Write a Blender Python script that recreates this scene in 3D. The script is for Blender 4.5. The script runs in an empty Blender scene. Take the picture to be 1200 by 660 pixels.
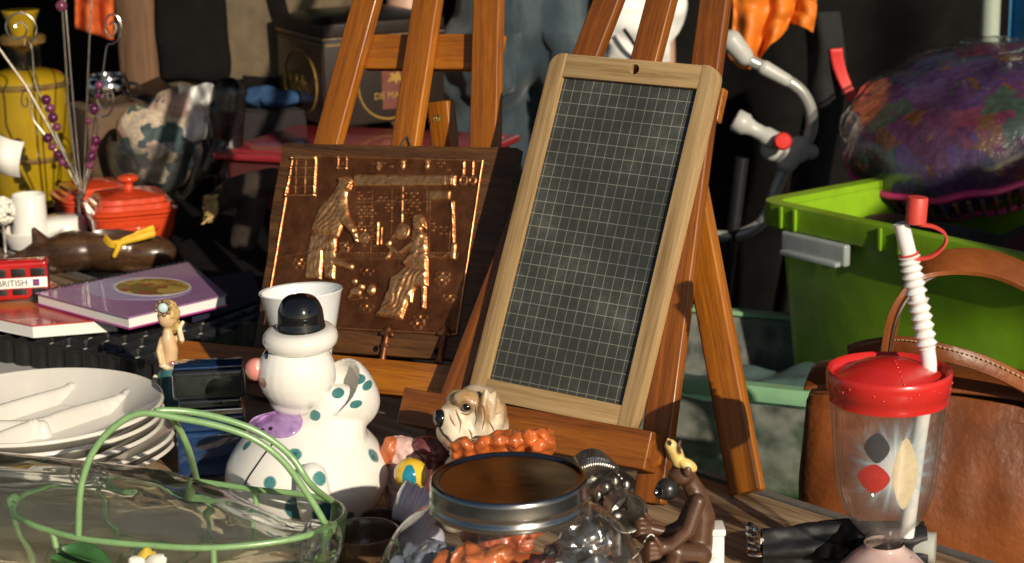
import bpy, bmesh, math, random
import numpy as np
from mathutils import Vector, Matrix, Euler, noise as mnoise
random.seed(4)
D = bpy.data
scene = bpy.context.scene
COL = scene.collection
R = math.radians
H = 0.62                      # camera height above the table top (table top is z = 0)
GROUND = -0.75
PITCH, ROLL, FPX = 14.0, 1.2, 2200.0

# ------------------------------------------------------------------ camera
cp, sp = math.cos(R(PITCH)), math.sin(R(PITCH))
F_ = Vector((0, cp, -sp)); U0 = Vector((0, sp, cp)); R0 = Vector((1, 0, 0))
CR = R0 * math.cos(R(ROLL)) - U0 * math.sin(R(ROLL))
CU = R0 * math.sin(R(ROLL)) + U0 * math.cos(R(ROLL))
CAM = Vector((0, 0, H))
cd = D.cameras.new('camera'); cam = D.objects.new('camera', cd); COL.objects.link(cam)
cam.matrix_world = Matrix(((CR.x, CU.x, -F_.x, 0), (CR.y, CU.y, -F_.y, 0), (CR.z, CU.z, -F_.z, H), (0, 0, 0, 1)))
cd.sensor_width = 36; cd.lens = 36 * FPX / 1200
cd.clip_start = 0.02; cd.clip_end = 500
cd.dof.use_dof = True; cd.dof.focus_distance = 1.72; cd.dof.aperture_fstop = 11.0
scene.camera = cam

# survey helpers: where a sight line meets a level, a depth or a plane of the place
def ray(x, y): return F_ + CR * ((x - 600) / FPX) + CU * ((330 - y) / FPX)
def PZ(x, y, z=0.0):
    d = ray(x, y); return CAM + d * ((z - H) / d.z)
def PY(x, y, Y):
    d = ray(x, y); return CAM + d * (Y / d.y)
def depth(P): return (P - CAM).dot(F_)
def mpp(P): return depth(P) / FPX
class Plane:
    def __init__(s, o, yaw, lean, roll=0):
        yaw, lean, roll = R(yaw), R(lean), R(roll)
        s.o = Vector(o); u = Vector((math.cos(yaw), -math.sin(yaw), 0)); b = Vector((math.sin(yaw), math.cos(yaw), 0))
        v = Vector((0, 0, 1)) * math.cos(lean) + b * math.sin(lean)
        s.u = u * math.cos(roll) + v * math.sin(roll); s.v = v * math.cos(roll) - u * math.sin(roll)
        s.n = s.u.cross(s.v); s.b = b
    def hit(s, x, y, off=0):
        d = ray(x, y); o = s.o + s.n * off
        return CAM + d * ((o - CAM).dot(s.n) / d.dot(s.n))
    def uv(s, x, y, off=0):
        P = s.hit(x, y, off) - s.o; return (P.dot(s.u), P.dot(s.v))
    def at(s, u, v, n=0): return s.o + s.u * u + s.v * v + s.n * n
    def M(s, u=0, v=0, n=0):
        P = s.at(u, v, n)
        return Matrix(((s.u.x, s.v.x, s.n.x, P.x), (s.u.y, s.v.y, s.n.y, P.y), (s.u.z, s.v.z, s.n.z, P.z), (0, 0, 0, 1)))

# ------------------------------------------------------------------ objects
def thing(name, label, cat, loc, group=None):
    o = D.objects.new(name, None); COL.objects.link(o); o.empty_display_size = 0.03
    o.matrix_basis = Matrix.Translation(Vector(loc)); o['label'] = label; o['category'] = cat
    if group: o['group'] = group
    return o
def tag(o, label, cat, group=None):
    o['label'] = label; o['category'] = cat
    if group: o['group'] = group
    return o
def struct(o): o['kind'] = 'structure'; return o
def smooth(me, on=True, ang=None):
    for p in me.polygons: p.use_smooth = on
    if ang is not None:
        bm = bmesh.new(); bm.from_mesh(me)
        for e in bm.edges:
            if len(e.link_faces) == 2 and e.calc_face_angle(0) > ang: e.smooth = False
        bm.to_mesh(me); bm.free()
def obj(name, src, mat, parent=None, M=None, sm=True, ang=R(40)):
    if isinstance(src, bmesh.types.BMesh):
        me = D.meshes.new(name); bmesh.ops.recalc_face_normals(src, faces=src.faces[:]); src.to_mesh(me); src.free()
    else: me = src; me.name = name
    if sm: smooth(me, True, ang)
    if mat is not None:
        me.materials.clear(); me.materials.append(mat)
    o = D.objects.new(name, me); COL.objects.link(o)
    if M is None: M = Matrix.Identity(4)
    if parent is not None:
        o.parent = parent; o.matrix_parent_inverse = parent_world(parent).inverted()
    o.matrix_basis = M
    return o
def parent_world(p): return p.matrix_basis.copy()
def T(v): return Matrix.Translation(Vector(v))
def rotm(z=0, x=0, y=0): return Euler((R(x), R(y), R(z)), 'XYZ').to_matrix().to_4x4()
def frame(o, x, z):
    z = Vector(z).normalized(); x = Vector(x); x = (x - z * x.dot(z)).normalized(); y = z.cross(x)
    return Matrix(((x.x, y.x, z.x, o[0]), (x.y, y.y, z.y, o[1]), (x.z, y.z, z.z, o[2]), (0, 0, 0, 1)))

# ------------------------------------------------------------------ mesh makers (all return bmesh)
def bevel(bm, w, seg=2, ang=R(30)):
    es = [e for e in bm.edges if len(e.link_faces) == 2 and e.calc_face_angle(0) > ang]
    if es and w > 0: bmesh.ops.bevel(bm, geom=es, offset=w, segments=seg, profile=0.6, affect='EDGES')
    return bm
def box(sx, sy, sz, c=(0, 0, 0), bv=0.0, seg=2, M=None):
    bm = bmesh.new(); bmesh.ops.create_cube(bm, size=1)
    for v in bm.verts: v.co = Vector((v.co.x * sx + c[0], v.co.y * sy + c[1], v.co.z * sz + c[2]))
    bevel(bm, bv, seg)
    if M is not None: bmesh.ops.transform(bm, matrix=M, verts=bm.verts[:])
    return bm
def join(*bms):
    out = bmesh.new()
    for b in bms:
        me = D.meshes.new('t'); b.to_mesh(me); b.free(); out.from_mesh(me); D.meshes.remove(me)
    return out
def tf(bm, M): bmesh.ops.transform(bm, matrix=M, verts=bm.verts[:]); return bm
def lathe(prof, seg=48, sq=None, close=False):
    """prof: (r, z) list. sq: super-ellipse power for squarish sections."""
    bm = bmesh.new(); rings = []
    for r, z in prof:
        if r < 1e-6: rings.append([bm.verts.new((0, 0, z))]); continue
        ring = []
        for i in range(seg):
            a = 2 * math.pi * i / seg; c, s = math.cos(a), math.sin(a); k = r
            if sq: k = r / (abs(c) ** sq + abs(s) ** sq) ** (1 / sq)
            ring.append(bm.verts.new((k * c, k * s, z)))
        rings.append(ring)
    pairs = list(zip(rings[:-1], rings[1:]))
    if close: pairs.append((rings[-1], rings[0]))
    for a, b in pairs:
        if len(a) == 1 and len(b) == 1: continue
        for i in range(seg):
            j = (i + 1) % seg
            if len(a) == 1: bm.faces.new((a[0], b[i], b[j]))
            elif len(b) == 1: bm.faces.new((a[i], a[j], b[0]))
            else: bm.faces.new((a[i], a[j], b[j], b[i]))
    return bm
def spline(pts, n=8, closed=False):
    P = [Vector(p) for p in pts]; out = []; N = len(P)
    for i in range(N if closed else N - 1):
        if closed: a, b, c, d = P[(i - 1) % N], P[i], P[(i + 1) % N], P[(i + 2) % N]
        else: a, b, c, d = P[max(i - 1, 0)], P[i], P[i + 1], P[min(i + 2, N - 1)]
        for k in range(n):
            t = k / n
            out.append(0.5 * ((2 * b) + (c - a) * t + (2 * a - 5 * b + 4 * c - d) * t * t + (3 * b - a - 3 * c + d) * t ** 3))
    if not closed: out.append(P[-1])
    return out
def tube(pts, r, seg=10, closed=False, sm=0, flat=None):
    """r: number or list. flat=(w,t,up): strap section instead of round."""
    if sm: 
        if not isinstance(r, (int, float)):
            rr = [Vector((x, 0, 0)) for x in r]; r = [v.x for v in spline(rr, sm, closed)]
        pts = spline(pts, sm, closed)
    P = [Vector(p) for p in pts]; N = len(P); bm = bmesh.new(); rings = []; prev = None
    for i in range(N):
        if closed: t = P[(i + 1) % N] - P[i - 1]
        else: t = P[min(i + 1, N - 1)] - P[max(i - 1, 0)]
        if t.length < 1e-9: t = Vector((0, 0, 1))
        t.normalize()
        if flat: a = Vector(flat[2]); x = (a - t * a.dot(t)).normalized()
        else:
            if prev is None:
                a = Vector((0, 0, 1)) if abs(t.z) < 0.9 else Vector((1, 0, 0))
                x = (a - t * a.dot(t)).normalized()
            else: x = (prev - t * prev.dot(t)).normalized()
        prev = x; y = t.cross(x); ri = r if isinstance(r, (int, float)) else r[i]
        ring = []
        if flat:
            w, th = flat[0] / 2, flat[1] / 2
            for a, b in ((-w, -th), (-w * .9, -th * 1.25), (w * .9, -th * 1.25), (w, -th), (w, th), (w * .9, th * 1.25), (-w * .9, th * 1.25), (-w, th)): ring.append(bm.verts.new(P[i] + x * a + y * b))
        else:
            for k in range(seg):
                a = 2 * math.pi * k / seg; ring.append(bm.verts.new(P[i] + x * (math.cos(a) * ri) + y * (math.sin(a) * ri)))
        rings.append(ring)
    m = len(rings[0])
    for i in range(N if closed else N - 1):
        a, b = rings[i], rings[(i + 1) % N]
        for k in range(m): bm.faces.new((a[k], a[(k + 1) % m], b[(k + 1) % m], b[k]))
    if not closed:
        bm.faces.new(rings[0][::-1]); bm.faces.new(rings[-1])
    return bm
def ell(c, r, rot=None, seg=24):
    bm = bmesh.new(); bmesh.ops.create_uvsphere(bm, u_segments=seg, v_segments=seg // 2 + 2, radius=1)
    if isinstance(r, (int, float)): r = (r, r, r)
    M = T(c) @ (rot if rot is not None else Matrix.Identity(4)) @ Matrix.Diagonal((r[0], r[1], r[2], 1))
    return tf(bm, M)
def cap(p0, r0, p1, r1, seg=16):
    p0, p1 = Vector(p0), Vector(p1); L = (p1 - p0).length; pr = [(0, -r0)]
    for k in range(1, 6): a = math.pi / 2 * k / 6; pr.append((r0 * math.sin(a), -r0 * math.cos(a)))
    pr.append((r0, 0)); pr.append((r1, L))
    for k in range(1, 6): a = math.pi / 2 * k / 6; pr.append((r1 * math.cos(a), L + r1 * math.sin(a)))
    pr.append((0, L + r1))
    d = (p1 - p0).normalized(); x = Vector((1, 0, 0)) if abs(d.x) < .9 else Vector((0, 1, 0))
    return tf(lathe(pr, seg), frame(p0, x, d))
def chain(pts, rs, seg=16): return [cap(pts[i], rs[i], pts[i + 1], rs[i + 1], seg) for i in range(len(pts) - 1)]
def prism(poly, th, bv=0.0, seg=2):
    """poly in xy, thickness th centred on z=0"""
    bm = bmesh.new(); vs = [bm.verts.new((p[0], p[1], -th / 2)) for p in poly]; f = bm.faces.new(vs)
    g = bmesh.ops.extrude_face_region(bm, geom=[f]); bmesh.ops.translate(bm, vec=(0, 0, th), verts=[v for v in g['geom'] if isinstance(v, bmesh.types.BMVert)])
    bmesh.ops.recalc_face_normals(bm, faces=bm.faces[:])
    return bevel(bm, bv, seg)
def evald(bm, mods):
    me = D.meshes.new('tmp'); bm.to_mesh(me); bm.free(); o = D.objects.new('tmp', me); COL.objects.link(o)
    for typ, kw in mods:
        m = o.modifiers.new(typ, typ)
        for k, v in kw.items(): setattr(m, k, v)
    dg = bpy.context.evaluated_depsgraph_get(); out = D.meshes.new_from_object(o.evaluated_get(dg)); D.objects.remove(o); D.meshes.remove(me)
    out.materials.clear(); return out
def fuse(bms, vox, it=4, fac=0.5):
    return evald(join(*bms), [('REMESH', dict(mode='VOXEL', voxel_size=vox)), ('SMOOTH', dict(iterations=it, factor=fac))])
def cut(me_or_bm, cutter):
    if isinstance(me_or_bm, bpy.types.Mesh): bm = bmesh.new(); bm.from_mesh(me_or_bm)
    else: bm = me_or_bm
    cm = D.meshes.new('c'); cutter.to_mesh(cm); cutter.free(); co = D.objects.new('c', cm); COL.objects.link(co)
    out = evald(bm, [('BOOLEAN', dict(operation='DIFFERENCE', object=co, solver='EXACT'))]); D.objects.remove(co)
    return out
def text(s, size, ext=0.0006):
    c = D.curves.new('t', 'FONT'); c.body = s; c.size = size; c.extrude = ext; c.align_x = 'CENTER'; c.align_y = 'CENTER'
    o = D.objects.new('t', c); COL.objects.link(o); dg = bpy.context.evaluated_depsgraph_get()
    me = D.meshes.new_from_object(o.evaluated_get(dg)); D.objects.remove(o); return me
def grid(nx, ny, fn):
    bm = bmesh.new(); V = [[bm.verts.new(fn(i / (nx - 1), j / (ny - 1))) for i in range(nx)] for j in range(ny)]
    for j in range(ny - 1):
        for i in range(nx - 1): bm.faces.new((V[j][i], V[j][i + 1], V[j + 1][i + 1], V[j + 1][i]))
    return bm
def wobble(me, amp, sc, seed=0):
    for v in me.vertices:
        n = mnoise.noise_vector(v.co * sc + Vector((seed, seed * 2.1, -seed))); v.co += n * amp
    return me
from mathutils.bvhtree import BVHTree
def tree_of(*objs):
    vs, fs = [], []
    for o in objs:
        k = len(vs); vs += [o.matrix_basis @ v.co for v in o.data.vertices]; fs += [[i + k for i in p.vertices] for p in o.data.polygons]
    return BVHTree.FromPolygons(vs, fs)
def on(tree, x, y, lift=0.0):
    h = tree.ray_cast(CAM, ray(x, y).normalized())
    return None if h[0] is None else h[0] + h[1] * lift
def n3(x, y, z=0): return mnoise.noise(Vector((x, y, z)))

# ------------------------------------------------------------------ materials
def mk(name):
    m = D.materials.new(name); m.use_nodes = True; nt = m.node_tree; b = nt.nodes['Principled BSDF']; return m, nt, b
def nd(nt, t, **kw):
    n = nt.nodes.new(t)
    for k, v in kw.items():
        if k.startswith('i_'): n.inputs[k[2:].replace('_', ' ')].default_value = v
        elif k.startswith('n_'): n.inputs[int(k[2:])].default_value = v
        else: setattr(n, k, v)
    return n
def c4(c): return (c[0], c[1], c[2], 1)
def ramp(nt, fac, stops):
    r = nt.nodes.new('ShaderNodeValToRGB'); e = r.color_ramp.elements
    while len(e) < len(stops): e.new(0.5)
    for k, (p, c) in enumerate(stops): e[k].position = p; e[k].color = c4(c)
    nt.links.new(fac, r.inputs[0]); return r.outputs[0]
def coords(nt, scale=(1, 1, 1), kind='Object'):
    tc = nt.nodes.new('ShaderNodeTexCoord'); mp = nt.nodes.new('ShaderNodeMapping'); mp.inputs['Scale'].default_value = scale
    nt.links.new(tc.outputs[kind], mp.inputs[0]); return mp.outputs[0]
def setp(b, **kw):
    names = dict(rough='Roughness', metal='Metallic', coat='Coat Weight', coatr='Coat Roughness', trans='Transmission Weight', ior='IOR', sheen='Sheen Weight', sss='Subsurface Weight', spec='Specular IOR Level')
    for k, v in kw.items(): b.inputs[names[k]].default_value = v
def bump(nt, b, h, dist, strength=0.6):
    n = nd(nt, 'ShaderNodeBump'); n.inputs['Strength'].default_value = strength; n.inputs['Distance'].default_value = dist
    nt.links.new(h, n.inputs['Height']); nt.links.new(n.outputs[0], b.inputs['Normal'])
def basic(name, col, rough=0.5, var=0.15, sc=40, bmp=0.0, bsc=200, dirt=None, stretch=(1, 1, 1), **kw):
    """painted / moulded / cloth surface: colour drift, roughness drift and a fine bump"""
    m, nt, b = mk(name); setp(b, rough=rough, **kw); L = nt.links
    co = coords(nt, stretch); n = nd(nt, 'ShaderNodeTexNoise', i_Scale=sc, i_Detail=5.0, i_Roughness=0.6); L.new(co, n.inputs['Vector'])
    lo = [c * (1 - var) for c in col]; hi = [min(1, c * (1 + var)) for c in col]
    st = [(0.3, lo), (0.7, hi)] if dirt is None else [(0.26, dirt), (0.40, lo), (0.7, hi)]
    L.new(ramp(nt, n.outputs[0], st), b.inputs['Base Color'])
    mr = nd(nt, 'ShaderNodeMapRange'); mr.inputs[3].default_value = max(0.02, rough - 0.08); mr.inputs[4].default_value = min(1, rough + 0.1)
    n2 = nd(nt, 'ShaderNodeTexNoise', i_Scale=sc * 2.3, i_Detail=6.0); L.new(co, n2.inputs['Vector']); L.new(n2.outputs[0], mr.inputs[0]); L.new(mr.outputs[0], b.inputs['Roughness'])
    if bmp:
        n3_ = nd(nt, 'ShaderNodeTexNoise', i_Scale=bsc, i_Detail=4.0); L.new(co, n3_.inputs['Vector']); bump(nt, b, n3_.outputs[0], bmp)
    return m
def wood(name, c1, c2, c3, sc=60, stretch=0.05, rough=0.35, coat=0.3, axis=2, bmp=0.0004, fine=1.0):
    m, nt, b = mk(name); setp(b, rough=rough, coat=coat, coatr=0.13); L = nt.links
    s = [1, 1, 1]; s[axis] = stretch; co = coords(nt, s)
    n = nd(nt, 'ShaderNodeTexNoise', i_Scale=sc, i_Detail=7.0, i_Roughness=0.65, i_Distortion=0.8); L.new(co, n.inputs['Vector'])
    f = nd(nt, 'ShaderNodeTexNoise', i_Scale=sc * 11 * fine, i_Detail=3.0, i_Roughness=0.7); L.new(co, f.inputs['Vector'])
    mx = nd(nt, 'ShaderNodeMath', operation='MULTIPLY_ADD'); L.new(f.outputs[0], mx.inputs[0]); mx.inputs[1].default_value = 0.52
    ad = nd(nt, 'ShaderNodeMath', operation='MULTIPLY_ADD'); L.new(n.outputs[0], ad.inputs[0]); ad.inputs[1].default_value = 0.8; ad.inputs[2].default_value = -0.165
    L.new(ad.outputs[0], mx.inputs[2])
    L.new(ramp(nt, mx.outputs[0], [(0.32, c1), (0.5, c2), (0.68, c3)]), b.inputs['Base Color'])
    bump(nt, b, mx.outputs[0], bmp)
    return m
def glass_thin(name, tint=(0.96, 0.97, 0.96), edge=(0.45, 0.47, 0.44), rough=0.02, dust=0.0, ior=1.5):
    """thin-walled clear glass or plastic: see-through sheet with Fresnel gloss and darker rims"""
    m = D.materials.new(name); m.use_nodes = True; nt = m.node_tree; nt.nodes.clear(); L = nt.links
    out = nd(nt, 'ShaderNodeOutputMaterial'); lw = nd(nt, 'ShaderNodeLayerWeight'); lw.inputs[0].default_value = 0.35
    tr = nd(nt, 'ShaderNodeBsdfTransparent'); L.new(ramp(nt, lw.outputs['Facing'], [(0.7, tint), (1.0, edge)]), tr.inputs[0])
    gl = nd(nt, 'ShaderNodeBsdfGlossy'); gl.inputs['Roughness'].default_value = rough
    lf_ = nd(nt, 'ShaderNodeLayerWeight'); lf_.inputs[0].default_value = 0.5
    pw5 = nd(nt, 'ShaderNodeMath', operation='POWER'); L.new(lf_.outputs['Facing'], pw5.inputs[0]); pw5.inputs[1].default_value = 4.5
    fr = nd(nt, 'ShaderNodeMath', operation='MULTIPLY_ADD', use_clamp=True); L.new(pw5.outputs[0], fr.inputs[0]); fr.inputs[1].default_value = .85; fr.inputs[2].default_value = .055
    n = nd(nt, 'ShaderNodeTexNoise', i_Scale=45.0, i_Detail=2.0); L.new(coords(nt), n.inputs['Vector'])
    bp = nd(nt, 'ShaderNodeBump'); bp.inputs['Strength'].default_value = 0.25; bp.inputs['Distance'].default_value = 0.002
    L.new(n.outputs[0], bp.inputs['Height']); L.new(bp.outputs[0], gl.inputs['Normal']); L.new(bp.outputs[0], lf_.inputs['Normal'])
    mx = nd(nt, 'ShaderNodeMixShader'); L.new(fr.outputs[0], mx.inputs[0]); L.new(tr.outputs[0], mx.inputs[1]); L.new(gl.outputs[0], mx.inputs[2])
    last = mx.outputs[0]
    if dust:
        df = nd(nt, 'ShaderNodeBsdfDiffuse'); df.inputs[0].default_value = (0.6, 0.58, 0.54, 1)
        dn = nd(nt, 'ShaderNodeTexNoise', i_Scale=30.0, i_Detail=8.0); L.new(coords(nt), dn.inputs['Vector'])
        mr = nd(nt, 'ShaderNodeMapRange'); mr.inputs[1].default_value = 0.35; mr.inputs[2].default_value = 0.8; mr.inputs[3].default_value = dust * 0.3; mr.inputs[4].default_value = dust * 1.8; L.new(dn.outputs[0], mr.inputs[0])
        m2 = nd(nt, 'ShaderNodeMixShader'); L.new(mr.outputs[0], m2.inputs[0]); L.new(last, m2.inputs[1]); L.new(df.outputs[0], m2.inputs[2]); last = m2.outputs[0]
    L.new(last, out.inputs[0]); return m
def spots(name, base, items, rough=0.12, coat=0.6, soft=0.0006, var=0.06, sc=60, bmp=0.0, bsc=100, **kw):
    """glazed ceramic with painted marks: items = (centre, (rx,ry,rz), colour) in object space"""
    m, nt, b = mk(name); setp(b, rough=rough, coat=coat, coatr=0.05, **kw); L = nt.links
    co = coords(nt); n = nd(nt, 'ShaderNodeTexNoise', i_Scale=sc, i_Detail=5.0); L.new(co, n.inputs['Vector'])
    cur = ramp(nt, n.outputs[0], [(0.3, [c * (1 - var) for c in base]), (0.7, [min(1, c * (1 + var)) for c in base])])
    w = nd(nt, 'ShaderNodeTexNoise', i_Scale=180.0, i_Detail=2.0); L.new(co, w.inputs['Vector'])
    for c, r, colr in items:
        if isinstance(r, (int, float)): r = (r, r, r)
        mp = nd(nt, 'ShaderNodeMapping', vector_type='TEXTURE'); mp.inputs['Location'].default_value = tuple(c); mp.inputs['Scale'].default_value = r; L.new(co, mp.inputs[0])
        ln = nd(nt, 'ShaderNodeVectorMath', operation='LENGTH'); L.new(mp.outputs[0], ln.inputs[0])
        ad = nd(nt, 'ShaderNodeMath', operation='MULTIPLY_ADD'); L.new(w.outputs[0], ad.inputs[0]); ad.inputs[1].default_value = 0.25; L.new(ln.outputs['Value'], ad.inputs[2])
        mr = nd(nt, 'ShaderNodeMapRange'); k = soft / max(r); mr.inputs[1].default_value = 1.12 - k * 1.5; mr.inputs[2].default_value = 1.12 + k * 1.5; mr.inputs[3].default_value = 1; mr.inputs[4].default_value = 0; L.new(ad.outputs[0], mr.inputs[0])
        mx = nd(nt, 'ShaderNodeMix', data_type='RGBA'); L.new(mr.outputs[0], mx.inputs[0]); L.new(cur, mx.inputs[6])
        cn = nd(nt, 'ShaderNodeTexNoise', i_Scale=300.0, i_Detail=3.0); L.new(co, cn.inputs['Vector'])
        L.new(ramp(nt, cn.outputs[0], [(0.3, [x * 0.7 for x in colr]), (0.7, colr)]), mx.inputs[7]); cur = mx.outputs[2]
    L.new(cur, b.inputs['Base Color'])
    if bmp:
        bn = nd(nt, 'ShaderNodeTexNoise', i_Scale=bsc, i_Detail=4.0); L.new(co, bn.inputs['Vector']); bump(nt, b, bn.outputs[0], bmp)
    return m
def patches(name, cols, sc=20, rough=0.8, bmp=0.0, dist=0.4, **kw):
    """patchwork / floral print"""
    m, nt, b = mk(name); setp(b, rough=rough, **kw); L = nt.links; co = coords(nt)
    n = nd(nt, 'ShaderNodeTexNoise', i_Scale=sc, i_Detail=3.0); L.new(co, n.inputs['Vector'])
    va = nd(nt, 'ShaderNodeVectorMath', operation='SCALE'); L.new(n.outputs['Color'], va.inputs[0]); va.inputs['Scale'].default_value = dist / sc * 4
    vb = nd(nt, 'ShaderNodeVectorMath', operation='ADD'); L.new(va.outputs[0], vb.inputs[0]); L.new(co, vb.inputs[1])
    v = nd(nt, 'ShaderNodeTexVoronoi', i_Scale=sc); L.new(vb.outputs[0], v.inputs['Vector'])
    sx = nd(nt, 'ShaderNodeSeparateColor'); L.new(v.outputs['Color'], sx.inputs[0])
    r = nt.nodes.new('ShaderNodeValToRGB'); r.color_ramp.interpolation = 'CONSTANT'; e = r.color_ramp.elements
    while len(e) < len(cols): e.new(0.5)
    for k, c in enumerate(cols): e[k].position = k / len(cols); e[k].color = c4(c)
    L.new(sx.outputs[0], r.inputs[0])
    f = nd(nt, 'ShaderNodeTexNoise', i_Scale=sc * 6, i_Detail=4.0); L.new(co, f.inputs['Vector'])
    mx = nd(nt, 'ShaderNodeMix', data_type='RGBA', blend_type='MULTIPLY'); mx.inputs[0].default_value = 0.7; L.new(r.outputs[0], mx.inputs[6]); L.new(ramp(nt, f.outputs[0], [(0.3, (.4, .4, .4)), (0.65, (1, 1, 1))]), mx.inputs[7])
    L.new(mx.outputs[2], b.inputs['Base Color'])
    if bmp: bump(nt, b, f.outputs[0], bmp)
    return m

WOOD_ORANGE = wood('easel wood orange', (.14, .036, .0015), (.285, .085, .003), (.42, .145, .006), sc=90, stretch=.03, bmp=.0005, coat=.22, rough=.5)
WOOD_RED = wood('easel wood red', (.09, .021, .003), (.20, .056, .004), (.31, .098, .008), sc=90, stretch=.03, bmp=.0005, coat=.22, rough=.5)
WOOD_PALE = wood('slate frame wood', (.20, .115, .045), (.36, .235, .105), (.46, .32, .16), sc=75, rough=0.6, coat=0.0, stretch=0.03, fine=0.5, bmp=0.0003)
WOOD_BOARD = wood('dark oak', (.020, .007, .002), (.080, .030, .007), (.15, .060, .015), sc=60, rough=0.6, coat=0.0, axis=0, bmp=0.001)
WOOD_POST = wood('post wood', (.09, .045, .022), (.17, .092, .05), (.24, .14, .08), sc=25, rough=0.7, coat=0)
CERAMIC = basic('white ceramic', (.74, .72, .67), 0.14, 0.06, 18, coat=0.6, coatr=0.05)
BLACKGLAZE = basic('black glaze', (.006, .006, .007), 0.08, 0.2, 30, coat=0.8, coatr=0.03)
BLACKLEATHER = basic('black leather', (.010, .009, .009), 0.33, 0.3, 40, bmp=0.001, bsc=90, coat=0.3)
BLACKCLOTH = basic('black cloth', (.007, .0065, .0065), 0.95, 0.3, 15, bmp=0.001, bsc=300, spec=.08)
BLACKPLASTIC = basic('black plastic', (.012, .012, .012), 0.35, 0.3, 50, bmp=0.0004)
CHROME = basic('polished steel', (.62, .61, .59), 0.09, 0.03, 20, metal=1.0)
STEEL = basic('brushed wire', (.55, .52, .47), 0.22, 0.1, 90, metal=1.0)
REDPL = basic('red plastic', (.60, .025, .02), 0.22, 0.07, 25, coat=0.4, coatr=0.1)
WHITEPL = basic('white plastic', (.80, .79, .76), 0.28, 0.04, 40, coat=0.3)
GREYPL = basic('grey plastic', (.42, .42, .39), 0.4, 0.08, 30)

# ------------------------------------------------------------------ world + sun
SUN = Vector((.405, -.82, .385)).normalized()
el = math.asin(SUN.z); az = math.atan2(SUN.x, SUN.y)
w = D.worlds.new('World'); scene.world = w; w.use_nodes = True; wn = w.node_tree
sk = wn.nodes.new('ShaderNodeTexSky'); sk.sky_type = 'NISHITA'; sk.sun_disc = False; sk.sun_elevation = el; sk.sun_rotation = az; sk.air_density = 1.0; sk.dust_density = 1.0
bg = wn.nodes['Background']; wn.links.new(sk.outputs[0], bg.inputs[0]); bg.inputs[1].default_value = 0.055
sl = D.lights.new('sun', 'SUN'); sl.energy = 5.0; sl.angle = R(0.5); sl.color = (1.0, 0.88, 0.70)
so = D.objects.new('sun', sl); COL.objects.link(so); so.rotation_euler = (-SUN).to_track_quat('-Z', 'Y').to_euler(); so.location = SUN * 8

# ------------------------------------------------------------------ setting
ASPH = basic('asphalt', (.045, .044, .042), 0.9, 0.35, 8, bmp=0.004, bsc=150)
struct(obj('ground', box(160, 160, 0.02, (0, 40, GROUND - 0.01)), ASPH, sm=False))

# main trestle table: top turned about 48 degrees
E0 = PZ(817, 555, 0); E1 = PZ(1096, 644, 0)
ed = (E1 - E0).normalized(); en = Vector((-ed.y, ed.x, 0))
if en.y < 0: en = -en          # away from the camera
def TB(a, p, z=0): return E0 + ed * a + en * p + Vector((0, 0, z))
def table_wood():
    m, nt, b = mk('table laminate'); setp(b, rough=0.42, coat=0.15, coatr=0.2); L = nt.links
    co = coords(nt, (0.035, 1, 1)); n = nd(nt, 'ShaderNodeTexNoise', i_Scale=55.0, i_Detail=8.0, i_Roughness=0.7, i_Distortion=0.4); L.new(co, n.inputs['Vector'])
    n2 = nd(nt, 'ShaderNodeTexNoise', i_Scale=420.0, i_Detail=3.0); L.new(co, n2.inputs['Vector'])
    a = nd(nt, 'ShaderNodeMath', operation='MULTIPLY_ADD'); L.new(n2.outputs[0], a.inputs[0]); a.inputs[1].default_value = 0.45; L.new(n.outputs[0], a.inputs[2])
    L.new(ramp(nt, a.outputs[0], [(0.52, (.07, .038, .020)), (0.68, (.20, .125, .070)), (0.76, (.31, .215, .125)), (0.9, (.42, .31, .19))]), b.inputs['Base Color']); bump(nt, b, n2.outputs[0], 0.0003)
    return m
tm = frame(TB(-0.55, -0.48, -0.015), ed, (0, 0, 1))
tab = thing('trestle_table', 'long folding stall table with brown striped wood-grain top and grey metal edge', 'table', TB(-0.55, -0.48, GROUND))
obj('tabletop', box(2.3, 0.955, 0.03, bv=0.002), table_wood(), tab, tm)
obj('edge_trim', box(2.3, 0.008, 0.034, (0, 0.4835, 0.0)), basic('edge metal', (.30, .29, .27), 0.35, 0.15, 60, metal=0.6), tab, tm)
for sx in (-1, 1):
    for sy in (-1, 1):
        obj('leg', tube([(sx * 1.0, sy * .4, -0.016), (sx * 1.0, sy * .42, GROUND + 0.015)], 0.016), STEEL, tab, tm)
# second table behind, under a black cloth
tb = thing('cloth_covered_table', 'stall table behind, draped in black cloth under the left-hand bric-a-brac', 'table', TB(-1.5, 0.5, GROUND))
def drape():
    L, Wd = 1.9, 0.86; nx, ny = 90, 50
    def fn(s, t):
        x = (s - .5) * (L + 1.0); y = (t - .5) * (Wd + 0.9)
        dx = max(0, abs(x) - L / 2); dy = max(0, abs(y) - Wd / 2); d = math.hypot(dx, dy)
        X = max(-L / 2, min(L / 2, x)); Y = max(-Wd / 2, min(Wd / 2, y)); z = -d
        fold = 0.02 * math.sin(x * 22 + y * 19) * min(1, d * 6)
        if dx > 0: X += math.copysign(0.015 + fold * .8, x)
        if dy > 0: Y += math.copysign(0.010 + (fold if y > 0 else 0), y) * (1 if y > 0 else 0)
        return (X, Y, z + (0.0025 * n3(x * 9, y * 9) if d == 0 else 0))
    return grid(nx, ny, fn)
bmx = frame(TB(-1.72, 0.445, -0.002), ed, (0, 0, 1))
obj('tablecloth', drape(), BLACKCLOTH, tb, bmx)
obj('tabletop', box(1.88, 0.83, 0.025, (0, 0, -0.02)), WOOD_BOARD, tb, bmx)
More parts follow.
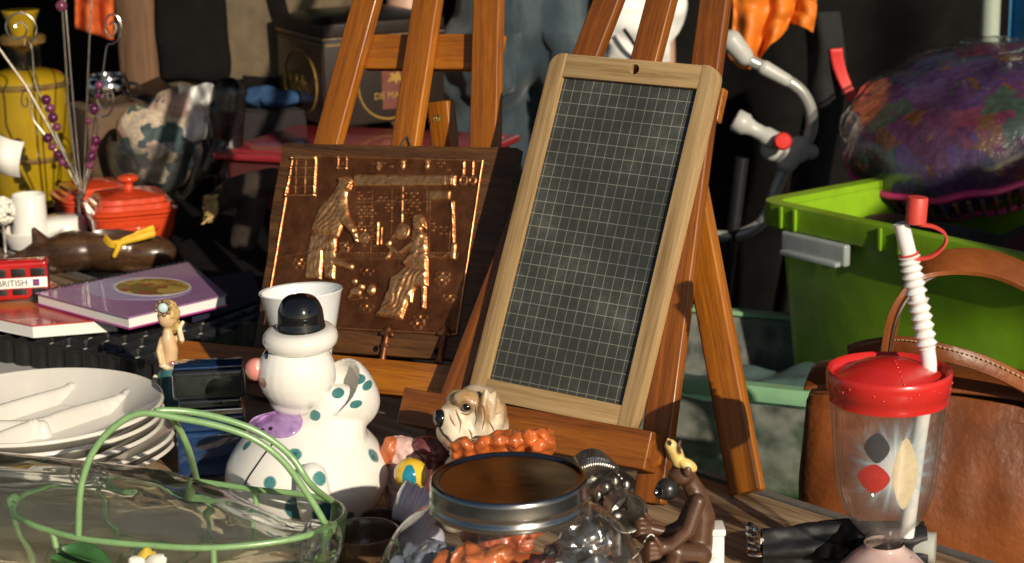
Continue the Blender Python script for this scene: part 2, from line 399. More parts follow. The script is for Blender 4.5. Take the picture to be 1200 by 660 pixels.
for sx in (-1, 1):
    for sy in (-1, 1): obj('leg', tube([(sx * .85, sy * .36, -0.033), (sx * .85, sy * .38, GROUND + 0.004)], 0.016), STEEL, tb, bmx)

# ------------------------------------------------------------------ easels
SL = Plane((-.023, 1.753, .085), 34, 25.7, -1.1)        # school slate plane (origin = lower left corner of the writing field)
PQ = Plane((-.288, 1.99, .06), 33, 24)                  # copper plaque plane
def beam(name, p0, p1, xdir, wd, dp, mat, parent, bv=0.0026):
    p0, p1 = Vector(p0), Vector(p1); L = (p1 - p0).length
    return obj(name, box(wd, dp, L, (0, 0, L / 2), bv, 5), mat, parent, frame(p0, xdir, p1 - p0))
def ext(a, b, k): return a + (b - a) * k
def leg_pair(pl, off, p_top, p_bot, wd, name, mat, root, top_len, dp=.014):
    a = pl.hit(*p_top, off); b = pl.hit(*p_bot, off); d = (a - b).normalized()
    foot = b + d * ((0.002 - b.z) / d.z); top = b + d * top_len
    return beam(name, foot, top, pl.u, wd, dp, mat, root), foot, top
# easel behind the slate
E2 = Plane((-.023, 1.753, .085), 34, 25.7)
off2 = -0.0135
e2 = thing('table_easel', 'small reddish varnished wooden easel holding the gridded slate', 'easel', PZ(765, 610, 0), 'wooden table easels')
lg, f_r, t_r = leg_pair(E2, off2, (839, 0), (771, 520), .0295, 'leg', WOOD_RED, e2, .62)
lg, f_l, t_l = leg_pair(E2, off2, (714, 0), (690, 62), .0295, 'leg', WOOD_RED, e2, .64)
a = E2.hit(775.8, 0, off2); b = E2.hit(758, 68, off2); d = (a - b).normalized()
beam('centre_post', b - d * .23, b + d * .30, E2.u, .0295, .014, WOOD_RED, e2)
# top cross bar and rear prop
cb = E2.at(.106, .30, off2 - .013); beam('cross_bar', cb - E2.u * .066, cb + E2.u * .066, E2.v, .034, .011, WOOD_ORANGE, e2)
hinge = E2.at(.120, .285, off2 - .028); foot = PZ(876, 578, .004)
beam('rear_leg', foot, hinge, E2.u, .031, .018, WOOD_ORANGE, e2, .003)
# ledge the slate stands on
lz = SL.at(0.07, -.0205, 0).z
la, lb = E2.at(-.085, -.042, .004), E2.at(.196, -.0405, .004)
ldir = (lb - la).normalized()
beam('ledge', la, lb, E2.v, .036, .030, WOOD_RED, e2, .002)
kn = PZ(764, 582, .03)
kp = f_r + (t_r - f_r).normalized() * .042 + E2.n * .0072
obj('knob', lathe([(0, 0), (.0115, 0), (.0125, .002), (.0125, .006), (.0115, .008), (0, .008)], 32), WOOD_ORANGE, e2, frame(kp, E2.u, E2.n))
# easel behind the copper picture
off1 = -0.017
E1P = Plane((-.288, 1.99, .06), 33, 24)
e1 = thing('table_easel', 'small orange-brown varnished wooden easel standing behind the embossed copper picture', 'easel', PZ(420, 470, 0), 'wooden table easels')
_, f1r, t1r = leg_pair(E1P, off1, (573, 0), (569, 170), .033, 'leg', WOOD_ORANGE, e1, .50)
_, f1l, t1l = leg_pair(E1P, off1, (431, 0), (386, 165), .033, 'leg', WOOD_ORANGE, e1, .50)
a = E1P.hit(502, 0, off1); b = E1P.hit(477, 165, off1); d = (a - b).normalized()
beam('centre_post', b - d * .20, b + d * .34, E1P.u, .033, .014, WOOD_ORANGE, e1)
p0 = E1P.hit(432, 62, off1 - .0135); p1 = E1P.hit(588, 62, off1 - .0135)
beam('cross_bar', p0, p1, E1P.v, .040, .012, WOOD_ORANGE, e1)
h1 = E1P.at(.148, .30, off1 - .03); ft = E1P.at(.20, -.07, -.17); ft.z = .003
rl = beam('rear_leg', ft, h1, E1P.u, .028, .016, WOOD_ORANGE, e1, .003)
rm = frame(E1P.hit(512, 139, off1 - .012), E1P.u, E1P.n)
obj('brass_hinge', join(tf(lathe([(0, .0), (.0048, 0), (.0052, .0015), (.003, .0028), (0, .003)], 20), T((0, 0, 0))), tf(lathe([(0, 0), (.0018, 0), (.0018, .0045), (0, .005)], 12), T((0, 0, .0)))), basic('brass', (.62, .42, .14), .3, .1, 80, metal=1.0), rl, rm)
la1, lb1 = PQ.at(-.088, -.030, .007), PQ.at(.315, -.0055, .007)
beam('ledge', la1, lb1, E1P.v, .036, .036, WOOD_ORANGE, e1, .002)

# ------------------------------------------------------------------ school slate
st = thing('school_slate', 'blank dark slate with a white squared grid in a pale rounded wooden frame', 'slate', SL.at(.075, -.02, 0))
def rounded(u0, v0, u1, v1, rad, n=8):
    """rad: dict corner->radius for bl, br, tr, tl"""
    out = []
    for key, cx, cy, a0 in (('bl', u0, v0, 180), ('br', u1, v0, 270), ('tr', u1, v1, 0), ('tl', u0, v1, 90)):
        r = rad.get(key, 0)
        if not r: out.append((cx, cy)); continue
        ox = cx + r if key in ('bl', 'tl') else cx - r; oy = cy + r if key in ('bl', 'br') else cy - r
        for k in range(n + 1):
            a = R(a0 + 90 * k / n); out.append((ox + r * math.cos(a), oy + r * math.sin(a)))
    return out
th = .0125
for k, (u0, u1, rd) in enumerate(((-.0185, 0, {'bl': .008, 'tl': .014}), (.152, .1705, {'br': .008, 'tr': .014}))):
    vv = Matrix(((0, 1, 0, 0), (0, 0, 1, 0), (1, 0, 0, 0), (0, 0, 0, 1)))
    bm = prism(rounded(u0, -.0205, u1, .333, rd), th, .0012)
    # local z of the stile runs along the grain
    q = Matrix(((1, 0, 0, 0), (0, 0, 1, 0), (0, -1, 0, 0), (0, 0, 0, 1)))   # (x,y,z)->(x,z,-y)
    o = obj('stile', tf(bm, q.inverted()), WOOD_PALE, st, SL.M() @ q)
def rail(u0, u1, v0, v1, hole=None):
    bm = prism([(u0, v0), (u1, v0), (u1, v1), (u0, v1)], th - .0006, .0008)
    if hole: 
        me = cut(bm, tf(lathe([(0, -.02), (.0052, -.02), (.0052, .02), (0, .02)], 24), T((hole[0], hole[1], 0)))); bm = bmesh.new(); bm.from_mesh(me)
    q = Matrix(((0, 0, 1, 0), (1, 0, 0, 0), (0, 1, 0, 0), (0, 0, 0, 1)))      # local z -> u
    obj('rail', tf(bm, q.inverted()), WOOD_PALE, st, SL.M() @ q)
rail(.0002, .1518, .309, .3325, (.0797, .3225)); rail(.0002, .1518, -.0203, 0)
def slate_mat():
    m, nt, b = mk('slate grid'); setp(b, rough=0.62); L = nt.links
    tc = nd(nt, 'ShaderNodeTexCoord'); sp_ = nd(nt, 'ShaderNodeSeparateXYZ'); L.new(tc.outputs['Object'], sp_.inputs[0])
    nz = nd(nt, 'ShaderNodeTexNoise', i_Scale=9.0, i_Detail=7.0, i_Roughness=0.65); L.new(tc.outputs['Object'], nz.inputs['Vector'])
    nf = nd(nt, 'ShaderNodeTexNoise', i_Scale=700.0, i_Detail=2.0); L.new(tc.outputs['Object'], nf.inputs['Vector'])
    lines = []
    for out, cell, o0 in ((0, .152 / 14.2, .003), (1, .309 / 24.3, .004)):
        a = nd(nt, 'ShaderNodeMath', operation='ADD'); L.new(sp_.outputs[out], a.inputs[0]); a.inputs[1].default_value = 10 * cell - o0
        mo = nd(nt, 'ShaderNodeMath', operation='PINGPONG'); L.new(a.outputs[0], mo.inputs[0]); mo.inputs[1].default_value = cell / 2
        mr = nd(nt, 'ShaderNodeMapRange'); mr.inputs[1].default_value = .00017; mr.inputs[2].default_value = .00040; mr.inputs[3].default_value = 1; mr.inputs[4].default_value = 0; L.new(mo.outputs[0], mr.inputs[0]); lines.append(mr.outputs[0])
    mx = nd(nt, 'ShaderNodeMath', operation='MAXIMUM'); L.new(lines[0], mx.inputs[0]); L.new(lines[1], mx.inputs[1])
    wr = nd(nt, 'ShaderNodeMapRange'); wr.inputs[1].default_value = .3; wr.inputs[2].default_value = .6; wr.inputs[3].default_value = .10; wr.inputs[4].default_value = .52; L.new(nz.outputs[0], wr.inputs[0])
    fm = nd(nt, 'ShaderNodeMath', operation='MULTIPLY'); L.new(mx.outputs[0], fm.inputs[0]); L.new(wr.outputs[0], fm.inputs[1])
    m2 = nd(nt, 'ShaderNodeMix', data_type='RGBA'); L.new(fm.outputs[0], m2.inputs[0])
    ad = nd(nt, 'ShaderNodeMath', operation='MULTIPLY_ADD'); L.new(nf.outputs[0], ad.inputs[0]); ad.inputs[1].default_value = .35; L.new(nz.outputs[0], ad.inputs[2])
    L.new(ramp(nt, ad.outputs[0], [(0.42, (.017, .020, .017)), (0.68, (.034, .038, .033)), (0.84, (.085, .090, .080))]), m2.inputs[6]); m2.inputs[7].default_value = (.50, .50, .40, 1)
    L.new(m2.outputs[2], b.inputs['Base Color']); bump(nt, b, nf.outputs[0], .0002, .4)
    return m
obj('slate_panel', box(.1515, .3085, .005, (.076, .1545, -.0012)), slate_mat(), st, SL.M(), sm=False)

# ------------------------------------------------------------------ embossed copper picture on its oak board
pq = thing('copper_relief_picture', 'embossed copper picture of a fireside kitchen scene on a rough dark oak board', 'copper picture', PQ.at(.14, -.01, 0))
def qv(x, y): return PQ.uv(x, y, .006)
outline = [qv(*p) for p in [(297, 407), (303, 372), (306, 340), (313, 300), (316, 255), (322, 220), (332, 167)]]
top = [qv(332 + 274 * t, 167 + 6 * t + 1.6 * n3(t * 9, 2.2)) for t in [i / 22 for i in range(1, 22)]]
right = [qv(*p) for p in [(606, 173), (600, 210), (590, 258), (580, 310), (570, 360), (558, 424)]]
bot = [qv(558 - 261 * t, 424 - 17 * t) for t in [i / 6 for i in range(1, 6)]]
poly = (outline + top + right + bot)[::-1]
obj('oak_board', prism(poly, .014, .002), WOOD_BOARD, pq, PQ.M(0, 0, -.001))
# relief sheet: heights in millimetres on a fine grid in the plane of the picture
cx0, cy0 = 343, 181
CW, CH = .262, .198
c_bl, c_tl, c_tr, c_br = [qv(*p) for p in [(309, 382), (343, 181), (568, 187), (537, 394)]]
CQ = np.array([c_bl, c_br, c_tl, c_tr])
def st_of(x, y):
    u, v = qv(x, y)
    s, t = .5, .5
    for _ in range(12):
        a = CQ[0] * (1 - s) + CQ[1] * s; b = CQ[2] * (1 - s) + CQ[3] * s; P = a * (1 - t) + b * t
        ds = (CQ[1] - CQ[0]) * (1 - t) + (CQ[3] - CQ[2]) * t; dt = b - a
        r = np.array([u, v]) - P; Jm = np.array([ds, dt]).T; q = np.linalg.solve(Jm, r); s += q[0]; t += q[1]
    return s, t
NX, NY = 430, 330
AX, AY = 260.0, 196.0          # sheet size in mm
gx, gy = np.meshgrid(np.linspace(0, AX, NX), np.linspace(0, AY, NY))
hh = np.zeros_like(gx)
rng = np.random.RandomState(3)
def smn(sc, seed):
    r = np.random.RandomState(seed); out = np.zeros_like(gx)
    for k in range(7):
        a = r.rand() * 6.28; f = sc * (0.6 + r.rand()); out += np.sin((gx * np.cos(a) + gy * np.sin(a)) * f + r.rand() * 6.28)
    return out / 7
def C(x, y):      # crop pixel of the relief study -> sheet mm
    s, t = st_of(290 + x / 2.356, 150 + y / 2.356); return np.array([s * AX, t * AY])
def segd(p, q):
    d = q - p; L2 = max(1e-9, d @ d); t = np.clip(((gx - p[0]) * d[0] + (gy - p[1]) * d[1]) / L2, 0, 1)
    return np.hypot(gx - p[0] - t * d[0], gy - p[1] - t * d[1]), t
def dome(d, r, h): return h * np.sqrt(np.clip(1 - (d / r) ** 2, 0, 1))
def add_max(b): 
    global hh; hh = np.maximum(hh, b)
def line(pts, r=1.0, h=1.0, rel=True):
    global hh
    h *= 1.7
    P = [C(*p) for p in pts]; b = np.zeros_like(gx)
    for p, q in zip(P[:-1], P[1:]): b = np.maximum(b, dome(segd(p, q)[0], r, h))
    hh = hh + b if rel else np.maximum(hh, b)
def limb(p, q, r0, r1, h):
    d, t = segd(C(*p), C(*q)); rr = r0 + (r1 - r0) * t; add_max(h * np.sqrt(np.clip(1 - (d / rr) ** 2, 0, 1)))
def ball(p, r, h, ry=None):
    c = C(*p); ry = ry or r; add_max(h * np.sqrt(np.clip(1 - ((gx - c[0]) / r) ** 2 - ((gy - c[1]) / ry) ** 2, 0, 1)))
def ring(p, r, wd, h):
    c = C(*p); d = np.abs(np.hypot(gx - c[0], gy - c[1]) - r); add_max(dome(d, wd, h))
def polyd(pts):
    P = [C(*p) for p in pts]; d = np.full_like(gx, 1e9); ins = np.zeros_like(gx, bool)
    for p, q in zip(P, P[1:] + P[:1]):
        d = np.minimum(d, segd(p, q)[0])
        c = ((p[1] > gy) != (q[1] > gy)); xx = (q[0] - p[0]) * (gy - p[1]) / (q[1] - p[1] + 1e-9) + p[0]; ins ^= c & (gx < xx)
    return np.where(ins, d, -d)
def body(pts, r, h, folds=0.0, fdir=(1, 0.2), ff=1.6):
    d = polyd(pts); k = np.clip(d / r, 0, 1); b = h * np.sqrt(np.clip(1 - (1 - k) ** 2, 0, 1))
    if folds:
        w_ = np.sin((gx * fdir[0] + gy * fdir[1]) * ff + 2.2 * smn(.18, 5) * 3); b += folds * w_ * k
    add_max(np.where(d > 0, b, 0))
# wall, fireplace and floor
for x in (112, 190): line([(x, 85), (x - 4, 186)], 1.6, 1.3)
for y in (84, 187): line([(112, y), (188, y)], 1.6, 1.3)
for x in (136, 162): line([(x, 90), (x - 3, 182)], .9, .8)
for y in (110, 136, 162): line([(114, y), (186, y)], .9, .8)
for x in (252, 275): line([(x, 82), (x - 1, 113)], 1.3, 1.0)
line([(250, 112), (275, 112)], 1.3, 1.0); ball((263, 98), 2.5, 1.2)
body([(295, 128), (578, 130), (576, 162), (295, 164)], 4, 2.6, .45, (.12, 1), 2.2)
for x in (548, 566): line([(x, 132), (x, 160)], 1.5, 1.0)
body([(505, 172), (562, 172), (560, 200), (505, 200)], 3, 1.6, .35, (1, .5), 1.8)
for x in (345, 400, 497, 505): line([(x, 170), (x - 4, 345)], .8, .5)
line([(566, 200), (556, 350)], .8, .5)
line([(300, 205), (500, 203)], 1.0, .6)
line([(430, 165), (428, 262)], 1.3, 1.0); line([(424, 165), (422, 215)], .8, .7)
for (x0, x1, y0, y1) in ((300, 345, 175, 200), (430, 478, 178, 235), (355, 420, 180, 200), (300, 355, 215, 345), (375, 400, 200, 260), (445, 500, 300, 345), (505, 558, 262, 295), (440, 470, 235, 250), (325, 400, 95, 112), (520, 560, 95, 115)):
    row = 0
    for yy in np.arange(y0, y1, 9):
        for xx in np.arange(x0 + (6 if row % 2 else 0), x1 - 8, 15):
            if rng.rand() < .62: body([(xx, yy), (xx + 12, yy), (xx + 12, yy + 6), (xx, yy + 6)], 1.2, 1.5)
        row += 1
P0, P1 = C(245, 352), C(575, 352)
d, t = segd(P0, P1); hh += np.where(d < 4, .6 * (0.5 + .5 * np.sin(t * 260)), 0)
line([(70, 360), (175, 340)], .8, .5); line([(245, 346), (575, 344)], .8, .6); line([(245, 362), (500, 362)], .8, .5)
for x, y in ((363, 108), (430, 104), (497, 104)): ball((x, y), 3.2, 2.4, 5); ball((x, y - 10), 2, 2); line([(x - 10, y - 10), (x + 8, y - 12)], 1.0, 1.0)
for x, r in ((598, 4.6), (623, 3.8)): ring((x, 146), r, 1.4, 1.8); ball((x, 146), 2, .9); line([(x, 134), (x + 1, 96)], 1.2, 1.4)
ball((428, 287), 7.5, 4.2); ring((428, 287), 8.5, 1.3, 2); ball((405, 300), 3, 2.6); ball((325, 305), 4.5, 2.6); ring((325, 305), 5.5, 1.2, 2.2); line([(325, 290), (326, 280)], 1, 1.2)
line([(362, 262), (360, 322)], 1.6, 1.4); line([(372, 275), (370, 322)], 1.2, 1.1)
for k in range(9): ball((258 + (k % 3) * 9 + 3 * (k // 3 % 2), 318 + (k // 3) * 11), 2.3, 1.4)
# broom
line([(568, 205), (571, 318)], 1.6, 1.8); body([(564, 318), (578, 318), (576, 366), (560, 364)], 3, 2.2, .5, (1, 0), 3.2)
line([(497, 352), (540, 360), (562, 345)], 1.4, 1.2)
# stones of the floor
for x, y in ((145, 380), (330, 398), (540, 408), (478, 527), (330, 497), (560, 470), (272, 330), (470, 545), (150, 370), (538, 424)):
    for dx, dy in ((-9, -5), (9, -4), (0, 6)):
        c = C(x + dx, y + dy); dd = np.hypot((gx - c[0]) / 4.6, (gy - c[1]) / 2.4); hh += 1.15 * np.exp(-((dd - 1) / .22) ** 2)
# standing man
body([(252, 150), (240, 178), (212, 205), (188, 250), (178, 284), (205, 296), (252, 304), (268, 262), (278, 220), (276, 190), (282, 165)], 9, 5.0, .7, (.8, -.6), 1.0)
body([(180, 286), (168, 345), (160, 418), (205, 420), (212, 340), (216, 418), (242, 420), (248, 304)], 7, 4.4, .6, (1, .1), 1.1)
ball((272, 158), 8.5, 6.2, 10); ball((280, 166), 4, 6.8); ball((286, 160), 2.2, 6.4)
body([(250, 150), (262, 136), (290, 138), (300, 152), (285, 150), (268, 148)], 3, 7.2)
limb((258, 205), (270, 250), 8, 6, 6.8); limb((270, 250), (294, 284), 6, 4, 6.4); limb((294, 284), (304, 312), 3.4, 2.4, 4.6); ball((300, 296), 3.4, 5)
line([(213, 340), (208, 410)], 1.6, -1.6); line([(186, 288), (252, 305)], 1.3, -1.0)
limb((248, 370), (285, 385), 4.5, 3.5, 3.4); ball((286, 384), 4, 3.6)
# seated woman
body([(458, 282), (480, 276), (498, 300), (500, 395), (470, 398), (444, 388), (452, 340)], 8, 5.4, .8, (.5, 1), .9)
body([(444, 380), (412, 402), (392, 440), (372, 490), (352, 522), (392, 528), (428, 530), (446, 480), (468, 440), (500, 432), (500, 388)], 9, 5.6, 1.0, (1, -.35), .75)
ball((474, 262), 8, 6.0, 9.5); ball((466, 266), 3.4, 6.4); body([(456, 256), (470, 238), (490, 248), (496, 280), (484, 272), (474, 252)], 3, 6.8)
limb((478, 302), (468, 350), 7, 5.5, 6.8); limb((468, 350), (440, 372), 5.5, 3.6, 6.2); limb((470, 310), (425, 345), 4.5, 3, 4.4)
limb((400, 340), (385, 362), 3, 2.4, 2.6); limb((385, 322), (420, 350), 2.4, 2.4, 2.6); ball((392, 318), 3, 3)
body([(440, 430), (500, 426), (500, 438), (442, 442)], 2.5, 4.0); limb((488, 440), (488, 496), 3.2, 2.4, 3.4); limb((456, 440), (452, 480), 2.4, 2, 2.6)
body([(400, 410), (420, 404), (412, 455), (394, 458)], 2.5, 6.0, .3, (0, 1), 2.6)
# cat and ball
ball((300, 452), 8, 3.4, 5); ball((316, 440), 4.2, 3.8); limb((290, 460), (280, 470), 2.4, 1.8, 2.4); limb((310, 462), (316, 470), 2.2, 1.6, 2.2); ball((343, 448), 5.5, 4.2, 7); ball((296, 424), 4, 3); line([(284, 478), (330, 470)], 1.2, 1.0)
# hammered ground, raised rim
hh += .16 * smn(.35, 11) + .10 * smn(1.1, 12) + .22 * smn(.09, 13)
def rough_noise(n, seed):
    r = np.random.RandomState(seed).rand(NY // n + 2, NX // n + 2); yi = np.arange(NY) / n; xi = np.arange(NX) / n
    y0 = yi.astype(int); x0 = xi.astype(int); fy = (yi - y0)[:, None]; fx = (xi - x0)[None]; fy = fy * fy * (3 - 2 * fy); fx = fx * fx * (3 - 2 * fx)
    a = r[np.ix_(y0, x0)]; b = r[np.ix_(y0, x0 + 1)]; c = r[np.ix_(y0 + 1, x0)]; d = r[np.ix_(y0 + 1, x0 + 1)]
    return (a * (1 - fx) + b * fx) * (1 - fy) + (c * (1 - fx) + d * fx) * fy - .5
hh = np.where(hh > 2.2, 2.2 + (hh - 2.2) * .72, hh)
raised = np.clip(hh / 3, 0, 1)
hh += rough_noise(6, 1) * .22 + rough_noise(13, 2) * .5 + rough_noise(9, 7) * 1.5 * raised + rough_noise(5, 9) * .5 * raised
for k in range(3):
    hh = (hh + np.roll(hh, 1, 0) + np.roll(hh, -1, 0) + np.roll(hh, 1, 1) + np.roll(hh, -1, 1)) / 5
edge = np.minimum(np.minimum(gx, AX - gx), np.minimum(gy, AY - gy)); hh += 1.6 * np.exp(-((edge - 1.6) / 1.3) ** 2); hh[edge < .3] = -.5
bm = bmesh.new(); VV = []
for j in range(NY):
    row = []
    for i in range(NX):
        s, t = i / (NX - 1), j / (NY - 1); P = (CQ[0] * (1 - s) + CQ[1] * s) * (1 - t) + (CQ[2] * (1 - s) + CQ[3] * s) * t
        row.append(bm.verts.new((P[0], P[1], hh[j, i] * .00105)))
    VV.append(row)
for j in range(NY - 1):
    for i in range(NX - 1): bm.faces.new((VV[j][i], VV[j][i + 1], VV[j + 1][i + 1], VV[j + 1][i]))
def copper():
    m, nt, b = mk('embossed copper'); setp(b, metal=0.88, rough=0.45); L = nt.links; co = coords(nt)
    n = nd(nt, 'ShaderNodeTexNoise', i_Scale=28.0, i_Detail=7.0, i_Roughness=0.65); L.new(co, n.inputs['Vector'])
    sp_ = nd(nt, 'ShaderNodeSeparateXYZ'); L.new(co, sp_.inputs[0])
    mr = nd(nt, 'ShaderNodeMapRange'); mr.inputs[1].default_value = 0.0; mr.inputs[2].default_value = .0042; L.new(sp_.outputs[2], mr.inputs[0])   # rubbed bright where the relief stands proud
    a = nd(nt, 'ShaderNodeMath', operation='MULTIPLY_ADD'); L.new(n.outputs[0], a.inputs[0]); a.inputs[1].default_value = .9; L.new(mr.outputs[0], a.inputs[2])
    L.new(ramp(nt, a.outputs[0], [(0.25, (.09, .029, .011)), (0.55, (.31, .108, .040)), (1.1, (.76, .37, .15))]), b.inputs['Base Color'])
    r2 = nd(nt, 'ShaderNodeMapRange'); r2.inputs[1].default_value = .3; r2.inputs[2].default_value = 1.1; r2.inputs[3].default_value = .52; r2.inputs[4].default_value = .27; L.new(a.outputs[0], r2.inputs[0]); L.new(r2.outputs[0], b.inputs['Roughness'])
    f = nd(nt, 'ShaderNodeTexNoise', i_Scale=420.0, i_Detail=3.0); L.new(co, f.inputs['Vector']); bump(nt, b, f.outputs[0], .0004, .5)
    return m
COPPER = copper()
obj('copper_sheet', bm, COPPER, pq, PQ.M(0, 0, .0068), ang=None)
# wrought fleur ornaments and black discs for peg slots along the lower board
for x in (455, 522):
    u, v = qv(x, 392); parts = [ell((u, v + .003, .009), (.0045, .006, .003)), ell((u - .0055, v + .0005, .009), (.0045, .003, .0028), rotm(z=25)), ell((u + .0055, v + .0005, .009), (.0045, .003, .0028), rotm(z=-25)), cap((u, v - .002, .0085), .0030, (u, v - .028, .0075), .0036), ell((u, v - .012, .009), (.0055, .0018, .0028)), ell((u, v - .029, .0075), (.0062, .0035, .0028))]
    obj('copper_ornament', fuse(parts, .0012, 2), basic('dull copper', (.20, .075, .032), .5, .4, 90, metal=.8), pq, PQ.M(0, 0, -.0005))
for x, y in ((441, 409), (512, 412)):
    u, v = qv(x, y); obj('dark_hole_disc', lathe([(0, 0), (.003, 0), (.0034, .0006), (0, .0006)], 16), BLACKCLOTH, pq, PQ.M(u, v, .0062))  # flat black disc stands in for the dark inside a hole
ux, uy = qv(468, 165)
obj('hanging_loop', tube([PQ.at(ux - .012, uy - .012, -.008), PQ.at(ux - .001, uy + .009, -.008), PQ.at(ux + .012, uy - .012, -.008)], .0011, 8), STEEL, pq)

# ------------------------------------------------------------------ clown cookie jar
SB = PZ(363, 603, 0)
ms = mpp(SB + Vector((0, 0, .09)))
def sp3(x, y, dy=0.0):          # point of the figurine seen along a sight line, dy behind the jar's axis plane
    return PY(x, y, SB.y + dy)
sn = thing('clown_cookie_jar', 'white ceramic clown cookie jar with teal dots and a black bobble hat, facing left', 'cookie jar', SB)
zt = sp3(363, 492).z                    # neck
Rb = 97 * ms
prof = [(0, .003), (Rb * .70, .0), (Rb * .74, .004), (Rb * .88, zt * .16), (Rb * .985, zt * .36), (Rb * 1.0, zt * .47), (Rb * .95, zt * .62), (Rb * .80, zt * .80), (Rb * .60, zt * .94), (Rb * .40, zt * 1.06), (0, zt * 1.1)]
def sprof(p, n=5): return [(max(0, v.x), v.z) for v in spline([(r, 0, z) for r, z in p], n)]
bodyb = tf(lathe(sprof(prof), 64), T(SB))
arm = chain([sp3(366, 560, -.078), sp3(368, 585, -.084), sp3(372, 605, -.082)], [.014, .016, .015])
hoodr = 39 * ms; hax = Vector((-.60, -.46, .64)).normalized()
hood = tf(lathe(sprof([(0, -.026), (hoodr * .55, -.022), (hoodr * .85, -.010), (hoodr * .96, 0), (hoodr * 1.04, .0012), (hoodr * 1.09, -.003), (hoodr * 1.05, -.014), (hoodr * .86, -.030), (hoodr * .55, -.043), (0, -.047)], 4), 48), frame(sp3(392, 456, -.004), (0, 1, 0), hax))
sack = [hood, cap(sp3(386, 522, -.01), .038, sp3(397, 480, -.002), .024)]
clown_mesh = fuse([bodyb] + arm + sack, .0019, 9)
ctree = BVHTree.FromPolygons([v.co for v in clown_mesh.vertices], [list(p_.vertices) for p_ in clown_mesh.polygons])
dots = []
for x, y, r, c in ((345, 533, 7.6, (.075, .25, .25)), (438, 534, 8, (.075, .25, .25)), (375, 561, 7.6, (.075, .25, .25)), (316, 566, 7, (.075, .25, .25)), (408, 606, 7, (.055, .2, .21)), (349, 597, 14, (.035, .17, .20)), (381, 602, 13, (.03, .13, .16)), (289, 522, 6, (.075, .25, .25)), (453, 578, 7, (.075, .25, .25)), (438, 536, 3, (.02, .10, .11)), (346, 532, 2.6, (.03, .13, .14))):
    h = on(ctree, x, y)
    if h: dots.append((h, r * ms * 1.12, c))
for x, y in ((424, 423), (421, 444), (396, 461), (417, 474), (369, 487), (431, 452)):
    h = on(ctree, x, y)
    if h: dots.append((h, (7.2 * ms, .012, 5.0 * ms), (.055, .21, .21)))
SNOW = spots('clown glaze', (.76, .74, .69), dots, rough=.10, sc=14)
clown_body = obj('jar_body', clown_mesh, SNOW, sn, ang=None)
# painted seam line down the front: a thin raised enamel line
hc = sp3(348, 437, -.004); hr = 46 * ms
noseP = sp3(300, 433, -.006)
face = []
for x, y, r, c in ((311, 417, 3.2, (.02, .05, .09)), (309, 447, 5, (.40, .13, .09))): face.append((sp3(x, y, -.02), (r * ms, .02, r * ms * 1.3), c))
SNOWF = spots('clown face glaze', (.76, .74, .69), face, rough=.10, sc=14)
obj('head', fuse([ell(hc, (hr, hr * .98, hr * .98)), ell(hc + Vector((-.004, 0, -hr * .72)), (hr * .62, hr * .6, hr * .4)), ell(sp3(315, 440, -.006), (.010, .012, .013))], .002, 5), SNOWF, sn, ang=None)
obj('nose', ell(noseP, (.0098, .010, .0105)), spots('pink nose glaze', (.60, .22, .19), [(noseP + Vector((.008, -.004, .004)), .008, (.75, .5, .45))], sc=60), sn)
br = sp3(352, 396, -.004)
bm = lathe([(hr * .2, -.009), (hr * .70, -.0095), (hr * .83, -.0085), (hr * .92, -.005), (hr * .955, 0), (hr * .92, .005), (hr * .83, .0085), (hr * .70, .0095), (hr * .2, .010)], 48)
obj('hat_brim', tf(bm, T(br) @ rotm(y=-2, x=3)), CERAMIC, sn)
hb = sp3(353, 388, -.004); hw = 27 * ms; hh_ = 43 * ms
obj('hat_bobble', tf(lathe(sprof([(0, 0), (hw, 0), (hw * 1.0, hh_ * .3), (hw * .94, hh_ * .62), (hw * .7, hh_ * .90), (hw * .35, hh_ * 1.0), (0, hh_ * 1.02)]), 40), T(hb)), BLACKGLAZE, sn)
# bow: scalloped purple bow-tie hugging the throat
bow = basic('purple glaze', (.33, .20, .42), .12, .35, 90, coat=.6)
def on_body(x, y, lift=.0):
    h = on(ctree, x, y, lift)
    return h if h else PY(x, y, SB.y - .05)
PR = sprof(prof, 8)
bowp = [(290, 503), (286, 511), (293, 516), (301, 513), (310, 517), (320, 514), (331, 516), (344, 512), (354, 505), (358, 493), (352, 484), (330, 481), (306, 484), (295, 492)]
bm = bmesh.new(); cc = on_body(322, 497, .005); ringv = []
rings = []
for k in (1.0, .8, .5, .2):
    rings.append([bm.verts.new(on_body(322 + (x - 322) * k, 497 + (y - 497) * k, .0014 + .0045 * (1 - k ** 3))) for x, y in bowp])
for a, b in zip(rings[:-1], rings[1:]):
    for i in range(len(a)): bm.faces.new((a[i], a[(i + 1) % len(a)], b[(i + 1) % len(a)], b[i]))
bm.faces.new(rings[-1])
me = evald(bm, [('SOLIDIFY', dict(thickness=.003, offset=-1)), ('SUBSURF', dict(levels=2))])
bow_o = obj('bow_tie', me, bow, sn, ang=None)
for x, y in ((301, 507), (312, 508), (321, 506)): obj('bow_dot', ell(on_body(x, y, .0052), .0019, seg=12), BLACKGLAZE, bow_o)
obj('painted_line', tube([on_body(x, y, .0004) for x, y in ((322, 518), (312, 530), (300, 547), (290, 562), (285, 575))], .0008, 6, sm=3), BLACKGLAZE, sn)
obj('base_band', tf(lathe([(Rb * .70, .001), (Rb * .755, .0006), (Rb * .80, .010), (Rb * .79, .0115), (Rb * .70, .012)], 64), T(SB)), basic('dark blue glaze', (.03, .06, .14), .15, .2, 60, coat=.5), sn)

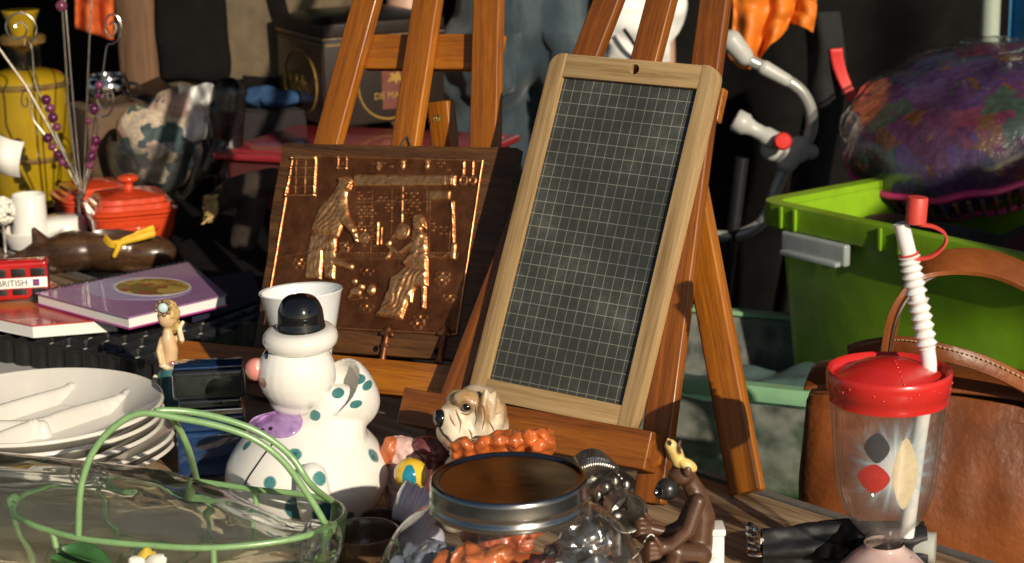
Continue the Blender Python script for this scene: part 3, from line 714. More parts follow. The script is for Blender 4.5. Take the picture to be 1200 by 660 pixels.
# tall white flared vase behind it
vb = PZ(360, 470, 0); vb = Vector((PY(358, 340, 1.80).x, 1.80, 0))
vz = PY(357, 342, 1.80).z; vr = 49 * mpp(Vector((vb.x, 1.80, vz)))
vs = thing('flared_vase', 'plain white flared porcelain vase standing behind the clown cookie jar', 'vase', vb)
nr = 23 * mpp(Vector((vb.x, 1.80, .1)))
vx = lambda z: nr * .95 + (vr - nr * .95) * max(0, (z - .065) / (vz - .065)) ** 1.0
prf = [(0, .0), (nr * 1.25, 0), (nr * 1.3, .004), (nr * .95, .03), (nr * .9, .055), (vx(.08), .08)] + [(vx(z), z) for z in (.11, .14, vz - .004)] + [(vr * 1.01, vz - .001), (vr, vz), (vr - .0028, vz - .001)] + [(vx(z) - .0034, z) for z in (.14, .11, .08)] + [(0, .06)]
obj('vase_body', tf(lathe(prf, 64), T(vb) @ rotm(y=-2, x=-3)), basic('bluish porcelain', (.72, .74, .74), .16, .03, 20, coat=.6, coatr=.05), vs)

# ------------------------------------------------------------------ bulldog figurine
BY = 1.60
def bp(x, y, dy=0): return PY(x, y, BY + dy)
bs = mpp(bp(555, 490))
dg_ = thing('bulldog_figurine', 'cream and tan painted bulldog figurine looking left behind the jar', 'figurine', Vector((bp(560, 520).x + .012, BY + .02, 0)))
tanc = (.46, .28, .12); drk = (.20, .11, .05)
items = [(bp(578, 470, -.012), (.016, .02, .012), tanc), (bp(548, 466, -.028), (.013, .02, .010), tanc), (bp(563, 476, -.032), (.0026, .02, .014), (.34, .20, .09)), (bp(571, 487, -.034), (.0025, .02, .014), (.40, .25, .12)), (bp(535, 463, -.0), (.012, .03, .008), (.45, .30, .14)), (bp(522, 481, -.035), (.0035, .02, .0035), (.42, .12, .08)),
         (bp(524, 514, -.02), (.004, .03, .007), (.40, .27, .17)), (bp(547, 481, -.036), (.007, .02, .006), drk), (bp(590, 482, 0), (.006, .02, .012), (.36, .2, .08))]
DOG = spots('bulldog paint', (.66, .57, .42), items, rough=.42, coat=.15, soft=.007, var=.16, sc=70, bmp=.0006, bsc=130)
P = [ell(bp(559, 485), (.0275, .029, .026)), ell(bp(566, 499, .004), (.0235, .027, .024)), ell(bp(535, 494, -.012), (.019, .017, .018)), ell(bp(541, 509, -.020), (.020, .014, .018), rotm(y=-15)), ell(bp(530, 512, -.014), (.010, .013, .012)), ell(bp(528, 505, -.006), (.013, .015, .014)),
     ell(bp(552, 511, -.018), (.016, .012, .012)), ell(bp(550, 470, -.018), (.015, .011, .009), rotm(y=25)), ell(bp(539, 468, -.004), (.013, .012, .009)), ell(bp(565, 502, -.02), (.014, .012, .020)),
     ell(bp(574, 482, -.022), (.005, .010, .020), rotm(y=14)), ell(bp(566, 478, -.026), (.0045, .008, .018), rotm(y=10)), ell(bp(583, 493, -.014), (.006, .010, .018), rotm(y=14)),
     cap(bp(569, 508, .01), .020, Vector((bp(572, 520).x, BY + .03, .045)), .032), cap(Vector((bp(572, 520).x, BY + .03, .04)), .036, Vector((bp(572, 520).x + .004, BY + .05, .036)), .034)]
for sx in (-.022, .020):
    P.append(cap(Vector((bp(565, 520).x + sx, BY - .012, .055)), .012, Vector((bp(565, 520).x + sx, BY - .022, .009)), .0095)); P.append(ell(Vector((bp(565, 520).x + sx - .004, BY - .03, .008)), (.012, .014, .008)))
me = fuse(P, .0016, 4)
for v in me.vertices:
    if v.co.z > .06: v.co += v.normal * .0004 * math.sin((v.co.x * .9 + v.co.z * .3) * 420 + 3 * n3(v.co.x * 60, v.co.z * 60, 1))
body_o = obj('body', me, DOG, dg_, ang=None)
obj('nose', fuse([ell(bp(517, 491, -.018), (.0075, .008, .0085)), ell(bp(516, 486, -.016), (.006, .008, .005))], .0012, 2), BLACKGLAZE, dg_, ang=None)
ear = bmesh.new()
def earm(pts, dy0, name='ear'):
    bm = bmesh.new(); c = bm.verts.new(bp(sum(p[0] for p in pts) / len(pts), sum(p[1] for p in pts) / len(pts), dy0 - .006)); vs_ = [bm.verts.new(bp(x, y, dy0 + d)) for x, y, d in pts]
    for i in range(len(vs_)): bm.faces.new((c, vs_[i], vs_[(i + 1) % len(vs_)]))
    return obj(name, evald(bm, [('SOLIDIFY', dict(thickness=.0035, offset=0)), ('SUBSURF', dict(levels=2))]), DOG, dg_, ang=None)
earm([(567, 464, 0), (579, 460, .004), (588, 470, .004), (592, 485, 0), (582, 486, -.004), (572, 487, -.004), (566, 476, -.002)], -.020)
earm([(527, 462, 0), (537, 458, .004), (541, 463, 0), (532, 470, -.003), (525, 472, -.002)], -.002)
dtree = tree_of(body_o)
for x, y in ((546.5, 478),):
    e = obj('eye', ell(on(dtree, x, y, -.0012), (.0042, .0042, .0042), seg=16), BLACKGLAZE, dg_)
WRK = basic('tan crease paint', (.26, .14, .055), .5, .2, 90)
for pts in ([(553, 468), (558, 478), (559, 490), (556, 500)], [(560, 464), (566, 476), (568, 490), (565, 504)], [(541, 470), (547, 471), (553, 475)], [(540, 484), (548, 486), (553, 482)], [(533, 476), (536, 486), (540, 496), (538, 508)], [(526, 484), (529, 492), (534, 500)], [(546, 500), (552, 508), (553, 516)], [(572, 492), (578, 503), (580, 514)], [(530, 464), (535, 470), (538, 476)]):
    q = [on(dtree, x, y, -.0002) for x, y in pts]
    if all(q): obj('wrinkle_line', tube(q, [.0003] + [.0009] * (len(q) - 2) + [.0003], 6, sm=4), WRK, dg_)
obj('mouth_line', tube([q for q in (on(dtree, x, y, .0002) for x, y in ((515, 500), (519, 508), (525, 513), (531, 519), (541, 523), (549, 521))) if q], .0010, 6, sm=4), basic('dark brown paint', (.03, .016, .01), .5), dg_)
# green collar
obj('collar', tube([bp(548, 527, -.026), bp(562, 527, -.036), bp(580, 525, -.032), bp(592, 518, -.012), bp(598, 512, .012)], .0042, 8, sm=4), basic('green glaze', (.05, .13, .085), .3, .3, 80), dg_)

# ruffled orange ornament lying between dog and jar
oc = (.46, .105, .022)
ORANGEG = spots('orange glaze', oc, [], rough=.25, coat=.4, var=.35, sc=50, bmp=.0005)
og = thing('orange_ruffled_ornament', 'glossy orange ceramic ornament with a frilled wavy rim, behind the jar lid', 'ornament', Vector((PY(600, 520, 1.53).x, 1.53, 0)))
P = []
pts = [(533, 524), (545, 520), (556, 523), (568, 518), (580, 520), (592, 513), (604, 516), (616, 510), (626, 513), (636, 508), (643, 514), (641, 523), (630, 525)]
fr1 = [PY(x, y + 2.5 * math.sin(i * 1.9), 1.52 + .007 * math.sin(i * 1.35)) for i, (x, y) in enumerate([(v.x, v.y) for v in spline([(a_, b_, 0) for a_, b_ in pts], 3)])]
P += chain(fr1, [.0052 + .0012 * math.sin(i * 1.1) for i in range(len(fr1))], 10)
P += chain([q + Vector((0, .004, -.007)) for q in fr1[::2]], [.0058] * len(fr1[::2]), 10)
P.append(ell(Vector((PY(590, 530, 1.53).x, 1.53, .055)), (.030, .014, .054)))
me = fuse(P, .0014, 9); wobble(me, .0016, 150, 3); obj('ornament_body', me, ORANGEG, og, ang=None)

# ------------------------------------------------------------------ candy jar with steel lid
jd = .0585
JB0 = PZ(596, 560, .155); JB = Vector((JB0.x, JB0.y, 0)); mj = mpp(JB0); Rl = 92.5 * mj
jz = JB0.z
cj = thing('glass_storage_jar', 'big round clear glass jar with a polished steel screw lid, front centre', 'jar', JB)
Rj = Rl * 1.75; lh = .022
zs = jz - lh
pj = [(0, .002), (Rj * .62, 0), (Rj * .72, .006), (Rj * .93, .030), (Rj * 1.0, .062), (Rj * .97, .088), (Rj * .84, .112), (Rj * .66, zs - .008), (Rl * .985, zs - .003), (Rl * .94, zs + .003), (Rl * .94, zs + .016)]
outer = sprof(pj, 6); inn = [(max(0, r - .003), z + (.003 if z < .01 else 0)) for r, z in outer][::-1]
GL = glass_thin('jar glass', (.985, .99, .985), (.72, .74, .70), dust=.03)
obj('glass_body', tf(lathe(outer, 96), T(JB)), GL, cj, ang=None)
lid = [(0, jz + .0004), (Rl * .45, jz - .0002), (Rl * .86, jz - .0012), (Rl * .90, jz - .0011), (Rl * .93, jz + .0003), (Rl * .965, jz + .0010), (Rl * .988, jz + .0002), (Rl * 1.0, jz - .003), (Rl * 1.0, jz - .0085), (Rl * 1.012, jz - .0105), (Rl * 1.012, jz - .0118), (Rl * .985, jz - .0135), (Rl * .985, jz - .0155), (Rl * 1.008, jz - .0168), (Rl * 1.012, jz - .0205), (Rl * 1.0, jz - lh), (Rl * .97, jz - lh), (Rl * .96, jz - .004), (0, jz - .004)]
LID = basic('lid steel', (.36, .355, .35), 0.19, 0.08, 12, metal=1.0, stretch=(1, 6, 1))
obj('lid', tf(lathe(lid, 128), T(JB)), LID, cj, ang=R(60))
# things kept in the jar
cols = [((.50, .13, .03), 'orange'), ((.10, .02, .012), 'dark red'), ((.52, .51, .48), 'grey'), ((.035, .10, .08), 'green'), ((.50, .13, .03), 'orange'), ((.07, .03, .02), 'brown')]
jpos = [(-.035, -.01, .052, .030), (.012, -.05, .048, .028), (.052, -.018, .034, .032), (-.060, .012, .040, .022), (.00, .03, .062, .032), (-.028, -.06, .030, .026), (.035, .045, .035, .030)]
for k, (dx, dy, dz, r) in enumerate(jpos):
    cname = cols[k % 6][1]
    me = fuse([ell((0, 0, 0), (r, r * .62, r * .66), rotm(z=37 * k, x=20 * k)), ell((r * .5, 0, r * .2), (r * .6, r * .5, r * .45), rotm(z=-25 * k))], r * .09, 3); wobble(me, r * .22, 42, k)
    lz_ = min(v.co.z for v in me.vertices)
    wp = obj('wrapped_sweet', me, basic('wrapper ' + cname + str(k), cols[k % 6][0], .22, .4, 60, coat=.4, bmp=.001, bsc=70), None, T(JB + Vector((dx, dy, dz))), ang=None)
    tag(wp, ['large orange foil-wrapped lump at the left inside the glass jar', 'dark red wrapped lump at the front inside the glass jar', 'pale grey wrapped lump at the right inside the glass jar', 'small green wrapped lump by the left wall of the glass jar', 'orange wrapped lump at the back inside the glass jar', 'brown wrapped lump low at the front inside the glass jar', 'bright orange wrapped lump at the back right inside the glass jar'][k], 'sweet', 'wrapped lumps inside the glass jar')

# upper layer of the heap, showing through the shoulder of the jar
for dx, dy, dz, r, cc_, nm_, lab_ in ((-.030, -.030, .098, .026, (.50, .13, .03), 'crumpled orange', 'crumpled orange foil lump highest in the glass jar, left of its middle'), (.006, -.040, .090, .024, (.10, .018, .012), 'deep red', 'deep red lump in the middle of the glass jar, just under the lid'),
        (.046, -.026, .088, .025, (.46, .45, .42), 'silver', 'silver foil lump at the upper right inside the glass jar'), (.052, .024, .092, .022, (.40, .39, .37), 'dull silver', 'dull silver foil lump at the back right inside the glass jar'), (-.060, .004, .090, .021, (.16, .18, .22), 'slate blue', 'slate blue wrapped lump by the left wall of the glass jar'), (-.004, .030, .100, .026, (.42, .09, .03), 'rust orange', 'rust orange wrapped lump at the top back of the glass jar')):
    me = fuse([ell((0, 0, 0), (r, r * .7, r * .6), rotm(z=900 * dx, x=30)), ell((r * .5, 0, r * .2), (r * .65, r * .5, r * .5), rotm(z=-25)), ell((-r * .5, r * .1, -r * .3), (r * .6, r * .5, r * .5))], r * .08, 2); wobble(me, r * .30, 70, dx * 50); wobble(me, r * .16, 150, dx * 90)
    sv = 'silver' in nm_
    o_ = obj('wrapped_sweet', me, basic('foil ' + nm_, cc_, .22, .4, 80, coat=.4, metal=.9 if sv else 0.0), None, T(JB + Vector((dx, dy, dz))), ang=None); tag(o_, lab_, 'sweet', 'wrapped lumps inside the glass jar')

# ------------------------------------------------------------------ pewter posy holder
pw = thing('pewter_holder', 'tarnished silver-grey pewter cup lying on its side with ribbed leaf ornament, right of the jar', 'pewter ornament', Vector((PY(725, 610, 1.50).x, 1.50, 0)))
PEW = basic('pewter', (.30, .285, .26), .42, .5, 120, metal=1.0, bmp=.0012, bsc=220)
c1 = PY(737, 603, 1.468); c0 = PY(706, 570, 1.535); axd = (c1 - c0).normalized(); Lc = (c1 - c0).length; rc = 23.5 * mpp(c1)
pf = [(0, 0), (rc * .55, 0), (rc * .62, Lc * .06), (rc * .66, Lc * .2), (rc * .80, Lc * .24), (rc * .80, Lc * .30), (rc * .72, Lc * .34), (rc * .78, Lc * .6), (rc * .90, Lc * .66), (rc * .88, Lc * .74), (rc * .86, Lc * .92), (rc * 1.0, Lc * .95), (rc * 1.03, Lc * .985), (rc * 1.0, Lc), (rc * .92, Lc * .99), (rc * .80, Lc * .9), (rc * .7, Lc * .4), (0, Lc * .34)]
fr_ = frame(c0, Vector((0, 0, 1)), axd)
obj('cup', tf(lathe(pf, 48), fr_), PEW, pw, ang=R(50))
pp = [ell(fr_ @ Vector((rc * .92 * math.cos(a), rc * .92 * math.sin(a), Lc * (.48 + .06 * (k % 2)))), (.0035, .0035, .0055)) for k, a in enumerate([i * .63 for i in range(10)])]
obj('cast_beads', join(*pp), PEW, pw)
lf = []
for k in range(15):
    f = k / 14; a = -.5 + f * 1.9; base = PY(690, 560, 1.54) + Vector((.016 * (f - .5), .01 * f, -.004)); tipx = 676 + 48 * f; tipy = 536 - 10 * math.sin(f * 3.14) + 16 * f * f
    lf += chain(spline([base, PY(682 + 36 * f, 548 - 4 * math.sin(f * 3.1), 1.53), PY(tipx, tipy, 1.545), PY(tipx + 4, tipy + 9, 1.538)], 3), [.0034, .0034, .0034, .0032, .0032, .003, .0028, .0024, .002, .0018], 8)
obj('leaf_ornament', join(*lf), PEW, pw, ang=None)
obj('cast_stem', fuse([cap(PY(688, 562, 1.545), .009, PY(706, 574, 1.54), .010), cap(PY(690, 570, 1.545), .008, Vector((PY(690, 600, 1.55).x, 1.55, .006)), .010), cap(Vector((PY(690, 600, 1.55).x, 1.55, .007)), .0075, Vector((PY(724, 620, 1.49).x, 1.50, .007)), .0075), cap(Vector((PY(724, 620, 1.49).x, 1.50, .007)), .0075, c0 + axd * Lc * .55 - Vector((0, 0, rc * .8)), .006)], .0012, 1), PEW, pw, ang=None)

# ------------------------------------------------------------------ ape figurine on a toilet
ap = thing('ape_figurine', 'brown crouching ape figurine on a tiny white toilet, yellow banana peel on head', 'figurine', PZ(805, 672, 0))
AYY = PZ(805, 672, 0).y
def apt(x, y, dy=0): return PY(x, y, AYY + dy)
am = mpp(apt(800, 620))
BROWN = basic('brown resin', (.085, .040, .022), .38, .3, 60, coat=.15, bmp=.0003)
zb = apt(805, 660).z
P = [ell(apt(799, 556, .002), (17 * am, 16 * am, 13 * am), rotm(y=-20))]
P += chain([apt(806, 560, .004), apt(817, 580, .004), apt(822, 605, .006), apt(818, 640, .008)], [.0075, .0088, .0115, .0135])
P += chain([apt(818, 588, -.010), apt(806, 622, -.016), apt(786, 640, -.018), apt(774, 643, -.018)], [.0066, .0060, .0055, .0060])
P += chain([apt(812, 588, .012), apt(799, 615, .012), apt(780, 624, .010), apt(763, 620, .010)], [.0060, .0052, .0050, .0050])
P += chain([apt(820, 650, -.004), apt(793, 648, -.014), apt(786, 672, -.016)], [.0105, .0085, .0065])
P += chain([apt(820, 650, .012), apt(795, 646, .016), apt(788, 668, .016)], [.0105, .0085, .0065])
# hands: five short fingers each
for hx, hy, dy in ((768, 645, -.018), (756, 616, .010)):
    for k in range(4): P += chain([apt(hx + 4, hy + (k - 1.5) * 5, dy - .003), apt(hx - 6, hy + (k - 1.5) * 6 + 1, dy - .005), apt(hx - 11, hy + (k - 1.5) * 6 + 5, dy - .002)], [.0026, .0023, .0019], 8)
    P += chain([apt(hx + 6, hy - 6, dy - .004), apt(hx, hy - 14, dy - .006)], [.0025, .0020], 8)
for dx, dy in ((784, -.018), (786, .016)): P.append(ell(Vector((apt(dx, 672).x - .006, AYY + dy, .0055)), (.013, .0065, .0055)))
me = fuse(P, .0011, 3); obj('body', me, BROWN, ap, ang=None)
muz = apt(782, 573, -.006)
obj('muzzle', fuse([ell(muz, (14 * am, 14 * am, 13.5 * am)), ell(apt(775, 577, -.008), (9 * am, 10 * am, 8 * am))], .0009, 3), basic('dark grey resin', (.018, .017, .017), .3, .3, 60, coat=.3), ap, ang=None)
obj('mouth', tf(lathe([(.0024, -.001), (.0036, 0), (.0040, .0012), (.0030, .0022), (.0018, .0012), (0, -.0006)], 20), frame(apt(773, 576, -.0165), (0, 0, 1), (-.45, -.85, .1))), BLACKGLAZE, ap)
for dx, dy in ((0, -.011), (3, .010)): obj('ear', ell(apt(806 + dx, 553, dy), (.0035, .002, .0048)), BROWN, ap)
PEEL = spots('banana peel', (.70, .50, .17), [(apt(797, 525, -.006), (.004, .02, .005), (.09, .05, .03)), (apt(784, 517, -.004), (.002, .02, .002), (.05, .03, .02))], rough=.35, coat=.2, soft=.003, sc=90, var=.2)
pl = [cap(apt(795, 540, -.002), .006, apt(786, 522, -.006), .0052), cap(apt(786, 522, -.006), .0052, apt(783, 515, -.005), .0014), cap(apt(797, 538, .002), .0045, apt(794, 524, .004), .003), cap(apt(794, 524, .004), .003, apt(797, 517, .005), .0012),
      ell(apt(806, 545, -.006), (12.5 * am, 8 * am, 7.0 * am), rotm(y=32)), ell(apt(797, 543, -.002), (7 * am, 8 * am, 6 * am))]
obj('banana_peel', fuse(pl, .0009, 2), PEEL, ap, ang=None)
wt = basic('toilet glaze', (.80, .79, .77), .12, .03, 30, coat=.6)
tc_ = apt(836, 645, .012)
obj('toilet_tank', join(box(.0165, .022, .034, tuple(tc_), .003, 3), box(.0185, .024, .0065, (tc_.x, tc_.y, tc_.z + .0195), .0022, 3)), wt, ap)
tcx = apt(815, 668, .004)
obj('toilet_bowl', tf(lathe([(0, 0), (.012, 0), (.0125, .002), (.009, .006), (.0135, .0125), (.0150, .0165), (.013, .0180), (0, .0165)], 32), T((tcx.x, tcx.y, 0)) @ Matrix.Diagonal((1.3, 1, 1, 1))), wt, ap)
obj('toilet_seat', tube([apt(828, 618, .003), apt(829, 640, .002), apt(824, 656, -.008), apt(806, 662, -.02), apt(790, 664, -.02)], .0022, 8, sm=4), BLACKGLAZE, ap)
obj('paper_strip', evald(grid(4, 12, lambda s, t: apt(742 + 26 * t ** .6 if t < .5 else 742 + 26 * t ** .6, 655 - 28 * math.sin(t * 2.2) + 0 * s, -.012 + s * .012)), [('SOLIDIFY', dict(thickness=.001))]), basic('paper', (.7, .68, .62), .8, .05, 60), ap)

# ------------------------------------------------------------------ tumbler with straw
CBx = PZ(1034, 703, 0); cz = PY(1043, 440, CBx.y).z; mc = mpp(Vector((CBx.x, CBx.y, cz)))
cu = thing('straw_tumbler', 'clear plastic goblet tumbler with a red lid and a ribbed white bendy straw', 'tumbler', CBx)
zc = lambda y: PY(1043, y, CBx.y).z
Rr = 72 * mc
zb_ = zc(636)
po = [(Rr * .34, zb_ - .004), (Rr * .30, zb_), (Rr * .33, zc(627)), (Rr * .47, zc(616)), (Rr * .65, zc(600)), (Rr * .785, zc(575)), (Rr * .855, zc(540)), (Rr * .90, zc(505)), (Rr * .94, zc(470)), (Rr * .96, zc(448))]
PLA = glass_thin('clear acrylic', (.98, .98, .975), (.80, .80, .79), dust=.022)
wallp = sprof(po, 6)
obj('cup_wall', tf(lathe(wallp, 96), T((CBx.x, CBx.y, 0))), PLA, cu, ang=None)
obj('inner_wall', tf(lathe([(r * .93, z) for r, z in wallp if z > zb_ + .006], 96), T((CBx.x, CBx.y, 0))), PLA, cu, ang=None)
# glitter globe base
gz = zb_ * .5
gp = sprof([(0, .001), (Rr * .62, 0), (Rr * .66, .004), (Rr * .76, gz * .7), (Rr * .74, gz * 1.1), (Rr * .56, zb_ - .012), (Rr * .36, zb_ - .004), (Rr * .33, zb_)], 6)
def glit():
    m, nt, b = mk('pink glitter globe'); setp(b, rough=.12, coat=.7, coatr=.04); L = nt.links; co = coords(nt)
    n = nd(nt, 'ShaderNodeTexNoise', i_Scale=26.0, i_Detail=6.0); L.new(co, n.inputs['Vector']); v = nd(nt, 'ShaderNodeTexVoronoi', i_Scale=230.0); L.new(co, v.inputs['Vector'])
    mt = nd(nt, 'ShaderNodeMath', operation='LESS_THAN'); L.new(v.outputs['Distance'], mt.inputs[0]); mt.inputs[1].default_value = .22
    n2 = nd(nt, 'ShaderNodeTexNoise', i_Scale=38.0); L.new(co, n2.inputs['Vector']); m2 = nd(nt, 'ShaderNodeMath', operation='GREATER_THAN'); L.new(n2.outputs[0], m2.inputs[0]); m2.inputs[1].default_value = .56
    mm = nd(nt, 'ShaderNodeMath', operation='MULTIPLY'); L.new(mt.outputs[0], mm.inputs[0]); L.new(m2.outputs[0], mm.inputs[1])
    mx = nd(nt, 'ShaderNodeMix', data_type='RGBA'); L.new(mm.outputs[0], mx.inputs[0]); L.new(ramp(nt, n.outputs[0], [(.3, (.42, .24, .22)), (.7, (.66, .52, .48))]), mx.inputs[6]); mx.inputs[7].default_value = (.05, .012, .02, 1); L.new(mx.outputs[2], b.inputs['Base Color']); return m
obj('glitter_base', tf(lathe(gp, 64), T((CBx.x, CBx.y, 0))), glit(), cu, ang=None)
zr = zc(434)
lidp = [(Rr * .90, zr - .0245), (Rr * .965, zr - .0235), (Rr * .965, zr - .0165), (Rr * 1.0, zr - .0150), (Rr * 1.01, zr - .004), (Rr * 1.015, zr), (Rr * .985, zr + .0016), (Rr * .93, zr + .0004), (Rr * .89, zr - .004), (Rr * .80, zr - .002), (Rr * .5, zr + .005), (Rr * .2, zr + .0085), (0, zr + .0095)]
bm = lathe(lidp, 96)
def lidmat():
    m = basic('red lid plastic', (.56, .022, .018), .26, .08, 20, coat=.35, coatr=.12); return m
obj('lid', tf(bm, T((CBx.x, CBx.y, 0))), lidmat(), cu, ang=R(50))
# beading on the lid flange and down the dome
bd = []
for k in range(44):
    a = k / 44 * 2 * math.pi
    if math.sin(k * 1.7) > -.2: bd.append(ell((CBx.x + Rr * 1.006 * math.cos(a), CBx.y + Rr * 1.006 * math.sin(a), zr - .008 + .003 * math.sin(k * 2.4)), .0009, seg=8))
for k in range(7):
    f = k / 6; bd.append(ell((CBx.x + Rr * (.05 + .04 * f), CBx.y - Rr * (.15 + .62 * f), zr + .0094 - .0100 * f ** 1.4), .0008, seg=8))
obj('lid_beads', join(*bd), lidmat(), cu)
# straw
s_top = PY(1056, 260, CBx.y + .01); s_b0 = PY(1074, 305, CBx.y + .012); s_b1 = PY(1082, 372, CBx.y + .010); s_b2 = PY(1092, 418, CBx.y + .006); s_in = PY(1086, 440, CBx.y + .003)
s_in = PY(1090, 440, CBx.y); s_end = Vector((CBx.x + .002, CBx.y, zb_ + .010)); 
rs = 9.2 * mc
s0 = PY(1056, 262, CBx.y + .004); s1 = PY(1065, 298, CBx.y + .004); s2 = PY(1071, 330, CBx.y + .003); s3 = PY(1080, 372, CBx.y + .002); s4 = PY(1087, 412, CBx.y); s5 = PY(1088, 440, CBx.y - .002); s6 = PY(1076, 520, CBx.y - .002); s7 = PY(1062, 628, CBx.y)
path = spline([s0, s1], 6) + spline([s1, s2, s3, s4], 26)[1:] + spline([s4, s5, s6, s7], 8)[1:]
rad = []; n0 = 7; nb = 78; 
for i, P_ in enumerate(path):
    if n0 + 1 <= i < n0 + nb - 4:
        ph = ((i - n0) % 6) / 6; flat_ = 34 <= i - n0 <= 38
        rad.append(rs * (1.0 if flat_ else 1.0 + .42 * (1 - abs(2 * ph - 1))))
    else: rad.append(rs)
obj('straw', tube(path, rad, 24), basic('straw plastic', (.80, .79, .77), .3, .03, 40, coat=.3), cu, ang=R(35))
capb = PY(1073, 262, CBx.y - .002); capt = PY(1075.5, 231, CBx.y - .002); cr_ = 12 * mc
dcap = (capt - capb); 
obj('straw_cap', tf(lathe([(cr_ * .86, .002), (cr_ * .9, 0), (cr_, .0004), (cr_, dcap.length - .001), (cr_ * .92, dcap.length), (0, dcap.length), ], 32), frame(capb, (1, 0, 0), dcap)), basic('cap plastic', (.58, .055, .04), .5, .08, 60), cu)
ringp = frame(s1, (1, 0, 0), (s1 - s0))
obj('cap_strap', join(tube([ringp @ Vector((rs * 1.12 * math.cos(a), rs * 1.12 * math.sin(a), 0)) for a in [k * 2 * math.pi / 24 for k in range(24)]], .0011, 6, closed=True), tube([PY(1077, 263, CBx.y - .002), PY(1095, 266, CBx.y - .002), PY(1108, 275, CBx.y - .002), PY(1106, 288, CBx.y - .002), PY(1090, 301, CBx.y - .001), PY(1068, 304, CBx.y)], .0011, 6, sm=6, flat=(.0045, .0014, (0, 1, .3)))), basic('cap strap plastic', (.58, .055, .04), .5, .08, 60), cu)
# pale starburst print between the walls
def decal():
    m = D.materials.new('starburst print'); m.use_nodes = True; nt = m.node_tree; b = nt.nodes['Principled BSDF']; L = nt.links; b.inputs['Roughness'].default_value = .35
    uv = nd(nt, 'ShaderNodeUVMap'); sx = nd(nt, 'ShaderNodeSeparateXYZ'); mp = nd(nt, 'ShaderNodeMapping'); mp.inputs['Location'].default_value = (-.5, -.5, 0); L.new(uv.outputs[0], mp.inputs[0]); L.new(mp.outputs[0], sx.inputs[0])
    at = nd(nt, 'ShaderNodeMath', operation='ARCTAN2'); L.new(sx.outputs[1], at.inputs[0]); L.new(sx.outputs[0], at.inputs[1])
    ml = nd(nt, 'ShaderNodeMath', operation='MULTIPLY'); L.new(at.outputs[0], ml.inputs[0]); ml.inputs[1].default_value = 17; sn_ = nd(nt, 'ShaderNodeMath', operation='SINE'); L.new(ml.outputs[0], sn_.inputs[0])
    ln = nd(nt, 'ShaderNodeVectorMath', operation='LENGTH'); L.new(mp.outputs[0], ln.inputs[0])
    ray_ = nd(nt, 'ShaderNodeMapRange'); ray_.inputs[1].default_value = -.3; ray_.inputs[2].default_value = .8; L.new(sn_.outputs[0], ray_.inputs[0])
    fall = nd(nt, 'ShaderNodeMapRange'); fall.inputs[1].default_value = .18; fall.inputs[2].default_value = .5; fall.inputs[3].default_value = .95; fall.inputs[4].default_value = 0; L.new(ln.outputs['Value'], fall.inputs[0])
    cen = nd(nt, 'ShaderNodeMapRange'); cen.inputs[1].default_value = .16; cen.inputs[2].default_value = .30; cen.inputs[3].default_value = .85; cen.inputs[4].default_value = .40; L.new(ln.outputs['Value'], cen.inputs[0])
    mxm = nd(nt, 'ShaderNodeMath', operation='MAXIMUM'); L.new(ray_.outputs[0], mxm.inputs[0]); L.new(cen.outputs[0], mxm.inputs[1])
    al = nd(nt, 'ShaderNodeMath', operation='MULTIPLY'); L.new(mxm.outputs[0], al.inputs[0]); L.new(fall.outputs[0], al.inputs[1]); L.new(al.outputs[0], b.inputs['Alpha'])
    L.new(ramp(nt, ln.outputs['Value'], [(.02, (.72, .72, .70)), (.25, (.42, .55, .62)), (.5, (.16, .32, .42))]), b.inputs['Base Color']); return m
def patch(x0, x1, y0, y1, k=.955, nx=28, ny=28):
    bm = bmesh.new(); uvl = bm.loops.layers.uv.new('UVMap'); V = []
    for j in range(ny + 1):
        z = zc(y1 + (y0 - y1) * j / ny - 15); r = None
        for (r0, z0), (r1, z1) in zip(wallp[:-1], wallp[1:]):
            if z0 <= z <= z1: r = r0 + (r1 - r0) * (z - z0) / (z1 - z0)
        row = []
        for i in range(nx + 1):
            off = ((x0 + (x1 - x0) * i / nx) - 1043) * mc; aa = math.asin(max(-1, min(1, off / (r * k)))); row.append(bm.verts.new((CBx.x + r * k * math.sin(aa), CBx.y - r * k * math.cos(aa), z)))
        V.append(row)
    for j in range(ny):
        for i in range(nx):
            f = bm.faces.new((V[j][i], V[j][i + 1], V[j + 1][i + 1], V[j + 1][i]))
            for lp, (a, b_) in zip(f.loops, ((i, j), (i + 1, j), (i + 1, j + 1), (i, j + 1))): lp[uvl].uv = (a / nx, b_ / ny)
    return bm
obj('printed_starburst', patch(984, 1096, 482, 606), decal(), cu, ang=None)
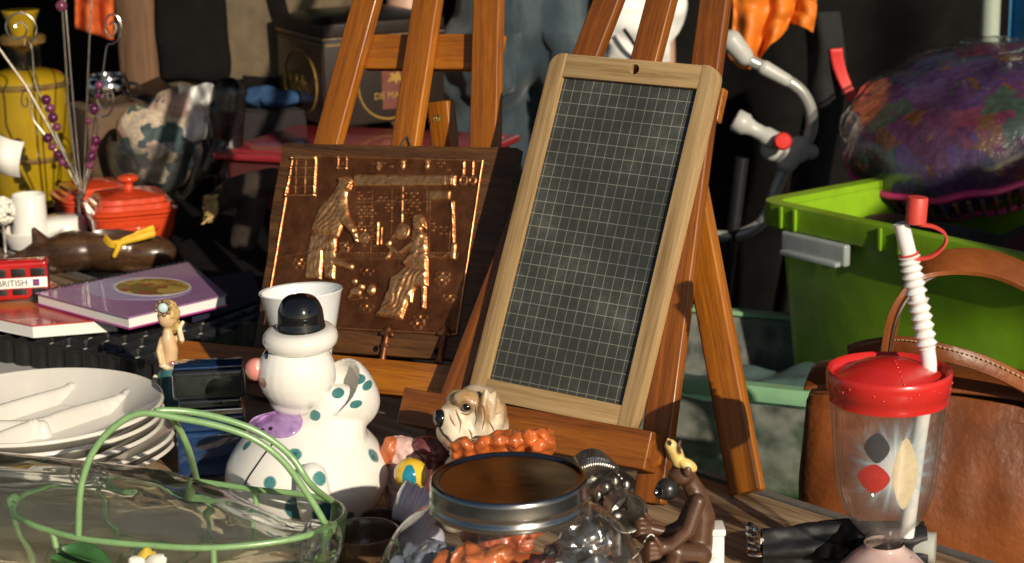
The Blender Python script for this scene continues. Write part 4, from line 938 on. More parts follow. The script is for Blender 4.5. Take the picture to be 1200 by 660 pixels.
# generic stand-in for the printed pair: two plain upright colour shapes, no figures
def blobpatch(pts, k, col, nm):
    cx_ = sum(p[0] for p in pts) / len(pts); cy_ = sum(p[1] for p in pts) / len(pts)
    bm = bmesh.new(); V = []
    def w_(x, y):
        z = zc(y - 15); r = Rr * .85
        for (r0, z0), (r1, z1) in zip(wallp[:-1], wallp[1:]):
            if z0 <= z <= z1: r = r0 + (r1 - r0) * (z - z0) / (z1 - z0)
        aa = math.asin(max(-1, min(1, (x - 1043) * mc / (r * k)))); return (CBx.x + r * k * math.sin(aa), CBx.y - r * k * math.cos(aa), z)
    pp_ = [(v.x, v.y) for v in spline([(x, y, 0) for x, y in pts], 5, True)]
    rg = [[bm.verts.new(w_(cx_ + (x - cx_) * q, cy_ + (y - cy_) * q)) for x, y in pp_] for q in (1, .66, .33)]
    c = bm.verts.new(w_(cx_, cy_))
    for a, b in zip(rg[:-1], rg[1:]):
        for i in range(len(a)): bm.faces.new((a[i], a[(i + 1) % len(a)], b[(i + 1) % len(a)], b[i]))
    for i in range(len(pp_)): bm.faces.new((rg[-1][i], rg[-1][(i + 1) % len(pp_)], c))
    obj('printed_shape', bm, basic('print ' + nm, col, .4, .15, 120), cu, ang=None)
blobpatch([(1020, 503), (1034, 521), (1020, 539), (1006, 521)], .962, (.05, .05, .06), 'dark')
blobpatch([(1018, 540), (1036, 557), (1018, 575), (1001, 557)], .962, (.50, .03, .025), 'red')
blobpatch([(1052, 508), (1069, 552), (1053, 594), (1038, 552)], .962, (.60, .50, .32), 'cream')

# ------------------------------------------------------------------ folded umbrella in front of the tumbler
um = thing('folded_umbrella', 'folded black umbrella with shiny metal rib tips lying by the tumbler', 'umbrella', PZ(960, 660, 0))
u0 = PZ(893, 641, .022); u1 = PZ(1084, 641, .024)
dirn = (u1 - u0).normalized(); fm = frame(u0, (0, 0, 1), dirn); LU = (u1 - u0).length
def umb(s, t):
    a = s * 2 * math.pi; r = (.014 + .007 * math.sin(min(1, t * 1.6) * 1.57)) * (1 + .16 * math.sin(a * 5 + t * 5) + .12 * n3(math.cos(a) * 2, math.sin(a) * 2, t * 9)); r = min(r, .0215)
    return fm @ Vector((r * math.cos(a), r * math.sin(a), t * LU))
me = evald(grid(80, 60, umb), [('SUBSURF', dict(levels=1))]); obj('canopy', me, basic('umbrella nylon', (.012, .012, .013), .55, .3, 30, bmp=.0006, bsc=220), um, ang=None)
for k in range(5):
    y = 612 + 7.5 * k
    P_ = [PZ(893, 633 + k * 3, .024 + .010 - .005 * k), PZ(881, y + 2, .030 - .006 * k), PZ(876, y + 6, .030 - .006 * k), PZ(882, y + 9, .026 - .005 * k), PZ(894, y + 9, .026 - .005 * k)]
    P_ = [Vector((p.x, p.y, max(p.z, .003))) for p in P_]
    obj('rib_tip', tube(P_, .0017, 8, sm=4), CHROME, um)
obj('strap', evald(grid(14, 8, lambda s, t: PZ(958 + 46 * s + 3 * math.sin(t * 5), 611 - 4 * s + (44 + 5 * s) * t, .048 - .014 * t - .010 * (1 - s) + .003 * n3(s * 4, t * 4))), [('SOLIDIFY', dict(thickness=.002)), ('SUBSURF', dict(levels=1))]), BLACKCLOTH, um, ang=None)
hp = PZ(1066, 646, .030); hp2 = PZ(1086, 648, .030)
obj('handle', tube([PZ(1040, 638, .026), PZ(1066, 640, .026), PZ(1074, 641, .026), PZ(1096, 643, .026)], [.009, .010, .0135, .0135], 20), basic('pale handle', (.50, .52, .47), .3, .05, 50, coat=.3), um)

# ------------------------------------------------------------------ stack of white divided dishes
pc = PZ(45, 560, 0); pr_ = 149 * mpp(Vector((pc.x, pc.y, .08)))
PLATE = basic('glazed dish', (.66, .63, .57), .13, .07, 14, coat=.6, coatr=.06, dirt=(.66, .58, .46))
ztop = PY(45, 478, pc.y).z
nst = 5; stp = (ztop - .031) / (nst - 1)
plab = ['topmost white divided dish of the stack, its ridged compartments in view', 'second white dish from the top of the stack', 'middle white dish of the stack of five', 'second white dish from the bottom of the stack', 'bottom white dish of the stack, resting on the table']
for k in range(nst):
    z0 = k * stp; jx = .004 * math.sin(k * 2.1) + .0035 * (nst - 1 - k); jy = .003 * math.cos(k * 1.7)
    def dish(s, t, top=(k == nst - 1)):
        a = s * 2 * math.pi; r = pr_ * t; z = .004 + .027 * max(0, (t - .60) / .40) ** 1.15
        if top and t < .93:
            x, y = r * math.cos(a), r * math.sin(a); q = 0
            for ang_, off in ((R(52), .0), (R(52), .068), (R(-4), -.008)):
                d_ = abs(-x * math.sin(ang_) + y * math.cos(ang_) - (off - .015))
                if ang_ < 0 and x > .012: d_ += x - .012
                q = max(q, .018 * math.exp(-(d_ / .0036) ** 2))
            z = max(z, .004 + q * min(1, (0.985 - t) * 7))
        return (r * math.cos(a), r * math.sin(a), z)
    bm = grid(181, 70, lambda s, t: dish(s, max(.002, t)))
    bmesh.ops.remove_doubles(bm, verts=bm.verts[:], dist=1e-5)
    me = evald(bm, [('SOLIDIFY', dict(thickness=.0042, offset=-1)), ('SUBSURF', dict(levels=1))])
    o = obj('divided_dish', me, PLATE, None, T((pc.x + jx, pc.y + jy, z0 + .001)) @ rotm(z=20 * k if k < nst - 1 else 0), ang=None)
    tag(o, plab[k], 'dish', 'stack of white dishes')

# ------------------------------------------------------------------ bottle lying in its green wire basket
bt0 = PZ(-48, 590, .052); bt1 = PZ(392, 640, .046); bax = (bt1 - bt0).normalized(); bl = (bt1 - bt0).length; br_ = .0475
def bprof(o=0):
    L = bl
    return [(0, o + .004), (br_ * .70 - o, o + .001), (br_ * .90 - o, o), (br_ * .99 - o, .008), (br_ - o, .02), (br_ - o, L * .46), (br_ * .96 - o, L * .56), (br_ * .80 - o, L * .68), (br_ * .55 - o, L * .79), (br_ * .38 - o, L * .86), (br_ * .34 - o, L * .93), (br_ * .42 - o, L * .94), (br_ * .42 - o, L * .985), (br_ * .36 - o, L)]
bfm = frame(bt0, Vector((0, 0, 1)), bax)
def bottle_glass():
    m, nt, b = mk('bottle glass'); setp(b, rough=.015, trans=1.0, ior=1.46); b.inputs['Base Color'].default_value = (.975, .99, .965, 1)
    n = nd(nt, 'ShaderNodeTexNoise', i_Scale=16.0, i_Detail=1.0); nt.links.new(coords(nt), n.inputs['Vector']); bump(nt, b, n.outputs[0], .004, .35)
    tr = nd(nt, 'ShaderNodeBsdfTransparent'); tr.inputs[0].default_value = (.95, .98, .94, 1); mx = nd(nt, 'ShaderNodeMixShader'); mx.inputs[0].default_value = .10
    out = nt.nodes['Material Output']; nt.links.new(b.outputs[0], mx.inputs[1]); nt.links.new(tr.outputs[0], mx.inputs[2]); nt.links.new(mx.outputs[0], out.inputs[0]); return m
BG = bottle_glass()
bo = thing('glass_bottle', 'large clear glass bottle with an embossed seal lying in the green wire basket', 'bottle', Vector(((bt0.x + bt1.x) / 2, (bt0.y + bt1.y) / 2, .01)))
po_ = sprof(bprof(0), 5); pi_ = sprof(bprof(.0048), 5)
bmb = lathe(po_ + [(r, z) for r, z in pi_[::-1]], 96)
for v in bmb.verts:
    rr = math.hypot(v.co.x, v.co.y)
    if rr > 1e-5:
        a_ = math.atan2(v.co.y, v.co.x); inner_ = min(abs(rr - r) + abs(v.co.z - z) for r, z in pi_) < 1e-6
        q = n3(math.cos(a_) * 1.3 + 5, math.sin(a_) * 1.3, v.co.z * 22) + .5 * n3(math.cos(a_) * 2.6, math.sin(a_) * 2.6 + 3, v.co.z * 50)
        k = (-.0026 * abs(q) - .0006 + .0006 * q) if inner_ else .0007 * q
        v.co.x *= (rr + k) / rr; v.co.y *= (rr + k) / rr
obj('bottle_body', tf(bmb, bfm), BG, bo, ang=None)
def on_bottle(x, y, lift=.0003):
    d = ray(x, y).normalized()
    for k in range(900):
        P = CAM + d * (1.15 + k * .0007); q = P - bt0; t = q.dot(bax); rr = (q - bax * t).length; rad = 0
        for (r0, z0), (r1, z1) in zip(po_[:-1], po_[1:]):
            lo, hi = min(z0, z1), max(z0, z1)
            if lo <= t <= hi and hi > lo: rad = max(rad, r0 + (r1 - r0) * (t - z0) / (z1 - z0))
        if rad and rr <= rad + lift: return P
    return None
seal = []
for rr in (19, 13):
    P_ = [on_bottle(104 + rr * 1.15 * math.cos(a), 556 + rr * .8 * math.sin(a)) for a in [k * 2 * math.pi / 26 for k in range(26)]]
    P_ = [p for p in P_ if p]
    if len(P_) > 8: seal.append(tube(P_, .0011, 6, closed=True))
for k in range(6):
    P_ = [on_bottle(96 + 16 * f + 3 * math.sin(k * 2 + f * 5), 551 + 2.2 * k + 2 * math.sin(f * 7 + k)) for f in (0, .35, .7, 1)]
    if all(P_): seal.append(tube(P_, .0009, 6))
if seal: obj('embossed_seal', join(*seal), BG, bo)

GREENW = basic('green painted wire', (.20, .36, .15), .32, .12, 120, coat=.35, coatr=.2, bmp=.0003)
gb = thing('green_wire_basket', 'light green wire basket with a tall double-wire handle holding the bottle', 'wire basket', PZ(215, 650, .0))
rimz = .060
rim = [PZ(x, y, rimz) for x, y in ((17, 596), (32, 612), (62, 623), (100, 632), (170, 639), (250, 642), (330, 634), (380, 621), (403, 604), (392, 589), (350, 579), (300, 574), (245, 566), (190, 560), (120, 560), (50, 574))]
wr = .0027
obj('rim_wire', tube(rim, wr, 10, closed=True, sm=6), GREENW, gb)
cx_b = sum((p for p in rim), Vector()) / len(rim)
low = [Vector((cx_b.x + (p.x - cx_b.x) * .86, cx_b.y + (p.y - cx_b.y) * .86, .0035)) for p in rim]
obj('base_wire', tube(low, .0028, 10, closed=True, sm=6), GREENW, gb)
for i in (0, 2, 4, 5, 7, 8, 9, 11, 12, 14):
    p, q = rim[i], low[i]; mid = (p + q) / 2 + (p - cx_b) * .03; mid.z = rimz * .5
    obj('upright_wire', tube([p - Vector((0, 0, .001)), mid, q], .0026, 8, sm=5), GREENW, gb)
for i, j in ((2, 13), (4, 12), (5, 11), (7, 10)): obj('cross_wire', tube([low[i], (low[i] + low[j]) / 2, low[j]], .0024, 8), GREENW, gb)
pa, pb = rim[3], rim[7]; vn = (pb - pa).cross(Vector((0, 0, 1))).normalized()
def onvp(x, y):
    d = ray(x, y); return CAM + d * ((pa - CAM).dot(vn) / d.dot(vn))
hA = [PZ(92, 630, rimz)] + [onvp(x, y) for x, y in ((93, 590), (97, 562), (109, 530), (132, 502), (165, 484.5), (215, 491), (262, 501), (300, 516), (332, 541), (358, 576), (375, 603))] + [PZ(384, 620, rimz)]
hB0 = onvp(165, 484.5)
sh = Vector((.002, .0085, .0012))
hB = [PZ(231, 564, rimz), PY(222, 530, hB0.y + .05), PY(210, 503, hB0.y + .028), PY(196, 486, hB0.y + .012), PY(184, 481.5, hB0.y + .004)] + [onvp(x, y) + sh for x, y in ((215, 488), (262, 498), (302, 514), (336, 540), (362, 576))] + [PZ(396, 592, rimz)]
obj('handle_wire', tube(hA, .0028, 10, sm=6), GREENW, gb); obj('handle_wire', tube(hB, .0028, 10, sm=6), GREENW, gb)
obj('hook', tube([rim[0], PZ(14, 590, rimz + .004), PZ(18, 584, rimz + .008), PZ(24, 590, rimz + .004)], .0030, 8, sm=5), GREENW, gb)
# artificial lily with leaves in front of the basket
li = thing('artificial_lily', 'white and yellow artificial lily with a dark green leaf on the basket front', 'flower', PZ(165, 668, .02))
PET = spots('lily petal', (.78, .76, .66), [], rough=.6, coat=0, var=.1)
YEL = basic('yellow petal', (.66, .46, .06), .6, .2, 80)
lc = PZ(170, 672, .045)
obj('stem', tube([PZ(178, 690, .006), PZ(172, 680, .03), lc], .002, 6), basic('stem green', (.05, .13, .03), .6), li)
for k, (tx, ty, m_) in enumerate(((163, 638, PET), (178, 646, YEL), (193, 652, PET), (184, 660, PET), (152, 654, PET), (171, 642, YEL))):
    tp = PZ(tx, ty, .055 + .004 * (k % 3)); dv = tp - lc; sd = dv.cross(F_).normalized()
    bm = grid(9, 9, lambda s, t: lc + dv * t + sd * ((s - .5) * .016 * math.sin(min(1, t * .92 + .06) * math.pi) ** .7) - F_ * (.006 * math.sin(t * 3) - .005 * (abs(s - .5) * 2) ** 2))
    obj('petal', evald(bm, [('SOLIDIFY', dict(thickness=.0008)), ('SUBSURF', dict(levels=1))]), m_, li, ang=None)
for (sx_, sy_, tx, ty, zz) in ((130, 668, 72, 650, .05), (120, 672, 60, 662, .04)):
    a_, b_ = PZ(sx_, sy_, zz), PZ(tx, ty, zz + .012); dv = b_ - a_; sd = dv.cross(Vector((0, 0, 1))).normalized()
    bm = grid(9, 13, lambda s, t: a_ + dv * t + sd * ((s - .5) * .030 * math.sin(min(1, t * .95 + .03) * math.pi) ** .8) + Vector((0, 0, .006 * abs(s - .5) * 2 + .004 * math.sin(t * 3))))
    obj('leaf', evald(bm, [('SOLIDIFY', dict(thickness=.0007)), ('SUBSURF', dict(levels=1))]), basic('leaf green' + str(tx), (.035, .11, .03), .45, .3, 70), li, ang=None)
# crumpled cream wrapping paper under the basket
pp0 = [PZ(x, y, .0) for x, y in ((-80, 690), (300, 720), (400, 590), (0, 560))]
bm = grid(60, 50, lambda s, t: (lambda P: Vector((P.x, P.y, .0022 + .0045 * abs(n3(P.x * 26, P.y * 26)) + .003 * abs(n3(P.x * 60, P.y * 60, 4)))))((pp0[0] * (1 - s) + pp0[1] * s) * (1 - t) + (pp0[3] * (1 - s) + pp0[2] * s) * t))
pap = obj('wrapping_paper', evald(bm, [('SOLIDIFY', dict(thickness=.0008, offset=1))]), basic('cream paper', (.66, .54, .36), .8, .12, 30), ang=R(12)); tag(pap, 'crumpled cream wrapping paper spread under the green wire basket', 'paper')

# brown glazed bowls between basket and jar
def bowl(x, y, r, h, mat, lab, tilt=0):
    c = PZ(x, y, 0)
    p_ = sprof([(0, .001), (r * .5, 0), (r * .55, .003), (r * .85, h * .45), (r, h), (r * .96, h + .001), (r * .8, h * .5), (r * .45, .006), (0, .005)], 4)
    o = obj('bowl', tf(lathe(p_, 56), rotm(y=tilt)), mat, None, T(c), ang=None); tag(o, lab, 'bowl', 'brown glazed bowls')
BRG = basic('brown glaze', (.10, .052, .026), .2, .4, 60, coat=.6, bmp=.0004)
bowl(428, 672, .030, .036, BRG, 'speckled brown glazed bowl between wire basket and glass jar'); bowl(452, 640, .022, .026, basic('dark brown glaze', (.055, .022, .012), .2, .3, 60, coat=.6), 'smaller dark brown glazed bowl behind the speckled one')

# small figurines left of the bulldog
eg = thing('painted_egg', 'shiny yellow egg with a broad turquoise painted band', 'egg', Vector((PY(482, 556, 1.56).x, 1.56, 0)))
ec = PY(482, 556, 1.56); er = 20 * mpp(ec)
obj('egg', ell(ec, (er * 1.04, er * 1.04, er * .96), rotm(y=12)), spots('egg paint', (.72, .46, .03), [(ec + Vector((-.001, -er, .0)), (er * .42, er * 1.0, er * .9), (.02, .24, .33)), (ec + Vector((er * .95, -er * .3, -.002)), (er * .42, er, er * .8), (.09, .055, .02))], sc=80, rough=.12), eg)
obj('egg_stand', tf(lathe(sprof([(0, 0), (.012, 0), (.012, .003), (.006, .012), (.005, ec.z - .026), (.010, ec.z - er * .82), (.008, ec.z - er * .84), (0, ec.z - er * .9)], 4), 24), T((ec.x, ec.y, 0))), BRG, eg)
ld = thing('lavender_figurine', 'lavender ruffled ceramic figurine with rust markings under the yellow egg', 'figurine', Vector((PY(490, 600, 1.50).x, 1.515, 0)))
P = []
for k in range(6): P.append(ell(PY(470 + 8 * k, 586 + 3 * k, 1.515 + .003 * k), (.0052, .016, .019), rotm(y=22 + 4 * k)))
P.append(cap(Vector((PY(480, 600, 1.52).x, 1.52, .012)), .012, Vector((PY(505, 612, 1.525).x, 1.525, .012)), .012))
P.append(cap(Vector((PY(488, 600, 1.52).x, 1.52, .010)), .012, PY(488, 596, 1.52), .014))
obj('ruffle', fuse(P, .0013, 2), spots('lavender glaze', (.50, .48, .58), [(PY(474, 582, 1.497), .003, (.4, .2, .15)), (PY(486, 590, 1.50), .0028, (.4, .2, .15)), (PY(497, 588, 1.50), .003, (.45, .25, .18)), (PY(500, 600, 1.50), .003, (.4, .2, .15))], sc=60), ld, ang=None)
pk = thing('pink_figurine', 'small figurine in a pink lace dress with orange hair lying behind the egg', 'figurine', Vector((PY(478, 536, 1.62).x, 1.62, 0)))
hz = PY(478, 530, 1.62).z
P = [ell(PY(478, 528, 1.62), (.019, .014, .012), rotm(y=12)), ell(PY(466, 526, 1.62), (.013, .012, .012)), cap(PY(474, 536, 1.62), .015, Vector((PY(474, 545, 1.62).x, 1.62, .016)), .018)]
me = fuse(P, .0013, 2); wobble(me, .002, 160, 5); obj('dress', me, spots('pink lace', (.62, .40, .36), [], rough=.5, coat=.1, var=.25, sc=140), pk, ang=None)
me = fuse([ell(PY(457, 526, 1.615), (.0075, .009, .012)), ell(PY(452, 534, 1.615), (.006, .008, .012)), ell(PY(459, 519, 1.615), (.006, .007, .006))], .0011, 2); wobble(me, .0012, 200, 2); obj('hair', me, spots('orange hair', (.45, .12, .04), [], rough=.4, coat=.1, var=.3), pk, ang=None)
obj('shawl', fuse([ell(PY(502, 524, 1.615), (.017, .013, .010), rotm(y=8)), ell(PY(515, 528, 1.615), (.012, .012, .011)), cap(PY(505, 530, 1.62), .012, Vector((PY(505, 545, 1.62).x, 1.62, .014)), .016)], .0013, 2), spots('plum glaze', (.11, .03, .035), [], rough=.3, coat=.3, var=.4), pk, ang=None)

# ------------------------------------------------------------------ dark blue perfume bottles and lady figurine
pf_ = thing('perfume_bottle', 'square dark blue glass perfume bottle with a ribbed clear waist and blue cap', 'perfume bottle', PZ(252, 552, 0))
PB = PZ(252, 552, 0); pm = mpp(PB + Vector((0, 0, .05)))
BLUEG = basic('blue lacquered glass', (.012, .035, .10), .06, .3, 40, coat=1.0, coatr=.02)
DARKG = basic('dark glass', (.012, .014, .016), .04, .3, 60, coat=1.0, coatr=.02)
wpx = 82 * pm
def zy(y): return PY(252, y, PB.y).z
pmx = T((PB.x, PB.y, 0)) @ rotm(z=6)
def slab(y0, y1, wk, dk, mat, nm, bv=.004):
    z1, z0 = zy(y0), zy(y1); obj(nm, box(wpx * wk, wpx * dk, z1 - z0, (0, 0, (z0 + z1) / 2), bv, 4), mat, pf_, pmx)
slab(500, 552, 1.0, .55, BLUEG, 'bottle_base'); slab(482, 499.3, .96, .5, BLUEG, 'bottle_body', .003); slab(474, 481.4, .92, .46, CHROME, 'metal_band', .0015); slab(463, 473.3, .88, .42, DARKG, 'waist', .003); slab(428, 462.3, 1.02, .5, DARKG, 'cap_block', .0045)
zt1, zt0 = zy(427), zy(461)
obj('cap_plate', box(wpx * .9, .0016, (zt1 - zt0) * .62, (0, -wpx * .2525, (zt1 + zt0) / 2 - .001), .0006), basic('grey-green sheen', (.05, .06, .05), .12, .3, 80, metal=.6), pf_, pmx)
obj('cap_top', box(wpx * .96, wpx * .44, .0022, (0, 0, zt1 + .0009), .0008), BLUEG, pf_, pmx)

ldy = thing('lady_figurine', 'slim lady figurine in a teal gown with a pale blue flower in blonde hair', 'figurine', PZ(200, 506, 0))
LB = PZ(200, 506, 0); lm = mpp(LB + Vector((0, 0, .07)))
def lp(x, y, dy=0): return PY(x, y, LB.y + dy)
SKIN = basic('painted skin', (.60, .40, .22), .4, .08, 60, coat=.15)
TEAL = spots('teal glaze', (.04, .17, .165), [], rough=.3, coat=.3, var=.25, sc=60)
P = [cap(lp(199, 432), .0080, Vector((LB.x, LB.y, .012)), .016), cap(lp(191, 440, .004), .006, Vector((LB.x - .008, LB.y + .004, .010)), .014), cap(Vector((LB.x, LB.y, .008)), .018, Vector((LB.x + .001, LB.y, .009)), .018)]
obj('gown', fuse(P, .0013, 3), TEAL, ldy, ang=None)
P = chain([lp(198, 428), lp(200, 410), lp(197, 398), lp(196, 384)], [.0085, .0078, .0074, .0036]) + [ell(lp(196, 372), (.0098, .010, .0115))]
P += chain([lp(190, 398, .0), lp(186, 412, -.004), lp(189, 426, -.008)], [.0034, .003, .0026], 10) + chain([lp(206, 398, .004), lp(212, 392, .006), lp(213, 400, .0)], [.0034, .003, .0026], 10)
obj('body', fuse(P, .0010, 3), SKIN, ldy, ang=None)
P = [ell(lp(198, 369, .002), (.0118, .0115, .0115)), ell(lp(203, 381, .006), (.008, .008, .009)), ell(lp(196, 358, .002), (.009, .009, .006))]
me = fuse(P, .0011, 2); wobble(me, .0016, 190, 4); obj('hair', me, spots('blonde paint', (.50, .34, .13), [], rough=.5, coat=0, var=.35, sc=150), ldy, ang=None)
fl = [ell(lp(191, 361, -.011), (.0052, .003, .0052))]
for k in range(9): a_ = k * .7; fl.append(ell(lp(191 + 8.4 * math.cos(a_), 361 + 8.4 * math.sin(a_), -.0095), .0022, seg=10))
obj('hair_flower', join(*fl[:1]), spots('pale blue enamel', (.45, .62, .62), [], rough=.3), ldy); obj('flower_petals', join(*fl[1:]), basic('dark petals', (.20, .12, .06), .5, .4, 200), ldy)
P = [ell(lp(191 + 5 * k, 428 + 3 * math.sin(k * 2), -.006), (.0045, .004, .0032)) for k in range(5)] + chain([lp(182, 442, -.008), lp(180, 460, -.010), lp(182, 480, -.012)], [.0028, .0032, .003]) + chain([lp(213, 398, -.003), lp(210, 385, .003), lp(214, 378, .003)], [.003, .0028, .0022])
obj('lace_trim', fuse(P, .001, 1), spots('cream lace', (.66, .55, .36), [(lp(203, 424, -.01), .005, (.45, .14, .12))], rough=.4, var=.2), ldy, ang=None)

# ------------------------------------------------------------------ tray, books, toy bus, clog and bric-a-brac on the left
zt_ = .032
tr = thing('black_plastic_tray', 'shallow black plastic tray with moulded square compartments under the cookbooks', 'tray', PZ(100, 410, 0))
ca, cb_ = PZ(-60, 386, zt_), PZ(178, 425, zt_); dx_ = (cb_ - ca).normalized(); dx_.z = 0; dy_ = Vector((-dx_.y, dx_.x, 0)); TL_ = (cb_ - ca).length; TW = .30
tfm = frame((ca.x, ca.y, .001), dx_, (0, 0, 1))
nC, nR = 12, 8
def traymesh():
    nx, ny = nC * 8 + 1, nR * 8 + 1
    def fn(s, t):
        x, y = s * nC % 1, t * nR % 1; d = min(min(x, 1 - x), min(y, 1 - y)) if 0 < s < 1 and 0 < t < 1 else 0
        return (s * TL_, t * TW, zt_ - .001 - (zt_ - .005) * max(0, min(1, (d - .06) / .22)))
    return grid(nx, ny, fn)
obj('compartments', evald(traymesh(), [('SOLIDIFY', dict(thickness=.0012, offset=-1))]), BLACKPLASTIC, tr, tfm, ang=R(25))
# fluted front and end walls
def flute(n, L, out, M_):
    def fn(s, t):
        ph = (s * n) % 1; b = .5 - .5 * math.cos(ph * 2 * math.pi); b = min(1, b * 2.0)
        return (s * L, -.0015 - out * (1 - t) * .25 - .0045 * b * (1 - t * .25), t * zt_)
    return obj('fluted_wall', evald(grid(n * 10 + 1, 6, fn), [('SOLIDIFY', dict(thickness=.0015))]), BLACKPLASTIC, tr, M_, ang=R(50))
flute(nC, TL_, .004, tfm)
flute(nR, TW, .004, tfm @ T((TL_, 0, 0)) @ rotm(z=90))
obj('rim', tube([(-.0, -.003, zt_), (TL_ + .003, -.003, zt_), (TL_ + .003, TW, zt_), (0, TW, zt_)], .0022, 8, closed=True), BLACKPLASTIC, tr, tfm)
# pale board in front of the tray
q_ = [PZ(x, y, .004) for x, y in ((-80, 440), (60, 452), (158, 442), (150, 430), (-80, 396))]
fo = obj('foam_sheet', evald((lambda bm: (bm.faces.new([bm.verts.new(p) for p in q_]), bm)[1])(bmesh.new()), [('SOLIDIFY', dict(thickness=.0035, offset=-1))]), basic('grey foam', (.40, .39, .36), .7, .06, 200), ang=R(30)); tag(fo, 'pale grey foam sheet lying between black tray and white dishes', 'foam sheet')

def hexa(q, z0, z1):
    bm = bmesh.new(); a = [bm.verts.new((p.x, p.y, z0)) for p in q]; b = [bm.verts.new((p.x, p.y, z1)) for p in q]; n = len(q)
    bm.faces.new(a[::-1]); bm.faces.new(b)
    for i in range(n): bm.faces.new((a[i], a[(i + 1) % n], b[(i + 1) % n], b[i]))
    return bm
def inset(q, k):
    c = sum(q, Vector()) / len(q); return [c + (p - c) * k for p in q]
PAGES = basic('paper block', (.72, .70, .66), .8, .06, 300, stretch=(1, 1, 12))
# red book
zr0, zr1 = zt_ + .003, zt_ + .017
rq = [PZ(x, y, zr1) for x, y in ((38, 382), (138, 374), (60, 330), (-110, 352))]
rb = thing('red_cookbook', 'red-covered softback book with white page edges, under the purple cookbook', 'book', (sum(rq, Vector()) / 4) - Vector((0, 0, zr1 - zr0)))
obj('pages', hexa(inset(rq, .985), zr0, zr1 - .0012), PAGES, rb, sm=False)
obj('cover', bevel(hexa(rq, zr1 - .001, zr1 + .0006), .0004, 1), spots('red cover', (.42, .045, .025), [((rq[0] + rq[3]) / 2 + Vector((.05, .03, 0)), (.03, .02, .02), (.62, .22, .05)), ((rq[0] + rq[1]) / 2 + Vector((-.03, .06, 0)), (.04, .018, .02), (.55, .10, .03))], rough=.25, soft=.01, coat=.4, var=.2), rb, sm=False)
obj('back_cover', hexa(inset(rq, 1.0), zr0 - .0008, zr0 - .0001), basic('white cover back', (.7, .68, .64), .5), rb, sm=False)
zp0, zp1 = zr1 + .0015, zr1 + .0165
pqd = [PZ(x, y, zp1) for x, y in ((150, 372), (266, 345), (221, 307), (41, 343))]
pb_ = thing('purple_cookbook', 'spiral-bound purple cookbook with a golden plate of food pictured on its cover', 'book', (sum(pqd, Vector()) / 4) - Vector((0, 0, zp1 - zp0)))
PURP = spots('purple cover', (.30, .155, .30), [((pqd[2] * .8 + pqd[3] * .2), (.10, .05, .05), (.40, .25, .36))], rough=.3, coat=.35, soft=.02, var=.15, sc=14)
MAG = basic('magenta cover edge', (.32, .03, .20), .3, .1, 50, coat=.3)
obj('pages', hexa(inset(pqd, .975), zp0 + .0012, zp1 - .0018), PAGES, pb_, sm=False)
obj('cover', bevel(hexa(pqd, zp1 - .0017, zp1), .0005, 1), PURP, pb_, sm=False)
obj('back_cover', bevel(hexa(pqd, zp0, zp0 + .0018), .0005, 1), MAG, pb_, sm=False)
def onz(poly_px, z0, z1): return hexa([PZ(x, y, z1) for x, y in poly_px], z0, z1)
def disc_px(cx, cy, rx, ry, n=40, rot=0): return [(cx + rx * math.cos(a) * math.cos(rot) - ry * math.sin(a) * math.sin(rot), cy + rx * math.cos(a) * math.sin(rot) + ry * math.sin(a) * math.cos(rot)) for a in [k * 2 * math.pi / n for k in range(n)]]
obj('plate_picture', onz(disc_px(162, 338, 63, 13.5), zp1, zp1 + .0003), basic('printed plate', (.34, .28, .44), .3, .12, 30, coat=.3), pb_, sm=False)
obj('plate_rim_picture', onz(disc_px(178, 336, 46, 11), zp1 + .0003, zp1 + .0005), basic('printed plate rim', (.60, .54, .56), .3, .06, 30, coat=.3), pb_, sm=False)
obj('food_picture', onz(disc_px(179, 336, 43, 9.6), zp1 + .0005, zp1 + .0007), patches('printed food', [(.50, .34, .07), (.36, .20, .04), (.55, .42, .14), (.30, .07, .03), (.40, .28, .06), (.20, .15, .03)], sc=70, rough=.3), pb_, sm=False)
spn = []
for k in range(26):
    f = (k + .5) / 26; P_ = pqd[3] * (1 - f) + pqd[2] * f; spn.append(tube([P_ + Vector((.004 * math.cos(a), -.0 + .004 * math.sin(a) * 0, -.006 + .0085 * math.sin(a))) for a in [j * .63 for j in range(10)]], .0010, 6, closed=True))
obj('spiral_binding', join(*spn), BLACKPLASTIC, pb_)
# dark navy folder behind
nq = [PZ(x, y, zt_ + .010) for x, y in ((225, 372), (305, 346), (296, 316), (222, 330))]
nv = obj('navy_folder', bevel(hexa(nq, zt_ + .003, zt_ + .010), .001, 2), basic('navy card', (.012, .012, .035), .6, .2, 60), sm=False); tag(nv, 'dark navy folder lying on the tray beside the purple cookbook', 'folder')

# toy double-decker bus
bz = zr1 + .0008
bb = PZ(26, 352, bz); bxd = (PZ(66, 345, bz) - PZ(-20, 350, bz)); bxd.z = 0; bxd.normalize()
bus = thing('toy_bus', 'small red toy double-decker bus with a white BRITISH banner on its side', 'toy bus', bb)
bmm = mpp(bb); bf = frame(bb, bxd, (0, 0, 1)); BLn = 88 * bmm; BHt = 45 * bmm; BWd = 26 * bmm
BUSR = basic('bus enamel', (.42, .012, .012), .18, .1, 60, coat=.7, coatr=.05)
obj('body', bevel(tf(box(BLn, BWd, BHt, (-.012, 0, .004 + BHt / 2)), Matrix.Identity(4)), .0045, 4), BUSR, bus, bf)
for k in range(4):
    xx = -.012 - BLn / 2 + BLn * (k + .5) / 4
    obj('window', box(BLn * .19, .0009, BHt * .22, (xx, -BWd / 2 - .0003, .004 + BHt * .72), .0004), BLACKPLASTIC, bus, bf)
    obj('window', box(BLn * .19, .0009, BHt * .16, (xx, -BWd / 2 - .0003, .004 + BHt * .21), .0004), BLACKPLASTIC, bus, bf)
